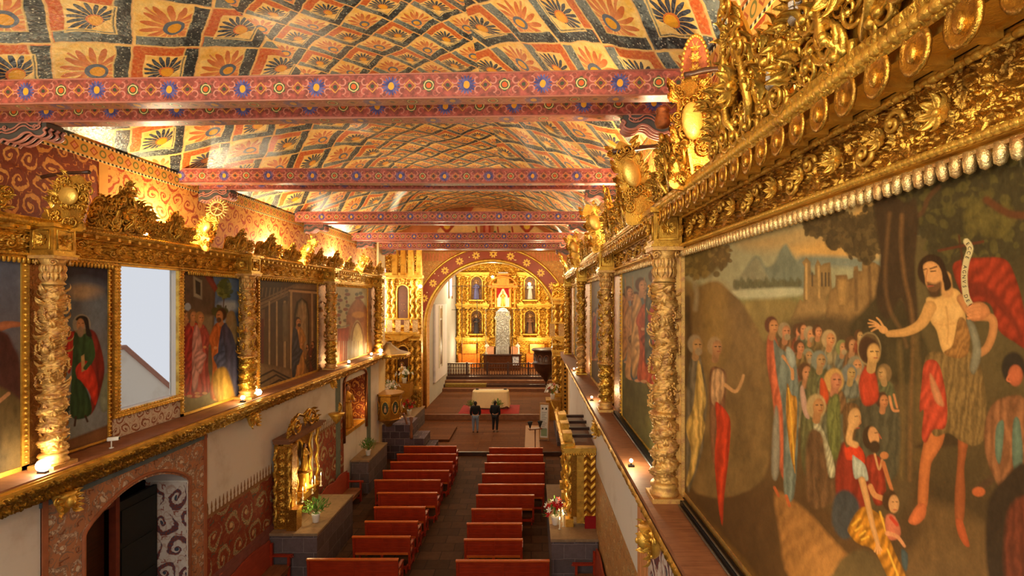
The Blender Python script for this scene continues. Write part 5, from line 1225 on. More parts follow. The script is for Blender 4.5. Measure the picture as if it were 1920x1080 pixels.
# medallion standing up beside the nearest beam
def medallion():
    root = empty('medallion', (1.5, 4.55, 9.1), 0, 'oval rose and gold carved medallion standing above the nearest finial', 'medallion')
    b = MB(); M = RZ(-.25)
    b.lathe([(0, 0), (.12, .0), (.15, .02), (.16, .05), (.14, .06), (.11, .035), (0, .03)], (0, 0, 0), 28, M@RX(pi/2)@SC(.72, 1.9, 1)); b.build('oval_frame', m_gold('rose_gilding', (206, 118, 70), (150, 66, 42), .4, .55, 3), root)
    b = MB()
    for k in range(36): a = 2*pi*k/36; b.ball((.72*.155*cos(a), -.05, 1.9*.155*sin(a)), .02, M, 6, 4)
    for k in range(5): b.rosette(.05, M@TR(0, -.04, -.2+k*.1), 6)
    b.build('carved_border', GOLDB, root)
medallion()
def peg(p0, p1, r, label):
    b = MB(); n = 7; pts = []; rr = []
    for i in range(n):
        t = i/(n-1); pts.append([(p1[k]-p0[k])*t for k in range(3)]); pts[-1][2] += .015*sin(t*4); rr.append(r*(1+.15*sin(i*2.4)))
    b.tube(pts, rr, 9); o = b.build('wooden_peg', DWOOD, None, loc=p0); tag(o, label, 'wooden peg', 'wooden pegs that hold the finials'); return o
peg((1.72, 6.3, 8.95), (1.02, 6.22, 8.86), .03, 'dark wooden peg tying the near right finial to the wall')
peg((1.72, 4.35, 9.02), (1.36, 4.4, 9.0), .025, 'short dark wooden peg half hidden behind the right cresting')
peg((XL+.02, 6.72, 8.66), (-5.95, 6.68, 8.73), .024, 'dark wooden peg sticking out of the red mural at left')
# small silvered carved house-like panels and urn on the near right cresting
def urn():
    b = MB(); b.lathe([(.03, 0), (.06, .01), (.075, .05), (.07, .10), (.055, .14), (.07, .16), (.05, .19), (.0, .2)], (0, 0, 0), 18)
    o = b.build('urn', m_gold('brown_banded_gilding', (170, 92, 40), (92, 44, 20), .4, .6, 5), None, loc=(1.24, 4.68, 8.62)); tag(o, 'brown and gold striped urn knob on the near right finial', 'urn')
urn()
def silver_block(loc, k, label):
    b = MB()
    for i in range(3):
        for j in range(2): b.box(-.05+i*.034, -.02+i*.034, -.03, 0, j*.034, .03+j*.034)
    b.lathe([(.045, -.05), (.06, -.03), (.045, 0)], (0, 0, 0), 12); o = b.build('silvered_ornament', SILVER, None, loc=loc); o.rotation_euler = (0, 0, k); bevel(o, .006); tag(o, label, 'ornament', 'silvered ornaments on the right cresting')
silver_block((1.33, 2.45, 8.42), -.9, 'silvered block ornament high on the right cresting near top edge'); silver_block((1.36, 2.75, 8.22), -.9, 'smaller silvered block ornament just below the high one on right cresting')
# ---------- Solomonic columns
def col_shaft(h, r, seed, nth=56, nz=190, side=1):
    th = np.linspace(0, 2*pi, nth, endpoint=False); z = np.linspace(0, h, nz); Z, T = np.meshgrid(z, th, indexing='ij')
    k = 2*pi/(h/3.6)
    R = r*(1+.10*np.cos(T-k*Z))
    u = (T-k*Z)*r; hh = relief_h(u+50, Z, .13, seed); R = R+hh*.045*r/.12
    X = R*np.cos(T)+.12*r*np.cos(k*Z); Y = R*np.sin(T)+.12*r*np.sin(k*Z)
    return np.stack([X.ravel(), Y.ravel(), Z.ravel()], 1), grid_faces(nz, nth, True)[:, ::-1]
def column(loc, h, r, label, mat, mat2, seed=1, detail=1.0, group='carved columns between the wall paintings', block=True, side=1, name='column'):
    root = empty(name, loc, 0, label, 'column', group)
    b = MB(); b.box(-r*1.35, r*1.35, -r*1.35, r*1.35, 0, .05); b.lathe([(r*1.25, .05), (r*1.3, .075), (r*1.2, .1), (r*1.05, .12), (r*1.25, .15), (r*1.15, .18), (r*.9, .2)], (0, 0, 0), 28); b.build('base', mat, root)
    zd = .2; hd = h*.26; zr = zd+hd
    V, Fc = col_shaft(hd, r*.92, seed+5, 48, 70); link_mesh('lower_drum', V+np.array([0, 0, zd]), Fc, mat2, root, True)
    b = MB(); b.lathe([(r*.9, zr-.02), (r*1.25, zr), (r*1.3, zr+.02), (r*1.2, zr+.04), (r*.9, zr+.05)], (0, 0, 0), 28)
    for k in range(18): a = 2*pi*k/18; b.ball((r*1.28*cos(a), r*1.28*sin(a), zr+.018), .016, None, 6, 4)
    b.build('ring', mat, root)
    zt = h*.86; V, Fc = col_shaft(zt-zr-.04, r*.84, seed); link_mesh('shaft', V+np.array([0, 0, zr+.04]), Fc, mat, root, True)
    # leaves and grape bunches following the spiral
    R = random.Random(seed); b = MB(); n = int(64*detail); H2 = zt-zr; k = 2*pi/(H2/3.6)
    for i in range(n):
        z = zr+.08+(H2-.12)*i/n; a = k*(z-zr)+(i % 3)*2.1+R.uniform(-.35, .35)
        M = TR(r*.86*cos(a)+.12*r*cos(k*(z-zr)), r*.86*sin(a)+.12*r*sin(k*(z-zr)), z)@RZ(a)
        if i % 3 == 0:
            for q in range(11): b.ball((.02+.02*R.random()+r*.1, R.uniform(-.03, .03)*(1-q/14), .03-q*.012), r*.11, M, 6, 4)
        else: b.leaf(r*.95, r*.33, 1.5, M@RY(-R.uniform(-.3, .9))@RX(R.uniform(-.8, .8)), 5, .012)
    for i in range(int(22*detail)):
        z = zd+.05+(hd-.1)*i/22/detail; a = i*2.4
        b.leaf(r*.7, r*.3, 1.3, TR(r*.82*cos(a), r*.82*sin(a), z)@RZ(a)@RY(-R.uniform(0, .9)), 5, .01)
    b.build('vine_carving', mat2, root)
    b = MB(); zc = zt
    b.lathe([(r*.8, zc), (r*1.05, zc+.02), (r*.85, zc+.05), (r*.8, zc+.1), (r*.95, h-.1), (r*1.25, h-.04)], (0, 0, 0), 24)
    for row in range(2):
        for q in range(9):
            a = 2*pi*(q+row*.5)/9; b.leaf(.16*r/.12, .05, 1.5, TR(r*.8*cos(a), r*.8*sin(a), zc+.06+row*.1)@RZ(a)@RY(-1.15), 5, .014)
    for q in range(4):
        a = pi/4+q*pi/2; b.scroll(.05, 1.4, .013, TR(r*1.25*cos(a), r*1.25*sin(a), h-.09)@RZ(a+pi/2), 18)
    b.box(-r*1.35, r*1.35, -r*1.35, r*1.35, h-.04, h); b.build('capital', mat, root)
    if block:
        b = MB(); w = r*1.45; b.box(-w, w, -w, w, h, h+.03); b.box(-w*.85, w*.85, -w*.85, w*.85, h+.03, h+.37); b.box(-w*1.1, w*1.1, -w*1.1, w*1.1, h+.37, h+.42)
        d = -1 if side > 0 else 1
        for (M) in (RZ(-pi/2 if side > 0 else pi/2), Matrix()):
            b.tube([(-w*.6, -w*.86, h+.08), (w*.6, -w*.86, h+.08), (w*.6, -w*.86, h+.33), (-w*.6, -w*.86, h+.33), (-w*.6, -w*.86, h+.08)], .014, 6, M)
            b.rosette(w*.42, M@TR(0, -w*.88, h+.205), 8)
        b.build('impost_block', GOLD, root)
    return root
HC = 7.58-4.78
column((1.49, 5.56, 4.78), HC, .125, 'nearest right-hand spiral column, rose and gold, beside the huge preaching canvas', GOLDP, GOLDP, 2, 1.2)
column((1.49, 9.93, 4.78), HC, .12, 'second spiral column along the right ledge', GOLDP, GOLD, 3)
column((1.49, 14.8, 4.78), HC, .12, 'third spiral column along the right ledge', GOLD, GOLDP, 4, .8); column((1.49, 20.3, 4.78), HC, .12, 'last spiral column on the right ledge, by the crossing', GOLD, GOLD, 5, .6)
column((-6.38, 6.62, 4.78), HC, .128, 'thick left column carved with grape bunches and leaves, at picture edge', GOLDP, GOLDP, 6, 1.2, side=-1)
column((-6.40, 11.2, 4.78), HC, .15, 'left gilded column between the house picture and temple picture', GOLDP, GOLD, 7, .9, side=-1)
column((-6.40, 15.85, 4.78), HC, .15, 'left gilded column between the temple picture and the faded mural', GOLDP, GOLD, 8, .8, side=-1)
column((-6.40, 20.8, 4.78), HC, .15, 'last left-hand gilded column, by the bright crossing window', GOLD, GOLD, 9, .6, side=-1)
# carved corbels under ledges
def corbel_mask(loc, side, label, sc=1.0):
    b = MB(); R = random.Random(int(loc[1]*7)); M = RZ(-pi/2 if side > 0 else pi/2)@SC(sc)
    b.lathe([(.02, -.30), (.06, -.26), (.09, -.16), (.12, -.06), (.14, 0), (.0, 0)], (0, 0, 0), 16, M)
    b.ball((0, -.09, -.12), (.07, .07, .09), M, 12, 8); b.ball((0, -.155, -.13), (.016, .02, .03), M)
    for s in (1, -1):
        b.ball((s*.03, -.14, -.1), .013, M); b.scroll(.07, 1.5, .016, M@TR(s*.12, -.03, -.07), 20, s); b.scroll(.05, 1.4, .014, M@TR(s*.09, -.05, -.2), 18, -s)
        for q in range(5): b.leaf(.12, .04, 1.3, M@TR(s*.07, -.06, -.05-q*.05)@RY(-(pi/2-s*(.9+q*.3)))@RX(pi/2), 4)
    o = b.build('corbel', GOLDB, None, loc=loc); tag(o, label, 'corbel', 'carved corbels under the ledges')
corbel_mask((1.28, 5.2, 4.62), 1, 'gilded corbel carved with a mask under near end of the right ledge', 1.1); corbel_mask((1.3, 9.6, 4.62), 1, 'gilded corbel under the second right-hand column', .9)
corbel_mask((-6.36, 6.75, 4.38), -1, 'gilded corbel under the left ledge, above the painted door pilaster'); corbel_mask((-6.36, 11.3, 4.4), -1, 'gilded corbel under the left ledge, above the white wall panel'); corbel_mask((-6.36, 15.9, 4.4), -1, 'gilded corbel under the left ledge, near the side altar', .8)
# ---------- painted tie beams, in pairs
def beam_mesh(x0, x1, y0, y1, z0, z1):
    V = [(x0,y0,z0),(x1,y0,z0),(x1,y1,z0),(x0,y1,z0),(x0,y0,z1),(x1,y0,z1),(x1,y1,z1),(x0,y1,z1)]
    return V
def beam(yf, label, yaw=0, corb=None, x0=XL-.02, x1=XR+.02, ph=0, w=.2, h=.27, z=9.2):
    n = 48; xs = np.linspace(x0, x1, n); V = []; Fc = []; UV = []; MI = []
    R = np.random.RandomState(int(yf*13)); wob = np.cumsum(R.randn(n))*.0015; wob -= np.linspace(wob[0], wob[-1], n); wz = np.cumsum(R.randn(n))*.0018; wz -= np.linspace(wz[0], wz[-1], n)
    cxm = (x0+x1)/2
    def strip(pa, pb, mi, rev=False):
        s = len(V)
        for i, x in enumerate(xs):
            for (y, zz, v) in (pa, pb): V.append((x-cxm, y+wob[i], zz+wz[i])); UV.append((x+ph+20, v))
        for i in range(n-1):
            f = (s+2*i, s+2*i+2, s+2*i+3, s+2*i+1); Fc.append(f[::-1] if rev else f); MI.append(mi)
    strip((0, 0, -h/2), (0, h, h/2), 0); strip((w, 0, -h/2), (w, h, h/2), 0, True); strip((0, 0, -w/2), (w, 0, w/2), 1, True); strip((0, h, -w/2), (w, h, w/2), 1)
    root = empty('tie_beam', (cxm, yf, z), yaw, label, 'beam', 'painted tie beams across the nave')
    link_mesh('painted_timber', V, Fc, None, root, False, UV, mats=[BEAM, SOFF], mi=MI)
    b = MB()
    for zz in (0.002, h-.002): b.tube([(x0-cxm, -.004, zz), (x1-cxm, -.004, zz)], .009, 5)
    b.build('edge_moulding', m_plain('pink_edge_paint', (190, 126, 106), .5, n=.2), root)
    if corb:
        for s in corb:
            prof = [(0, 0), (.66, 0), (.66, -.06), (.62, -.09), (.64, -.13), (.58, -.17), (.50, -.16), (.44, -.12), (.36, -.13), (.28, -.19), (.18, -.22), (.10, -.20), (.05, -.24), (0, -.24)]
            ex = (x1 if s > 0 else x0)-cxm
            pr = [(ex-s*q[0], q[1]) for q in prof]
            if s < 0: pr = pr[::-1]
            b = MB(); b.prism(pr, 'y', .0, w+.02); b.build('corbel', m_plain('dark_corbel_paint', (74, 70, 64), .5, n=.3), root)
            pb = [(ex-s*(q[0]+.02), .03, q[1]-.008) for q in spline(prof[2:13], False, 4)]
            b = MB()
            for dy, rr in ((-.012, .014), (.06, .02), (.14, .02), (.215, .02)): b.tube([(p[0], dy, p[2]) for p in pb], rr, 6)
            for k in (.06, .10): b.tube([(ex-s*q[0]*.93, -.012, q[1]*.9+k) for q in spline(prof[2:13], False, 4)], .01, 5)
            b.scroll(.045, 1.3, .009, TR(ex-s*.14, -.005, -.07), 18, s); b.scroll(.035, 1.2, .008, TR(ex-s*.52, -.005, -.06), 18, -s)
            b.build('corbel_stripes', m_plain('rose_stripe_paint', (176, 112, 92), .5, n=.3), root)
    return root
nm = ['nearest', 'second', 'third', 'fourth', 'fifth']
for i, (y, yaw) in enumerate([(5.46, -.035), (9.34, 0), (13.9, -.006), (18.3, 0), (21.4, 0)]):
    beam(y, 'red painted tie beam with blue and yellow flowers, front one of %s pair' % nm[i], yaw, None, ph=.1*i)
    beam(y+.56 if i < 4 else y+.4, 'red painted tie beam with blue and yellow flowers, rear one of %s pair' % nm[i], yaw, (1, -1), ph=.33+.2*i)
# ---------- window on the left wall
def window1():
    root = empty('window_1', (XL, (W0+W1)/2, WZ0)); structure(root); O = (XL, (W0+W1)/2, WZ0); M = TR(*[-v for v in O])
    g = G('clear_glass', .05, 0); g.b.inputs['Transmission Weight'].default_value = 1; g.b.inputs['IOR'].default_value = 1.02; g.base(lin((250, 252, 255)))
    b = MB(); b.box(XL-.1, XL-.09, W0, W1, WZ0, WZ1, M); b.build('window_pane', g.mat, root)
    b = MB(); f = .11
    for (a, c, d, e_) in ((W0-f, W0, WZ0-f, WZ1+f), (W1, W1+f, WZ0-f, WZ1+f), (W0, W1, WZ0-f, WZ0), (W0, W1, WZ1, WZ1+f)): b.box(XL, XL+.06, a, c, d, e_, M)
    for q in (.02, .09):
        beads(b, (XL+.065-O[0], W0-f-O[1], WZ0-q-O[2]), (XL+.065-O[0], W1+f-O[1], WZ0-q-O[2]), 26, .022); beads(b, (XL+.065-O[0], W0-f-O[1], WZ1+q-O[2]), (XL+.065-O[0], W1+f-O[1], WZ1+q-O[2]), 26, .022)
        beads(b, (XL+.065-O[0], W0-q-O[1], WZ0-O[2]), (XL+.065-O[0], W0-q-O[1], WZ1-O[2]), 44, .022); beads(b, (XL+.065-O[0], W1+q-O[1], WZ0-O[2]), (XL+.065-O[0], W1+q-O[1], WZ1-O[2]), 44, .022)
    b.build('window_frame', GOLDB, root)
    # adobe roof and gable seen outside
    b = MB(); b.prism([(8, 0), (17, 0), (15.5, 4.0), (13.4, 5.7), (8, 5.72)], 'x', -11.5, -11.0); o = b.build('adobe_gable', m_plaster('adobe', (236, 222, 204), (214, 194, 170)), None); tag(o, 'pale adobe gable of a neighbouring house seen through the left window', 'building')
    b = MB(); b.tube([(-10.98, 8, 5.74), (-10.98, 13.4, 5.72), (-10.98, 15.5, 4.02), (-10.98, 17, 0)], .07, 6); b.build('clay_coping', m_plain('clay_tile', (176, 120, 96), .8), o)
    structure(add('trim_60', m_mural('under_window_mural', (196, 180, 160), (120, 70, 50), (150, 90, 62), (170, 140, 120), .2, .2), (XL, XL+.015, W0-.1, W1+.1, 4.79, WZ0-.11)))
window1()
# ---------- door on the left
def door():
    root = empty('door_1', (LW-.4, 8.3, 0)); structure(root); M = TR(-(LW-.4), -8.3, 0)
    b = MB(); b.box(LW-.62, LW-.55, 8.5, D1-.05, 0.02, 3.5, M)
    for i in range(5):
        b.box(LW-.55, LW-.53, 8.58, D1-.12, .15+i*.66, .7+i*.66, M)
    b.build('door_leaf', m_plain('dark_green_paint', (24, 28, 26), .6, n=.3), root)
    b = MB(); b.box(LW-.62, LW-.5, 8.42, 8.5, 0, 3.7, M); b.box(LW-.6, LW-.52, D0, 8.42, 3.5, 3.62, M); b.build('door_post', m_plain('red_door_post', (120, 52, 32), .6, n=.3), root)
    b = MB(); b.box(LW-.78, LW-.70, 7.9, 8.42, 0, 3.6, M); b.build('door_leaf', DWOOD, root)
    structure(add('wall_left_reveal', JAMBM, (LW-.8, LW-.02, D1-.012, D1-.001, 0, 3.52)))
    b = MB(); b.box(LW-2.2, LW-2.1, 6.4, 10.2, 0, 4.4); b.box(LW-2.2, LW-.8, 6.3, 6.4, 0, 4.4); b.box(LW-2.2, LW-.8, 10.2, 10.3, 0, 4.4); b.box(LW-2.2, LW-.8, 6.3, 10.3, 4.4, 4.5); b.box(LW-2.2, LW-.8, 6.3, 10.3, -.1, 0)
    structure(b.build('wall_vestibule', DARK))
    b = MB(); b.box(0, .03, -.3, .3, 0, .7); o = b.build('poster', m_plain('mustard_poster_paper', (190, 150, 60), .8, n=.2), None, loc=(LW-2.09, 7.6, 2.6)); tag(o, 'mustard yellow poster inside the dark doorway', 'poster')
    b = MB()
    for k in range(3): b.tube([(.034, -.18+k*.12, .36+.03*k), (.034, -.12+k*.12, .5), (.034, -.08+k*.12, .36)], .012, 5)
    s = b.build('script_mark', REDC, o)
door()
# ---------- lamps
def flood(loc, label, bulb=BULB, r=.045, rot=0, sc=1.0):
    root = empty('flood_lamp', loc, rot, label, 'lamp', 'small electric lamps on the ledges')
    b = MB(); b.box(-.05*sc, .05*sc, -.03*sc, .03*sc, 0, .03*sc); b.tube([(0, 0, .03*sc), (0, 0, .06*sc)], .012*sc, 6); b.build('lamp_base', BLACK, root)
    b = MB(); b.ball((0, 0, .10*sc), r*sc, None, 12, 8); b.build('bulb', bulb, root)
for i, (y, e) in enumerate(LEDGE_L):
    flood((XL+.40, y, 4.78), 'glowing lamp on the left ledge, %s from the loft' % ord_[i], BULBW if i in (0, 2, 5) else BULB, .075 if i in (0, 2, 5) else .045)
for i, (y, e) in enumerate(LEDGE_R): flood((XR-.41, y, 4.78), 'glowing lamp low on the right ledge, %s from the loft' % ord_[i], BULB, .03, 0, .8)
for i, (y, e) in enumerate(UP_L): flood((XL+.12, y, 8.035), 'uplight behind the left cresting, %s from the loft' % ord_[i], BULBW, .05, 0, 1.2)
def spot():
    root = empty('security_camera', (-6.28, 7.42, 4.78), .5, 'small white camera on a stalk on the left ledge', 'camera')
    b = MB(); b.lathe([(.03, 0), (.03, .01), (.008, .015), (.008, .12)], (0, 0, 0), 10); b.build('stand', WHITEM, root)
    b = MB(); b.box(-.05, .09, -.03, .03, .11, .165); o = b.build('housing', WHITEM, root); bevel(o, .01); b = MB(); b.tube([(.09, 0, .138), (.1, 0, .138)], .018, 10); b.build('lens', BLACK, root)
spot()
# cable channel with light tubes under the right-hand pictures
def cable():
    root = empty('cable_channel', (1.62, 3, 4.785), 0, 'black cable channel with thin pipes along foot of the big canvas', 'cable channel')
    b = MB(); b.box(-.015, .05, -3.5, 2.35, 0, .05); b.build('channel', BLACK, root)
    b = MB(); b.tube([(-.04, -3.5, .02), (-.04, 2.3, .02)], .012, 8); b.tube([(.0, -3.5, .062), (0, 2.3, .062)], .01, 8); b.build('pipes', GREYM, root)
    root = empty('cable_channel', (1.62, 8, 4.785), 0, 'black cable channel along foot of the procession canvas', 'cable channel'); b = MB(); b.box(-.015, .05, -2.1, 1.7, 0, .05); b.build('channel', BLACK, root); b = MB(); b.tube([(-.04, -2.1, .02), (-.04, 1.7, .02)], .012, 8); b.build('pipes', GREYM, root)
cable()
# painted pilaster below the right ledge
structure(add('trim_70', m_plain('orange_stripe_paint', (206, 140, 84), .8, n=.25), (RW-.012, RW, 6.95, 7.65, 0, 4.4), (RW-.024, RW, 7.1, 7.16, 0, 4.4), (RW-.024, RW, 7.4, 7.46, 0, 4.4)))
structure(add('trim_71', JAMBM, (RW-.014, RW, 2.2, 6.95, 0, 4.4)))
structure(add('trim_72', m_mural('tan_dado', (176, 128, 74), (206, 168, 110), (110, 84, 56), (150, 104, 62), .5, .3), (RW-.012, RW, 7.65, 12.6, 0, 2.75)))
# corniced entry: painted block of the right wall below the ledge stays plain white plaster
# ================================================================ furniture of the nave
def pew(L, loc, label, group, flip=1, rz=0, kneel=False):
    root = empty('pew', loc, rz, label, 'pew', group)      # local: backrest at y=0, sitter looks to +y
    tilt = RX(.10)
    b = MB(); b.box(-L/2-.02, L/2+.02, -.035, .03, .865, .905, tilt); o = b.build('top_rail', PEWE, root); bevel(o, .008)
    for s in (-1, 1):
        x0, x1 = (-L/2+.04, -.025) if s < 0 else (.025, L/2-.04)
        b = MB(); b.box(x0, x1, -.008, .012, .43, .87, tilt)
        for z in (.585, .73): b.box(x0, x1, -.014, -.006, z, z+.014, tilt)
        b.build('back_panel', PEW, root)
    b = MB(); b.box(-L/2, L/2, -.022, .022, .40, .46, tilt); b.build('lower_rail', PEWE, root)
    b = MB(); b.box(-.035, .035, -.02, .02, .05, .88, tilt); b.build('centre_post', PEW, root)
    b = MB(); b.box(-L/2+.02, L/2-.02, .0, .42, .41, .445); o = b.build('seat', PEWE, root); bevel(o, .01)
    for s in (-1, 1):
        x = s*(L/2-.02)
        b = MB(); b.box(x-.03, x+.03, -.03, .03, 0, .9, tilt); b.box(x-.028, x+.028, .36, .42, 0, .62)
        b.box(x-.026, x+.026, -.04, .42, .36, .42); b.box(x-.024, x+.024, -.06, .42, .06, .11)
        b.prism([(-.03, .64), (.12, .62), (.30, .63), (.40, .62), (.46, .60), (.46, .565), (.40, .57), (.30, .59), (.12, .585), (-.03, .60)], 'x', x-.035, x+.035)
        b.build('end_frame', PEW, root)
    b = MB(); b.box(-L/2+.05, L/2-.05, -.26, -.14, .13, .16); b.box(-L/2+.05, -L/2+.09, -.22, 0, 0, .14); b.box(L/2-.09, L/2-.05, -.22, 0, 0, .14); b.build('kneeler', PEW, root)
    return root
LP = [(759, 856, 835), (746, 855, 849.5), (734, 849, 864), (720, 842, 880), (704.5, 826, 897.6), (711, 820, 921), (704, 798, 947.6), (687, 784, 974), (664, 770, 1002), (579.5, 747.5, 1043.5)]
RP = [(918, 1017, 838), (914, 1018, 851), (910, 1021, 866), (905, 1019, 886), (898, 1020, 905.5), (894, 1001, 925.5), (885.5, 978, 951), (877, 978, 977.6), (872, 979, 1007), (857, 1029, 1046)]
oo = ['foremost', 'second', 'third', 'fourth', 'fifth', 'sixth', 'seventh', 'eighth', 'ninth', 'tenth']
for side, data in (('left', LP), ('right', RP)):
    for i, (a, c, y) in enumerate(data):
        Z = (CZ-.9)*F/(y-VY); x0 = (a-VX)*Z/F; x1 = (c-VX)*Z/F
        pew(x1-x0, ((x0+x1)/2, Z, 0), 'red varnished pew %s of the aisle, %s' % (side, 'foremost, nearest the altar' if i == 0 else ('rearmost, nearest the viewer' if i == 9 else oo[i]+' counted from the altar')), 'red pews in two columns along the aisle')
# settles with high shaped backs against the walls
def settle(loc, rz, L, label):
    root = empty('settle', loc, rz, label, 'bench', 'shaped wall settles')
    n = 24; top = []
    for i in range(n+1):
        x = -L/2+L*i/n; q = (i/n*2) % 1; top.append((x, 1.02+.10*sin(pi*q)**.7+(.04 if i in (0, n, n//2) else 0)))
    b = MB(); b.prism([(L/2, .42), (-L/2, .42)]+top, 'y', -.02, .02, RX(.06)); b.build('backrest', m_wood('red_settle_wood', (138, 52, 34), (166, 72, 46), .45), root)
    b = MB(); b.box(-L/2, L/2, .0, .46, .42, .46); b.box(-L/2+.04, L/2-.04, .40, .43, .30, .42); o = b.build('seat', MWOOD, root)
    for s in (-1, 1):
        b = MB(); x = s*(L/2-.03); b.box(x-.03, x+.03, -.03, .03, 0, 1.0); b.box(x-.03, x+.03, .4, .46, 0, .68); b.box(x-.045, x+.045, -.02, .52, .68, .72); b.box(x-.02, x+.02, 0, .42, .1, .15)
        b.scroll(.04, 1.2, .012, TR(x, .5, .66)@RZ(pi/2), 16); b.build('arm_frame', PEW, root)
def py(px, py_, z): Y = (CZ-z)*F/(py_-VY); return ((px-VX)*Y/F, Y)
settle((-6.4, 10.7, 0), -pi/2, 3.1, 'long reddish settle against the left wall in front of the painted dado')
settle((-6.35, 16.2, 0), -pi/2, 2.1, 'red settle against the left wall between the two stone plinths')
settle((1.5, 10.8, 0), pi/2, 2.1, 'red settle against the right wall beside the near stone plinth')
# stone plinths
def plinth(x0, x1, y0, y1, h, label):
    root = empty('plinth', ((x0+x1)/2, (y0+y1)/2, 0), 0, label, 'plinth', 'stone plinths along the walls'); M = TR(-(x0+x1)/2, -(y0+y1)/2, 0)
    b = MB(); b.box(x0+.02, x1-.02, y0+.02, y1-.02, 0, h-.07, M); o = b.build('stone_body', STONE, root)
    b = MB(); b.box(x0, x1, y0, y1, h-.07, h, M); o = b.build('top_slab', STONET, root); bevel(o, .012)
plinth(-6.54, -5.3, 12.3, 14.8, 1.2, 'grey stone block plinth under the left gilded side altar')
plinth(-6.54, -5.85, 17.9, 20.2, 1.2, 'grey stone block plinth at left beneath the saint niche')
plinth(.47, 1.64, 12.0, 15.6, 1.2, 'grey stone block plinth at right under the gilded side altar')
plinth(-8.0, -5.9, 24.4, 27.6, 1.1, 'stone plinth stepping out below the left retable of the crossing')
plinth(1.2, 3.4, 23.2, 27.0, .9, 'low grey stone platform below the right retable of the crossing')
# pulpit base of rough masonry with stairs
def pulpit():
    x, y = -6.2, 21.6; root = empty('pulpit', (x, y, .0), 0, 'gilded octagonal pulpit with an oval saint panel on a masonry base', 'pulpit')
    b = MB(); b.box(-.75, .9, .2, 1.6, 0, 1.5); b.box(.9, 1.5, .2, 1.5, 0, .9); b.box(1.5, 1.9, .3, 1.4, 0, .5); b.build('masonry_base', m_stone('purple_masonry', (88, 72, 78), (132, 118, 118), .42, .3, .5, .02, .85, .012, .35), root)
    for i, (zz, rr) in enumerate([(2.35, .62)]):
        b = MB(); b.lathe([(.12, 1.5), (.2, 1.62), (.5, 1.8), (.6, 1.86), (.56, 1.9), (.56, 2.85), (.66, 2.9), (.66, 2.98), (0, 2.98)], (0, 0, 0), 8, RZ(pi/8), smooth=False); b.build('drum', GREL, root)
    for k in range(5):
        a = -pi/2+(k-2)*pi/4; M = RZ(a+pi/2)@TR(0, -.53, 2.38); b = MB(); b.tube([(.15*cos(t/20*2*pi), -.01, .28*sin(t/20*2*pi)) for t in range(21)], .022, 6, M); b.build('oval_frame', GOLDB, root)
        b = MB(); b.ball((0, 0, 0), (.14, .012, .26), M, 14, 8); b.build('saint_panel', m_plain('dark_green_panel', (58, 66, 46), .5, n=.3), root)
        b = MB(); b.lathe([(.06, -.18), (.05, -.02), (.02, .03)], (0, -.01, 0), 8, M, sy=.3); b.ball((0, -.014, .07), (.032, .012, .04), M); b.build('painted_saint', m_plain('pale_figure_paint', (196, 150, 110), .6), root)
    b = MB(); b.tube([(.7, .5, .5), (.72, .4, 1.4), (.6, .2, 2.0)], .05, 8); b.lathe([(.05, 0), (.09, .1), (.05, .3), (.08, .5), (.04, .7), (.09, .95), (.03, 1.0)], (.95, .1, .9), 10); b.build('stair_post', MWOOD, root)
pulpit()
def canopy():
    root = empty('pulpit_canopy', (-6.2, 21.55, 4.55), 0, 'octagonal wooden sounding board projecting from the wall over the pulpit', 'canopy')
    b = MB(); b.lathe([(.0, .62), (.10, .60), (.16, .5), (.5, .26), (.86, .16), (.9, .12), (.9, 0), (.84, -.02), (0, -.0)][::-1], (0, 0, 0), 8, RZ(pi/8), smooth=False); b.build('roof', m_plain('ochre_shingle', (150, 118, 70), .6, n=.3), root)
    b = MB(); b.lathe([(.91, .02), (.94, .05), (.94, .12), (.9, .14)], (0, 0, 0), 8, RZ(pi/8), smooth=False)
    for k in range(8):
        a0 = pi/8+k*pi/4; a1 = a0+pi/4
        for q in range(5): t = (q+.5)/5; b.lathe([(.005, -.09), (.03, -.06), (.035, 0)], (.9*(cos(a0)*(1-t)+cos(a1)*t), .9*(sin(a0)*(1-t)+sin(a1)*t), 0), 6)
    b.build('fringe_border', GOLD, root)
canopy()
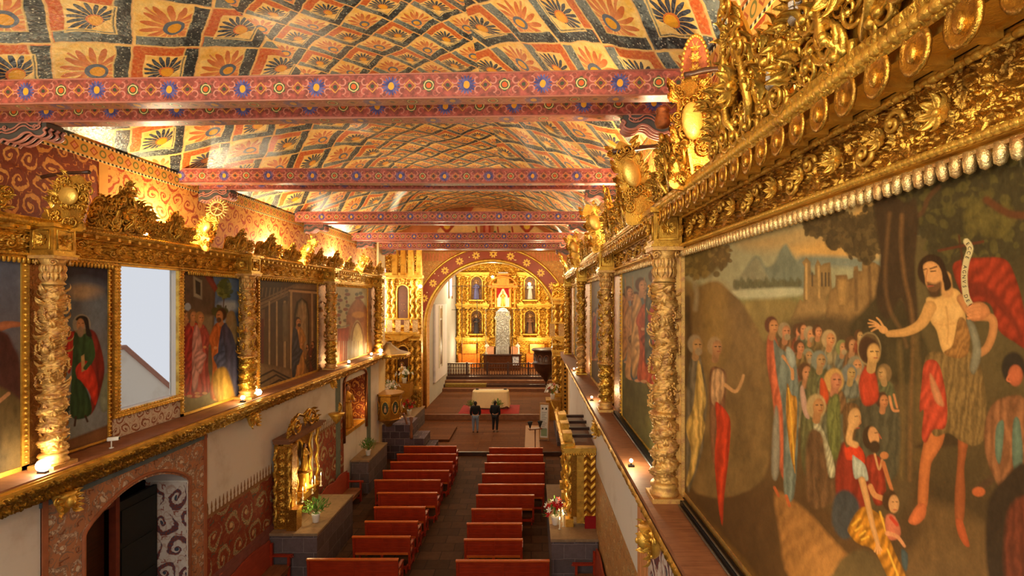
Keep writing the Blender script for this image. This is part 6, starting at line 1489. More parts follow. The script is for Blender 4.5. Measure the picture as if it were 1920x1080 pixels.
# ---------- statues
def statue(loc, H, rz, label, robe, name='statue', cloak=None, halo=True, group=None, skin=None, tags=True, raise_arm=False):
    root = empty(name, loc, rz, label, 'statue', group)   # faces -y
    s = H/1.7; b = MB()
    b.lathe([(.26, 0), (.27, .05), (.23, .4), (.2, .8), (.17, 1.0), (.19, 1.2), (.2, 1.3), (.12, 1.4), (.06, 1.44), (.055, 1.48)], (0, 0, 0), 18, SC(s), sy=.72)
    for k in range(9): a = 2*pi*k/9; b.tube([(.25*cos(a), .18*sin(a), .02), (.2*cos(a), .145*sin(a), .6), (.16*cos(a), .11*sin(a), 1.0)], .025, 5, SC(s))
    for q in (-1, 1):
        hand = (q*.10, -.26, 1.08) if not (raise_arm and q > 0) else (.30, -.2, 1.5)
        b.tube([(q*.19, 0, 1.3), (q*.27, -.05, 1.08), hand], [.075, .065, .045], 8, SC(s))
    b.build('robe', robe, root)
    b = MB(); b.ball((0, -.01, 1.58), (.085, .1, .125), SC(s), 14, 10); b.ball((0, -.115, 1.57), (.016, .02, .028), SC(s), 6, 4)
    for q in (-1, 1):
        hand = (q*.08, -.30, 1.09) if not (raise_arm and q > 0) else (.31, -.23, 1.55)
        b.ball(hand, (.035, .045, .035), SC(s), 8, 5)
        for f in range(4): b.tube([(hand[0]+(f-1.5)*.014, hand[1]-.02, hand[2]), (hand[0]+(f-1.5)*.014, hand[1]-.06, hand[2]+.02)], .009, 4, SC(s))
    b.build('head_and_hands', skin or SKIN, root)
    b = MB(); b.ball((0, .03, 1.6), (.105, .1, .13), SC(s), 12, 8); b.tube([(0, .06, 1.55), (0, .1, 1.3)], [.09, .05], 8, SC(s)); b.build('hair', DWOOD, root)
    if cloak:
        b = MB(); b.lathe([(.31, .05), (.29, .5), (.24, .95), (.24, 1.25), (.2, 1.36), (.08, 1.42)], (0, .06, 0), 14, SC(s), sy=.7); b.build('cloak', cloak, root)
    if halo:
        b = MB(); b.tube([(.17*cos(2*pi*k/20), .06, 1.62+.17*sin(2*pi*k/20)) for k in range(21)], .012, 5, SC(s))
        for k in range(12): a = 2*pi*k/12; b.tube([(.17*cos(a), .06, 1.62+.17*sin(a)), (.24*cos(a), .06, 1.62+.24*sin(a))], [.01, .002], 4, SC(s))
        b.build('halo', GOLDB, root)
    return root
# ---------- niche with a statue in the left wall
def niche():
    root = empty('niche', (LW-.55, 18.45, 2.3), 0, 'tall arched niche lined with gold and red paint in the left wall', 'niche'); M = TR(-(LW-.55), -18.45, -2.3)
    b = MB(); b.box(LW-.6, LW-.56, 17.31, 19.59, 2.31, 4.09, M); b.box(LW-.58, LW-.02, 17.305, 17.34, 2.31, 4.09, M); b.box(LW-.58, LW-.02, 19.56, 19.595, 2.31, 4.09, M); b.build('painted_lining', RED, root)
    b = MB(); 
    for q in (17.28, 19.62): b.tube([(LW+.03, q, 2.0), (LW+.03, q, 4.1)], .06, 8, M)
    b.tube([(LW+.03, 17.28, 4.1)]+[(LW+.03, 18.45-1.17*cos(t/10*pi), 4.1+.3*sin(t/10*pi)) for t in range(1, 10)]+[(LW+.03, 19.62, 4.1)], .05, 8, M); b.build('arch_moulding', m_gold_relief('painted_stone_moulding', (170, 110, 66), (110, 70, 46)), root)
    b = MB(); b.box(LW-.5, LW+.05, 17.5, 19.4, 2.2, 2.32, M); b.build('shelf', GOLDB, root)
niche()
statue((LW-.2, 18.2, 2.32), 1.55, pi/2-.5, 'gilded saint statue standing in the left wall niche', GOLDB)
# ---------- potted plants and flowers
def plant(loc, sc, label, flowers=None):
    root = empty('potted_plant' if not flowers else 'flower_vase', loc, 0, label, 'plant'); R = random.Random(int(loc[1]*10))
    b = MB(); b.lathe([(.06, 0), (.07, .01), (.09, .16), (.1, .2), (.08, .2), (.0, .18)], (0, 0, 0), 14, SC(sc)); b.build('pot', WHITEM, root)
    b = MB()
    for i in range(90 if not flowers else 34):
        a = R.random()*6.28; e = R.uniform(.2, 1.35); L = R.uniform(.12, .34)
        p = (L*cos(e)*cos(a)*.9, L*cos(e)*sin(a)*.9, .2+L*sin(e)*1.2)
        b.leaf(.11, .022, .8, SC(sc)@TR(*p)@RZ(a)@RY(-R.uniform(-.5, 1.2)), 1, .004)
        if i % 3 == 0: b.tube([(0, 0, .16), (p[0]*.5, p[1]*.5, .2+(p[2]-.2)*.6), p], .004, 4, SC(sc))
    b.build('leaves', GREEN, root)
    if flowers:
        for nm, m, k in flowers:
            b = MB()
            for i in range(k):
                a = R.random()*6.28; e = R.uniform(.1, 1.5); L = R.uniform(.16, .34); b.rosette(.07, SC(sc)@TR(L*cos(e)*cos(a), L*cos(e)*sin(a), .26+L*sin(e)*1.0)@RZ(a+pi/2)@RX(-.5), 6)
            b.build(nm, m, root)
plant((-5.62, 12.95, 1.2), 1.15, 'leafy green plant in a white pot on the left stone plinth')
plant((-6.08, 18.5, 1.2), 1.05, 'leafy green plant in a white pot on the far left plinth below the niche')
RF = m_plain('red_petals', (196, 20, 24), .6, n=.2); WF = m_plain('white_petals', (236, 226, 214), .6, n=.1)
plant((.62, 12.8, 1.2), 1.1, 'vase of red and white flowers on the right stone plinth', [('red_flowers', RF, 16), ('white_flowers', WF, 9)])
# ---------- left side altar (faces into the nave)
def twisted(b, x, y, z0, z1, r, M=None, n=26, turns=3):
    pts = []; 
    for i in range(n+1):
        t = i/n; a = turns*2*pi*t; pts.append((x+r*.45*cos(a), y+r*.45*sin(a), z0+(z1-z0)*t))
    b.tube(pts, r*.8, 8, M)
def side_altar_left():
    root = empty('side_altar', (-6.5, 13.5, 1.2), pi/2, 'small gilded side altar with mirrors and candles on the left plinth', 'altar')
    # local: x along the wall (towards the far end), y = depth (front is -y), z up from plinth
    W = 1.9; H = 2.15
    b = MB(); b.box(-W/2, W/2, -.30, 0, 0, .42); b.box(-W/2-.05, W/2+.05, -.36, 0, .42, .48); b.build('predella', GREL, root)
    b = MB(); b.box(-W/2, W/2, -.10, 0, .48, H); b.build('back_panel', GREL, root)
    b = MB(); b.box(-W/2-.02, -W/2+.26, -.46, 0, .0, H-.05); b.build('near_side_panel', GRELF, root)
    b = MB()
    for q in (-.40, -.06):
        twisted(b, -W/2-.06, q, .1, H-.1, .05, None, 30, 5)
        for k in range(11): b.leaf(.1, .035, 1, TR(-W/2-.08, q, .2+k*.17)@RZ(pi+.6*(-1)**k)@RY(-.6), 3); b.ball((-W/2-.11, q, .26+k*.17), .02, None, 6, 4)
    for k in range(9): b.rosette(.08, TR(-W/2-.03, -.23, .25+k*.2)@RZ(-pi/2), 6)
    b.build('side_lattice', GOLDB, root)
    b = MB(); b.box(-W/2-.06, W/2+.06, -.42, 0, H, H+.08); b.box(-W/2-.1, W/2+.1, -.48, 0, H+.08, H+.13); b.build('cornice', MWOOD, root)
    for i, xx in enumerate((-.86, -.42, .42, .86)):
        b = MB(); twisted(b, xx, -.3, .5, H, .055); b.box(xx-.08, xx+.08, -.38, -.22, .48, .54); b.box(xx-.08, xx+.08, -.38, -.22, H-.08, H)
        for q in range(8): b.leaf(.09, .03, 1, TR(xx, -.3, .62+q*.17)@RZ(q*2.2)@RY(-.5), 3)
        b.build('twisted_column', GOLDB, root)
    b = MB(); b.prism([(x, z) for x, z in [(-.3, 1.15), (.3, 1.15), (.3, 1.65)]+[(.3*cos(t/8*pi), 1.65+.3*sin(t/8*pi)) for t in range(1, 8)]+[(-.3, 1.65)]], 'y', -.13, -.11); b.build('mirror_niche', m_plain('dark_mirror', (70, 60, 58), .15, .6), root)
    b = MB(); b.tube([(-.32, -.14, 1.15), (-.32, -.14, 1.65)]+[(-.32*cos(t/8*pi), -.14, 1.65+.32*sin(t/8*pi)) for t in range(1, 8)]+[(.32, -.14, 1.65), (.32, -.14, 1.15)], .03, 7); b.build('niche_arch', GOLDB, root)
    for s in (-1, 1):
        b = MB(); b.box(s*.62-.11, s*.62+.11, -.12, -.105, 1.0, 1.7); b.build('mirror', m_plain('smoky_mirror', (90, 72, 74), .12, .7), root)
    b = MB()
    for s in (-1, 1):
        b.scroll(.26, 1.5, .045, TR(s*.45, -.3, H+.32), 26, s); b.scroll(.15, 1.3, .03, TR(s*.8, -.3, H+.24), 20, -s)
        b.tube([(s*.9, -.3, H+.1), (s*.7, -.3, H+.4), (s*.3, -.3, H+.6), (0, -.3, H+.5)], .04, 7)
        for q in range(7): b.leaf(.2, .06, 1.2, TR(s*(.15+q*.11), -.28, H+.18+.3*sin(q*.5))@RY(-(pi/2-s*(.3+q*.12)))@RX(pi/2), 4)
    b.rosette(.14, TR(0, -.34, H+.42), 9); b.build('pediment_scrolls', GOLD, root)
    b = MB(); b.box(-.32, .32, -.5, -.2, .48, .66); b.lathe([(.22, .66), (.2, .72), (.12, .76), (.12, 1.08), (.2, 1.12), (.0, 1.14)], (0, -.32, 0), 12); b.build('tabernacle', GOLDB, root)
    b = MB(); b.box(-W/2-.12, -W/2+.16, -.62, -.36, 0, .5); b.box(-W/2-.14, -W/2+.18, -.64, -.34, .5, .54); b.build('corner_pedestal', GREL, root)
    statue((-6.16, 13.5, 2.36), .72, pi/2, 'small gilded statue in the arched mirror niche of the left side altar', GOLDB)
    R = random.Random(2)
    for i in range(6):
        yy = 12.75+i*.28; xo = -6.05+.05*(i % 2)
        cr = empty('candle', (xo, yy, 1.69), 0, 'lit white candle on the left side altar, %s from the near end' % oo[i].replace('foremost', 'first'), 'candle', 'lit candles on the left side altar')
        b = MB(); b.lathe([(.05, 0), (.02, .03), (.018, .1), (.035, .12), (.012, .12), (.012, .3), (0, .3)], (0, 0, 0), 8); b.build('candlestick', WHITEC, cr)
        b = MB(); b.lathe([(.003, .3), (.012, .33), (.006, .37), (0, .4)], (0, 0, 0), 6); b.build('flame', FLAME, cr)
side_altar_left()
lamp('altar_candles_light', (-5.9, 13.5, 2.2), 14, (1, .72, .3), .1); lamp('altar_candles_light', (-5.75, 12.7, 1.75), 6, (1, .75, .35), .05); lamp('bench_lamp_light', (-5.9, 15.1, 2.05), 5, (1, .8, .4), .04)
lamp('niche_light', (-6.45, 19.2, 2.7), 10, (1, .6, .2), .05)
def bracket_statue():
    root = empty('bracket', (-6.38, 16.0, 3.0), 0, 'carved wooden bracket with feathered crest left of the niche', 'bracket')
    b = MB(); b.lathe([(.02, 0), (.1, .1), (.22, .28), (.26, .34), (.0, .36)], (.1, 0, 0), 12, sy=1); b.build('console', GOLDB, root)
    b = MB()
    for k in range(6): b.leaf(.34, .06, 1.1, TR(.15, .1, .34)@RZ(.4+k*.25)@RY(-1.0), 4)
    b.build('carved_leaves', GOLD, root)
bracket_statue()
# ---------- right side altar, seen from above: chevron flank, open top with joists
def side_altar_right():
    root = empty('side_altar', (1.3, 14, 1.2), 0, 'gilded side altar with chevron flank and open joisted top on right plinth', 'altar'); M = TR(-1.3, -14, -1.2); X0 = .88
    g = G('chevron_gilding', .32, .75); u, v = g.uv(); a = g.abs(g.fract(u*4.6)-.5)*2; c = g.fract(v*5.2+a*.55); col = g.mix(g.ss(g.abs(c-.5), .1, .3), lin((150, 92, 30)), lin((226, 166, 54))); g.base(col).bump(g.abs(c-.5)*-2, .02, 1)
    b = MB(); b.box(1.34, 1.64, 12.62, 12.68, 1.3, 3.1, M); b.build('chevron_panel', g.mat, root)
    b = MB(); b.box(X0+.15, 1.64, 12.68, 15.4, 1.45, 3.08, M); b.build('body', GREL, root)
    b = MB(); b.box(1.36, 1.64, 12.56, 12.66, 1.2, 1.5, M); b.build('red_base', REDC, root)
    b = MB(); b.box(1.16, 1.34, 12.6, 12.68, 1.32, 3.1, M)
    for k in range(9): b.box(1.18, 1.32, 12.585, 12.6, 1.38+k*.19, 1.52+k*.19, M)
    b.build('pilaster', GOLDB, root)
    for yy in (12.75, 13.6, 14.5, 15.3):
        b = MB(); twisted(b, X0+.1, yy, 1.4, 3.05, .07, M, 30, 4)
        for q in range(10): b.ball((X0+.1+.07*cos(q*2.3), yy+.07*sin(q*2.3), 1.5+q*.16), .03, M, 6, 5); b.leaf(.1, .035, 1, M@TR(X0+.1, yy, 1.48+q*.16)@RZ(q*2.2)@RY(-.5), 3)
        b.box(X0, X0+.2, yy-.1, yy+.1, 1.2, 1.4, M); b.build('twisted_column', GOLDB, root)
    b = MB(); b.box(.84, 1.64, 12.52, 12.72, 3.12, 3.2, M); b.box(.80, 1.64, 12.48, 12.74, 3.2, 3.26, M)
    for k in range(14): b.lathe([(.004, -.06), (.025, -.04), (.03, 0)], (.84+k*.06, 12.52, 3.12), 6, M)
    b.build('cornice', GOLDB, root)
    b = MB(); b.box(.80, 1.64, 12.74, 15.9, 3.16, 3.22, M); b.build('top_boards', MWOOD, root)
    # leaning pediment frame along the front with window-like panels
    b = MB(); P = M@TR(.82, 12.5, 3.26)@RY(.0)
    b.box(-.06, .04, 0, 4.1, 0, .09, P); b.box(.24, .30, .2, 4.0, .0, .07, P)
    for k in range(5): b.box(.0, .26, .1+k*.9, .2+k*.9, .0, .08, P)
    b.build('pediment_frame', GOLD, root)
    for k in range(3): b = MB(); b.box(.0, .24, .35+k*1.05, .7+k*1.05, .02, .28, P); b.build('pediment_panel', GOLDB, root)
    for k in range(4):
        y = 13.3+k*.75; b = MB(); b.box(1.0, 1.65, y, y+.09, 3.3, 3.38, M); b.build('joist', DWOOD, root)
    b = MB()
    for k in range(3): b.lathe([(.03, 0), (.05, .03), (.02, .07), (.04, .12), (.0, .16)], (.86, 15.2+.5*k, 3.35), 8, M)
    b.tube([(.82, 16.3, 3.3), (.70, 16.5, 3.5), (.66, 16.5, 3.62)], .025, 6, M); b.build('finials', GOLDB, root)
side_altar_right()
for i in range(7):
    z = 1.2; cr = empty('candle', (.72+.1*(i % 2), 12.55+.14*i, z), 0, 'lit candle on the right stone plinth, %s from the near end' % oo[i].replace('foremost', 'first'), 'candle', 'lit candles on the right plinth')
    b = MB(); b.lathe([(.04, 0), (.014, .02), (.014, .24+.05*(i % 3)), (0, .24+.05*(i % 3))], (0, 0, 0), 8); b.build('candlestick', WHITEC, cr); b = MB(); zz = .24+.05*(i % 3); b.lathe([(.003, zz), (.014, zz+.03), (0, zz+.08)], (0, 0, 0), 6); b.build('flame', FLAME, cr)
lamp('plinth_candles_light', (.72, 13.0, 1.8), 12, (1, .74, .34), .1)
# ---------- low dais, tan strip, info board, lectern-like stand
o = add('dais', FLOORB, (-.95, .95, -1.3, 1.3, 0, .12)); o.location = (-4.9, 25.2, .15); tag(o, 'low brown wooden dais on the crossing floor at left', 'dais'); bevel(o, .01)
o = add('floor_mat', m_plain('tan_board', (150, 104, 60), .6, n=.12), (-.35, .35, -2.2, 2.2, 0, .012)); o.location = (.05, 24.8, .15); tag(o, 'narrow tan mat lying on the crossing floor at right', 'mat')
def board():
    root = empty('information_board', (.62, 24.2, .15), -.25, 'tall white information banner in a wooden frame near the right pews', 'board')
    M = RX(-.06)
    b = MB(); b.box(-.24, .24, 0, .03, .05, 1.75, M); b.box(-.24, -.2, -.02, .05, 0, 1.8, M); b.box(.2, .24, -.02, .05, 0, 1.8, M); b.box(-.24, .24, -.02, .05, 1.75, 1.8, M); b.build('frame', m_wood('pale_wood', (170, 126, 72), (196, 150, 92)), root)
    b = MB(); b.box(-.19, .19, -.012, -.002, .12, 1.7, M); b.build('printed_sheet', m_plain('white_print', (220, 224, 220), .5, n=.06), root)
    b = MB()
    for k in range(11): b.box(-.13, .13-.05*(k % 3), -.018, -.013, 1.32-k*.085, 1.35-k*.085, M)
    b.build('text_lines', m_plain('grey_print', (150, 160, 160), .6), root)
    b = MB(); b.ball((-.08, -.016, 1.52), (.04, .006, .05), M); b.ball((.1, -.016, 1.52), (.045, .006, .06), M); b.build('emblems', BLACK, root)
    b = MB(); b.box(-.15, .15, -.019, -.013, .2, .55, M); b.build('picture', m_plain('greenish_print', (140, 168, 130), .6), root)
board()
def stand():
    root = empty('reading_stand', (.18, 22.6, .15), .3, 'small wooden stand with two dark fan-shaped holders beside the board', 'stand')
    b = MB(); b.lathe([(.2, 0), (.16, .04), (.03, .08), (.03, .9), (.06, .95)], (0, 0, 0), 10); b.box(-.3, .3, -.12, .12, .95, 1.0); b.build('post', MWOOD, root)
    for s in (-1, 1): b = MB(); b.lathe([(.02, 1.0), (.05, 1.1), (.13, 1.3), (.11, 1.32), (0, 1.2)], (s*.24, 0, 0), 10, sy=.5); b.build('dark_holder', BLACK, root)
stand()
# ---------- free-standing altar, carpet, flowers
o = add('carpet', REDC, (-1.75, 1.75, -1.15, 1.2, 0, .015)); o.location = (-2.45, 29.62, .45); tag(o, 'bright red carpet under the white altar table', 'carpet')
def altar_table():
    root = empty('altar_table', (-2.45, 30.1, .465), 0, 'altar table covered by a cream cloth on the red carpet', 'altar table')
    b = MB(); b.box(-1.0, 1.0, -.42, .42, 0, 1.0); b.build('table_block', MWOOD, root)
    n = 60; b = MB(); V = []; per = []
    for i in range(n):
        a = 2*pi*i/n; c, s_ = cos(a), sin(a); k = 6
        per.append((1.08*np.sign(c)*abs(c)**(2/k), .50*np.sign(s_)*abs(s_)**(2/k)))
    rings = [(1.0, 1.02), (1.0, 1.0), (1.02, .7), (1.05, .35), (1.07, .12)]
    for j, (sc, z) in enumerate(rings):
        for i, (x, y) in enumerate(per): w_ = .03*sin(i*1.7)*(j/4); V.append((x*(sc+w_), y*(sc+w_*1.5), z+(.05*sin(i*.52) if j == 4 else 0)))
    Fc = [((j*n+i), (j+1)*n+i, (j+1)*n+(i+1) % n, j*n+(i+1) % n) for j in range(4) for i in range(n)]+[tuple(range(n))]
    b.add(V, Fc, None, True); b.build('cloth', m_plain('cream_altar_cloth', (232, 212, 164), .8, n=.08), root)
    b = MB(); b.box(-1.0, 1.0, .18, .46, 1.022, 1.03); b.build('white_runner', WHITEC, root)
    for s in (-1, 1): b = MB(); b.ball((s*.86, .3, 1.06), (.11, .06, .045), None, 12, 8); b.build('dark_cushion', BLACK, root)
altar_table()
plant((-1.95, 28.75, .45), 1.3, 'small plant in white vase in front of the altar table, right person side')
plant((-3.55, 29.35, .45), 1.0, 'small leafy plant at the left front corner of the altar table')
# ---------- balustrade before the high altar
def balustrade():
    root = empty('balustrade', (-2.45, 37.7, 1.25), 0, 'dark turned-baluster altar rail in front of the high altar', 'balustrade')
    b = MB(); b.box(-4.05, 3.9, -.06, .06, .86, .93); b.box(-4.05, 3.9, -.05, .05, 0, .07); b.box(-4.05, 3.9, -.03, .03, .56, .60); b.build('rails', DWOOD, root)
    for k in range(6): x = -4.0+k*1.56; b = MB(); b.box(x-.07, x+.07, -.07, .07, 0, 1.0); b.build('newel', DWOOD, root)
    for k in range(40):
        x = -3.85+k*.195; b = MB(); b.lathe([(.03, .07), (.045, .12), (.02, .2), (.05, .36), (.02, .52), (.035, .6), (.02, .68), (.04, .78), (.03, .86)], (x, 0, 0), 8); b.build('baluster', m_plain('worn_baluster_wood', (104, 62, 38), .5, n=.3), root)
balustrade()
o = add('credence_chest', WHITEC, (-.75, .75, -.3, .3, 0, .8)); o.location = (-5.55, 38.7, 1.25); bevel(o, .03); tag(o, 'white draped chest behind the rail at the left', 'chest')
o = add('runner_rug', m_mural('green_rug', (128, 112, 46), (166, 142, 60), (110, 90, 40), (140, 60, 40), .2, .1), (-1.5, 1.5, 0, .5, 0, .02), (-1.5, 1.5, -.02, .0, -.19, .02)); o.location = (-4.75, 35.95, .86); tag(o, 'olive green rug spread over the altar steps at left', 'rug')
# dark hanging pulpit bowl at right of the arch
def bowl():
    root = empty('hanging_pulpit', (.95, 31.6, 2.9), 0, 'dark brown bowl-shaped pulpit with scalloped panels and hanging pendant at right', 'pulpit')
    b = MB(); b.lathe([(.0, -1.35), (.05, -1.3), (.03, -1.15), (.12, -1.05), (.3, -.8), (.62, -.45), (.78, -.2), (.8, 0), (.86, .05), (.86, .14), (.80, .16), (.78, .8), (.9, .86), (.95, .95), (.9, .98), (0, .98)], (0, 0, 0), 16); b.build('bowl', DWOOD, root)
    for k in range(7):
        a = -pi+k*pi/6; M = RZ(a)@TR(.8, 0, .45)@RZ(pi/2); b = MB(); b.tube([(-.13, 0, -.2), (-.13, 0, .05)]+[(-.13*cos(t/6*pi), 0, .05+.13*sin(t/6*pi)) for t in range(1, 6)]+[(.13, 0, .05), (.13, 0, -.2)], .016, 5, M); b.build('arched_panel', MWOOD, root)
    b = MB(); b.tube([(.6, .3, .9), (1.2, .3, .9)], .08, 8); b.build('wall_arm', DWOOD, root)
bowl()
# ================================================================ retables, people
def rect_relief(name, W, H, mat, parent, loc, s=.25, amp=.07, nx=None, nz=None, seed=1):
    nx = nx or int(W/.03); nz = nz or int(H/.03); xs = np.linspace(-W/2, W/2, nx); zs = np.linspace(0, H, nz); X, Z = np.meshgrid(xs, zs, indexing='ij')
    h = relief_h(np.abs(X)+7, Z+3, s, seed)*amp; V = np.stack([X.ravel(), -h.ravel(), Z.ravel()], 1)
    return link_mesh(name, V, grid_faces(nx, nz), mat, parent, True, loc=loc)
NICHE = m_plain('dark_niche_lining', (84, 48, 22), .5, .4, n=.3)
def niche_unit(root, x, y, z, w, h, frame=GOLDB):
    b = MB(); r = w/2; pts = [(x-r, z), (x+r, z), (x+r, z+h-r)]+[(x+r*cos(t/8*pi), z+h-r+r*sin(t/8*pi)) for t in range(1, 8)]+[(x-r, z+h-r)]
    b.prism(pts, 'y', y-.12, y-.08); b.build('niche_recess', NICHE, root)
    b = MB(); pl = [(x-r, y-.16, z), (x-r, y-.16, z+h-r)]+[(x-r*cos(t/8*pi), y-.16, z+h-r+r*sin(t/8*pi)) for t in range(1, 8)]+[(x+r, y-.16, z+h-r), (x+r, y-.16, z)]
    b.tube(pl, w*.055+.015, 7); b.box(x-r*1.25, x+r*1.25, y-.45, y-.05, z-.1, z)
    for k in range(7): a = pi*(k+.5)/7; b.leaf(w*.24, w*.08, .8, TR(x+r*1.05*cos(a), y-.14, z+h-r+r*1.05*sin(a))@RY(-a)@RX(pi/2), 3)
    b.build('niche_arch', frame, root)
def tcol(root, x, y, z0, z1, r, mat=GOLDB):
    b = MB(); b.box(x-r*1.5, x+r*1.5, y-r*1.5, y+r*1.5, z0, z0+.12); b.box(x-r*1.6, x+r*1.6, y-r*1.6, y+r*1.6, z1-.1, z1); twisted(b, x, y, z0+.1, z1-.08, r, None, 34, 5)
    n = int((z1-z0)/.16)
    for q in range(n): b.leaf(r*1.3, r*.5, 1.1, TR(x+r*.5*cos(q*2.4), y+r*.5*sin(q*2.4), z0+.2+q*.15)@RZ(q*2.4)@RY(-.7), 3); b.ball((x+r*cos(q*2.4+1), y+r*sin(q*2.4+1), z0+.22+q*.15), r*.3, None, 6, 4)
    b.build('twisted_column', mat, root)
def cornice_bar(root, x0, x1, y, z, d=.45, h=.28):
    b = MB(); b.box(x0, x1, y-d*.6, y, z, z+h*.4); b.box(x0-.03, x1+.03, y-d*.8, y, z+h*.4, z+h*.7); b.box(x0-.06, x1+.06, y-d, y, z+h*.7, z+h)
    x = x0+.06
    while x < x1: b.ball((x, y-d*.62, z+h*.2), (.035, .03, .045), None, 6, 4); x += .11
    b.build('cornice', GOLDB, root)
def main_retable():
    Y = 42.0; X0, X1, xc = -6.3, 1.7, -2.35; root = empty('high_altar_retable', (0, 0, 0), 0, 'huge gilded high altar retable filling the chancel end wall', 'retable')
    b = MB(); b.box(X0, X1, Y-.1, Y, 1.25, 10.4); b.build('back_board', GRET, root)
    rect_relief('carved_ground', X1-X0, 9.0, GRET, root, ((X0+X1)/2, Y-.11, 1.35), .30, .2, 320, 340, 4)
    for z in (3.55, 6.35, 9.0): cornice_bar(root, X0, xc-1.2, Y-.1, z, .5, .3); cornice_bar(root, xc+1.2, X1, Y-.1, z, .5, .3)
    for z0, z1 in ((3.85, 6.35), (6.65, 9.0)):
        for x in (-6.05, -5.35, -3.85, -3.25): tcol(root, x, Y-.35, z0, z1, .12); tcol(root, 2*xc-x, Y-.35, z0, z1, .12)
    for z0 in (4.0, 6.85):
        for x in (-4.6, 2*xc+4.6): niche_unit(root, x, Y-.1, z0+.15, 1.0, 2.0)
    # orange gilded lower zone
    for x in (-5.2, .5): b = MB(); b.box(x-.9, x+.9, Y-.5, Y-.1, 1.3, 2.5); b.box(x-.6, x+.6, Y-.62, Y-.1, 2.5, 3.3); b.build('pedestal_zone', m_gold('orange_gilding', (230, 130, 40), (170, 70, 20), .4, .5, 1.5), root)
    # central upper tabernacle with red curtain
    b = MB(); 
    for s in (-1, 1):
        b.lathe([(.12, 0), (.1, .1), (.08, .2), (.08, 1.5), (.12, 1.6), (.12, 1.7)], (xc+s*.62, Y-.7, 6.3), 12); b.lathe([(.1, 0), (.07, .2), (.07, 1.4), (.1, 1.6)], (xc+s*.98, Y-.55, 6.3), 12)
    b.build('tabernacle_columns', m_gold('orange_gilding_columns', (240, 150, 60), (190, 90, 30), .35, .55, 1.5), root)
    b = MB(); b.box(xc-1.2, xc+1.2, Y-.9, Y-.1, 8.0, 8.2); b.box(xc-.9, xc+.9, Y-.8, Y-.1, 8.2, 8.35)
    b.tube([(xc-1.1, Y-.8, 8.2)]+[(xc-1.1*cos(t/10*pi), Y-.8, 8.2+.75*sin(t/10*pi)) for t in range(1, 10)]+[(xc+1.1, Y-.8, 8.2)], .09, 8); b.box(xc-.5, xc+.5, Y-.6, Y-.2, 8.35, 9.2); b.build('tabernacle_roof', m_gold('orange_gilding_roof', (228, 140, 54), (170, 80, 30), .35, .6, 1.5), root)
    b = MB(); b.box(xc-.4, xc+.4, Y-.55, Y-.3, 8.4, 9.3); b.build('silver_casket', SILVER, root)
    for s in (-1, 1):
        b = MB(); pts = [(xc+s*.04, 7.95), (xc+s*.5, 7.95), (xc+s*.52, 7.2), (xc+s*.42, 7.1), (xc+s*.36, 7.35), (xc+s*.2, 7.6)]; b.prism(pts if s > 0 else pts[::-1], 'y', Y-.72, Y-.68); b.build('red_curtain', REDC, root)
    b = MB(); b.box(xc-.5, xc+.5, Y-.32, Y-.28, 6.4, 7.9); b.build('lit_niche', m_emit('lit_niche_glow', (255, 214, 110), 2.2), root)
    # silver central altar
    b = MB(); b.prism([(xc-.62, 3.2), (xc+.62, 3.2), (xc+.56, 5.3), (xc+.66, 5.5), (xc+.5, 6.0), (xc+.3, 6.25), (xc, 6.35), (xc-.3, 6.25), (xc-.5, 6.0), (xc-.66, 5.5), (xc-.56, 5.3)], 'y', Y-1.0, Y-.2); b.build('silver_tabernacle', SILVER, root)
    rect_relief('silver_chasing', 1.15, 2.8, m_gold('tarnished_silver', (176, 170, 162), (84, 76, 74), .3, .8, 4, .1), root, (xc, Y-1.01, 3.25), .22, .10, 60, 120, 6)
    b = MB()
    for s in (-1, 1): b.tube([(xc+s*.6, Y-1.02, 3.2), (xc+s*.56, Y-1.02, 5.3), (xc+s*.7, Y-1.02, 5.55)], .05, 7); b.scroll(.16, 1.4, .04, TR(xc+s*.38, Y-1.0, 5.75), 20, s)
    b.build('silver_frame', m_gold('silver_gilt', (214, 200, 150), (150, 130, 90), .3, .7), root)
    b = MB(); b.box(xc-1.5, xc+1.5, Y-1.9, Y-.2, 1.25, 2.5); b.build('altar_block', GREL2, root); b = MB(); b.box(xc-1.6, xc+1.6, Y-2.0, Y-.2, 2.5, 2.58); b.build('altar_top', DWOOD, root)
    b = MB(); b.box(xc-.55, xc+.55, Y-1.5, Y-.9, 2.58, 3.2); b.build('silver_step', SILVER, root)
    for s in (-1, 1): b = MB(); b.box(xc+s*1.0-.3, xc+s*1.0+.3, Y-1.6, Y-.3, 2.58, 3.1); b.build('gradine', m_plain('rose_gradine', (214, 150, 110), .5), root)
    b = MB(); b.box(xc+.85, xc+1.35, Y-1.93, Y-1.905, 1.7, 2.4); b.build('tile_panel', m_mural('blue_white_panel', (220, 220, 226), (60, 70, 120), (120, 130, 170), (200, 200, 210), .2, .1), root)
GREL2 = m_gold_relief('dark_carved_wood', (104, 62, 34), (60, 34, 20), .22, .03, .45)
main_retable()
xc = -2.35
cn = ['first', 'second', 'third', 'fourth', 'fifth', 'sixth', 'seventh', 'eighth']
for i in range(8):
    x = xc-.42+i*.12; cr = empty('altar_candlestick', (x, 40.35, 2.58+.0), 0, 'silver candlestick in the row at the foot of the silver tabernacle, %s from left' % cn[i], 'candlestick', 'silver candlesticks of the high altar')
    b = MB(); b.lathe([(.05, 0), (.02, .06), (.03, .2), (.015, .3), (.03, .4), (.012, .42), (.012, .62), (0, .62)], (0, 0, 0), 7); b.build('stick', SILVER, cr)
for s, nm_ in ((-1, 'left'), (1, 'right')):
    statue((xc+s*1.25, 40.5, 2.58), .95, 0, 'small white statue standing at the %s end of the high altar top' % nm_, WHITEC, halo=False)
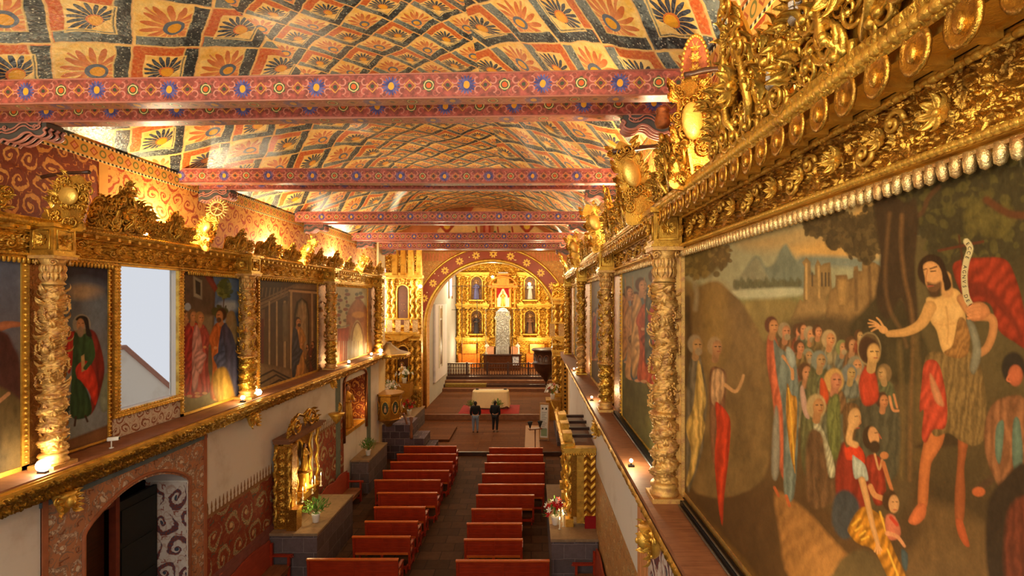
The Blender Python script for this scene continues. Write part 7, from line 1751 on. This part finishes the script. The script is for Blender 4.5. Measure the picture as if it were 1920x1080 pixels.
DARKR = m_plain('dark_robe', (40, 30, 36), .7, n=.3); BLUER = m_plain('violet_blue_robe', (96, 92, 140), .7, n=.25); BRR = m_plain('brown_robe', (110, 70, 40), .7, n=.25)
statue((-4.6, 41.55, 4.2), 1.5, 0, 'dark-robed statue in the lower left niche of the high altar', DARKR)
statue((-.1, 41.55, 4.2), 1.5, 0, 'black-cloaked statue in the lower right niche of the high altar', BRR, cloak=DARKR)
statue((-4.6, 41.55, 7.05), 1.5, 0, 'statue in violet blue robe in the upper left niche of the high altar', BLUER)
statue((-.1, 41.55, 7.05), 1.4, 0, 'pale grey statue in the upper right niche of the high altar', m_plain('grey_robe', (170, 170, 160), .7))
statue((xc, 41.2, 6.45), 1.25, 0, 'gilded virgin statue in the brightly lit central niche', GOLDB, cloak=m_plain('cream_cloak', (240, 220, 170), .6))
# retables either side of the crossing
def side_retable(x0, x1, y, z0, z1, label, statues=True, seed=3, returnwall=0):
    root = empty('side_retable', (0, 0, 0), 0, label, 'retable', 'gilded retables flanking the chancel arch'); xm = (x0+x1)/2; W = x1-x0
    b = MB(); b.box(x0, x1, y-.1, y+.3, z0, z1); b.build('back_board', GOLD, root)
    rect_relief('carved_ground', W, z1-z0, GRET, root, (xm, y-.11, z0), .24, .14, int(W/.03), int((z1-z0)/.035), seed)
    h = (z1-z0); za = z0+h*.10; zb = z0+h*.45; zc = z0+h*.52; zd = z0+h*.85
    for z in (za, zb, zd): cornice_bar(root, x0, x1, y-.1, z, .4, .24)
    for q0, q1 in ((za+.24, zb), (zc, zd)):
        for x in (x0+.16, x0+.46, x1-.46, x1-.16): tcol(root, x, y-.32, q0, q1, .095)
        niche_unit(root, xm, y-.1, q0+.15, W*.34, (q1-q0)*.8)
    b = MB(); R = random.Random(seed)
    for k in range(14):
        q = R.uniform(0, W*.42); zz = zd+.3+R.random()*h*.11*(1-q/W); r = R.uniform(.1, .18)
        for s in (1, -1): b.scroll(r, 1.4, r*.2, TR(xm+s*q, y-.18, zz), 18, s); b.leaf(.22, .07, 1.1, TR(xm+s*q, y-.2, zz)@RY(-(pi/2-s*R.uniform(0, 1)))@RX(pi/2), 4)
    b.build('crowning_scrolls', GOLD, root)
    return root
side_retable(-8.0, -6.05, 27.4, 1.1, 9.5, 'tall gilded retable left of the chancel arch with flowers at its foot', seed=3)
side_retable(1.15, 3.2, 27.2, .9, 7.9, 'tall gilded retable right of the chancel arch', seed=5)
# gilded pilaster tower and balcony in front of the left retable
def tower():
    root = empty('gilded_pier', (0, 0, 0), 0, 'yellow gilded fluted pier rising beside the left retable to the beam', 'pier')
    b = MB()
    for k in range(4): b.box(-7.35+k*.42, -7.1+k*.42, 26.2+.1*(k % 2), 26.5, 8.3, 9.75)
    b.box(-7.5, -5.75, 26.1, 26.6, 8.15, 8.3); b.box(-7.45, -5.8, 26.15, 26.6, 9.75, 9.88); b.build('fluted_block', GOLDB, root)
tower()
def balcony(x0, x1, y, z, label):
    root = empty('balcony', (0, 0, 0), 0, label, 'balcony', 'small gilded balconies of the crossing')
    b = MB(); b.box(x0, x1, y-.5, y, z, z+.1); b.prism([(x0+.1, z), (x1-.1, z), ((x0+x1)/2+.1, z-.4), ((x0+x1)/2-.1, z-.4)], 'y', y-.4, y); b.box(x0, x1, y-.55, y-.48, z+.75, z+.83); b.build('floor_and_rail', GOLDB, root)
    for k in range(5): x = x0+.1+(x1-x0-.2)*k/4; b = MB(); b.box(x-.14, x+.14, y-.52, y-.49, z+.1, z+.75); b.build('front_panel', m_gold_relief('pale_panel', (240, 214, 150), (200, 150, 90), .2, .01, .5), root)
balcony(-8.0, -6.0, 26.6, 5.2, 'small gilded balcony in front of the left retable')
balcony(1.0, 3.1, 26.4, 5.0, 'small cream panelled balcony right of the arch')
o = add('carved_door_panel', GREL, (.0, .62, 0, .08, 0, 2.9)); o.location = (1.62, 26.3, .9); tag(o, 'gilded panel pierced by two rows of round holes, right of the crossing', 'panel')
b = MB()
for k in range(13):
    for s in (0, 1): b.ball((.18+s*.27, -.005, .2+k*.205), (.055, .02, .055), None, 10, 6)
q = b.build('dark_roundel', DARK, o); 
# pale wall hanging panels on the chancel's left wall
def chancel_panels():
    root = empty('wall_panel', (0, 0, 0), 0, 'tall pale panelled screen on the left wall of the chancel', 'panel')
    b = MB(); b.box(-6.34, -6.22, 32.2, 36.6, 1.6, 6.7); b.build('board', m_plaster('lilac_white_board', (206, 198, 204), (170, 160, 166)), root)
    b = MB(); b.box(-6.22, -6.18, 33.6, 34.5, 2.6, 5.6); b.build('dark_picture', m_plain('brown_picture', (110, 80, 58), .5, n=.3), root); b = MB(); b.box(-6.22, -6.18, 33.6, 34.5, 5.75, 6.4); b.build('small_picture', m_plain('ochre_picture', (150, 116, 76), .5, n=.3), root)
    b = MB(); 
    for y in (33.5, 34.55): b.box(-6.22, -6.16, y-.07, y+.07, 2.4, 6.6)
    b.build('pale_frame', WHITEC, root)
chancel_panels()
# scaffolding-like thin tie rods across the chancel
for i, z in enumerate((6.2, 8.1)):
    b = MB(); b.tube([(-6.34, 39.5, z), (1.74, 39.5, z)], .02, 6); o = b.build('tie_rod', BLACK, None); tag(o, 'thin dark iron rod across the chancel, %s one' % ('lower', 'upper')[i], 'rod')
for i, x in enumerate((-5.5, -4.3, -3.6, -1.5)):
    b = MB(); b.tube([(x, 39.4, 1.25), (x, 39.4, (8.1, 8.1, 6.2, 6.2)[i])], .022, 6); o = b.build('iron_pole', BLACK if i != 2 else GREYM, None); tag(o, 'thin upright iron pole before the high altar, %s from left' % cn[i], 'pole')
# flowers at the left retable, candles, vases
for i, (x, y, z, sc, fl) in enumerate([(-6.95, 25.0, 1.1, 1.5, [('white_flowers', WF, 22)]), (-6.25, 25.4, 1.1, 1.3, [('red_flowers', RF, 22)]), (-7.3, 25.7, 1.9, 1.5, [('white_flowers', WF, 24)]), (-6.7, 26.2, 2.6, 1.4, [('white_flowers', WF, 20)]), (1.1, 25.5, 1.9, 1.3, [('white_flowers', WF, 20), ('red_flowers', RF, 5)])]):
    plant((x, y, z), sc, ['vase of white flowers at front of the left retable', 'pot of deep red flowers at the right of the left retable', 'high bouquet of white flowers left of the retable centre', 'topmost white bouquet on the left retable', 'bouquet of white and red flowers by the right retable'][i], fl)
b = MB(); b.box(-7.6, -6.4, 25.5, 26.4, 1.1, 1.9); b.box(-7.1, -6.35, 26.0, 26.7, 1.9, 2.6); o = b.build('gilded_step_altar', GREL, None); tag(o, 'stepped gilded altar base carrying bouquets before left retable', 'altar')
b = MB(); b.box(.75, 1.5, 25.1, 26.0, .9, 1.9); o = b.build('gilded_step_altar', GREL, None); tag(o, 'stepped gilded base carrying a bouquet before right retable', 'altar')
statue((-6.9, 26.45, 2.6), 1.0, 0, 'small gilded statue above the bouquets of the left retable', GOLDB)
def lampglobe(loc, label, r=.09):
    b = MB(); b.ball((0, 0, 0), r, None, 14, 10); root = empty('wall_lamp', loc, 0, label, 'lamp', 'round glowing lamps of the crossing'); b.build('globe', BULBW, root)
    b = MB(); b.tube([(0, .25, -.1), (0, .1, -.14), (0, 0, -r)], .018, 6); b.build('arm', DWOOD, root)
lampglobe((-5.95, 26.6, 7.72), 'star-bright round lamp left of the chancel arch'); lampglobe((1.15, 26.8, 5.4), 'round lamp right of the arch below the balcony', .07); lampglobe((-.15, 41.0, 8.3), 'small bright lamp at right of the central tabernacle', .12); lampglobe((-3.2, 41.0, 8.9), 'small bright lamp left above the central tabernacle', .09)
lamp('globe_light', (-6.0, 26.7, 7.7), 40, (1, .85, .5), .1)
# ---------- visitors
def person(loc, rz, H, label, jacket, trousers, hairm, shoes, lean=0):
    root = empty('person', loc, rz, label, 'person', 'visitors standing before the altar'); s = H/1.72
    J = {'pel': (0, 0, .93), 'spi': (0, .01, 1.15), 'che': (0, .02, 1.32), 'nek': (0, .01, 1.47), 'hed': (0, -.015, 1.56), 'top': (0, -.01, 1.68)}
    E_ = [('pel', 'spi'), ('spi', 'che'), ('che', 'nek'), ('nek', 'hed'), ('hed', 'top')]; Rr = {'pel': .15, 'spi': .13, 'che': .15, 'nek': .055, 'hed': .085, 'top': .06}
    for q, n in ((-1, 'l'), (1, 'r')):
        J.update({n+'sh': (q*.19, .02, 1.39), n+'el': (q*.25, .04, 1.12), n+'wr': (q*.22, -.10, .93), n+'pa': (q*.215, -.14, .88), n+'hi': (q*.10, 0, .88), n+'kn': (q*.11, -.02, .48), n+'an': (q*.11, .02, .09), n+'to': (q*.125, -.13, .035)})
        Rr.update({n+'sh': .07, n+'el': .048, n+'wr': .03, n+'pa': .036, n+'hi': .10, n+'kn': .062, n+'an': .042, n+'to': .035})
        E_ += [('che', n+'sh'), (n+'sh', n+'el'), (n+'el', n+'wr'), (n+'wr', n+'pa'), ('pel', n+'hi'), (n+'hi', n+'kn'), (n+'kn', n+'an'), (n+'an', n+'to')]
        for f in range(4):
            a = (f-1.5)*.02; k1, k2 = n+'f%d' % f, n+'g%d' % f; L = (.035, .042, .04, .03)[f]
            J[k1] = (q*(.215)+a*.6, -.165+abs(a)*.1, .86-L); J[k2] = (q*.21+a*.6, -.175, .86-2*L); Rr[k1] = .009; Rr[k2] = .008; E_ += [(n+'pa', k1), (k1, k2)]
        J[n+'t'] = (q*.215-q*.035, -.15, .86); Rr[n+'t'] = .01; E_.append((n+'pa', n+'t'))
    keys = list(J); V = [tuple(c*s for c in J[k]) for k in keys]; ed = [(keys.index(a), keys.index(c)) for a, c in E_]
    def skinned(name, keep, scale, mat, parent):
        idx = [k for k in keys if k in keep]; me = bpy.data.meshes.new(name); me.from_pydata([V[keys.index(k)] for k in idx], [(idx.index(a), idx.index(c)) for a, c in E_ if a in idx and c in idx], [])
        o = bpy.data.objects.new(name, me); COL.objects.link(o); o.parent = parent
        m = o.modifiers.new('skin', 'SKIN'); m.use_smooth_shade = True
        for i, k in enumerate(idx): r = Rr[k]*s*scale(k); me.skin_vertices[0].data[i].radius = (r, r*(.75 if k in ('che', 'spi', 'pel') else 1)); me.skin_vertices[0].data[i].use_root = (k == ('pel' if 'pel' in idx else idx[0]))
        sb = o.modifiers.new('sub', 'SUBSURF'); sb.levels = 2; sb.render_levels = 2; me.materials.append(mat); return o
    body = skinned('body', set(keys), lambda k: 1, SKIN, root)
    tops = {'pel', 'spi', 'che', 'nek', 'lsh', 'rsh', 'lel', 'rel', 'lwr', 'rwr'}; skinned('jacket', tops, lambda k: 1.9 if k in ('lwr', 'rwr') else 1.6 if k in ('lel', 'rel') else 1.45 if k in ('lsh', 'rsh') else 1.4 if k == 'che' else 1.3, jacket, root)
    skinned('trousers', {'pel', 'lhi', 'rhi', 'lkn', 'rkn', 'lan', 'ran'}, lambda k: {'pel': 1.12}.get(k, 1.25), trousers, root)
    b = MB(); b.ball((0, .012, 1.615), (.092, .10, .10), SC(s), 14, 10); b.ball((0, .06, 1.55), (.07, .05, .09), SC(s), 10, 6); b.build('hair', hairm, root)
    b = MB()
    for q in (-1, 1): b.ball((q*.115, -.06, .04), (.045, .12, .045), SC(s), 12, 8)
    b.build('shoes', shoes, root)
    b = MB(); b.ball((0, -.115, 1.56), (.012, .018, .022), SC(s), 6, 4)
    for q in (-1, 1): b.ball((q*.095, 0, 1.56), (.012, .022, .032), SC(s), 6, 4)
    b.build('nose_and_ears', SKIN, root)
    b = MB()
    for q in (-1, 1): b.ball((q*.03, -.09, 1.585), (.012, .008, .007), SC(s), 6, 4)
    b.tube([(-.025, -.088, 1.52), (.025, -.088, 1.52)], .006, 5, SC(s)); b.build('eyes_and_mouth', DARK, root)
NAVY = m_plain('black_jacket_cloth', (20, 24, 26), .85, n=.2); JEAN = m_plain('light_blue_denim', (120, 136, 156), .85, n=.15); DK = m_plain('dark_trouser_cloth', (34, 30, 32), .85, n=.2)
HAIRB = m_plain('black_hair', (22, 16, 14), .6); SHW = m_plain('pale_shoes', (150, 140, 120), .6)
person((-2.88, 25.6, .15), pi+.15, 1.62, 'person in black jacket and light blue jeans facing the altar', NAVY, JEAN, HAIRB, BLACK)
person((-1.87, 25.75, .15), pi-.25, 1.62, 'person in all-dark clothes and pale shoes facing the altar', NAVY, DK, HAIRB, SHW)
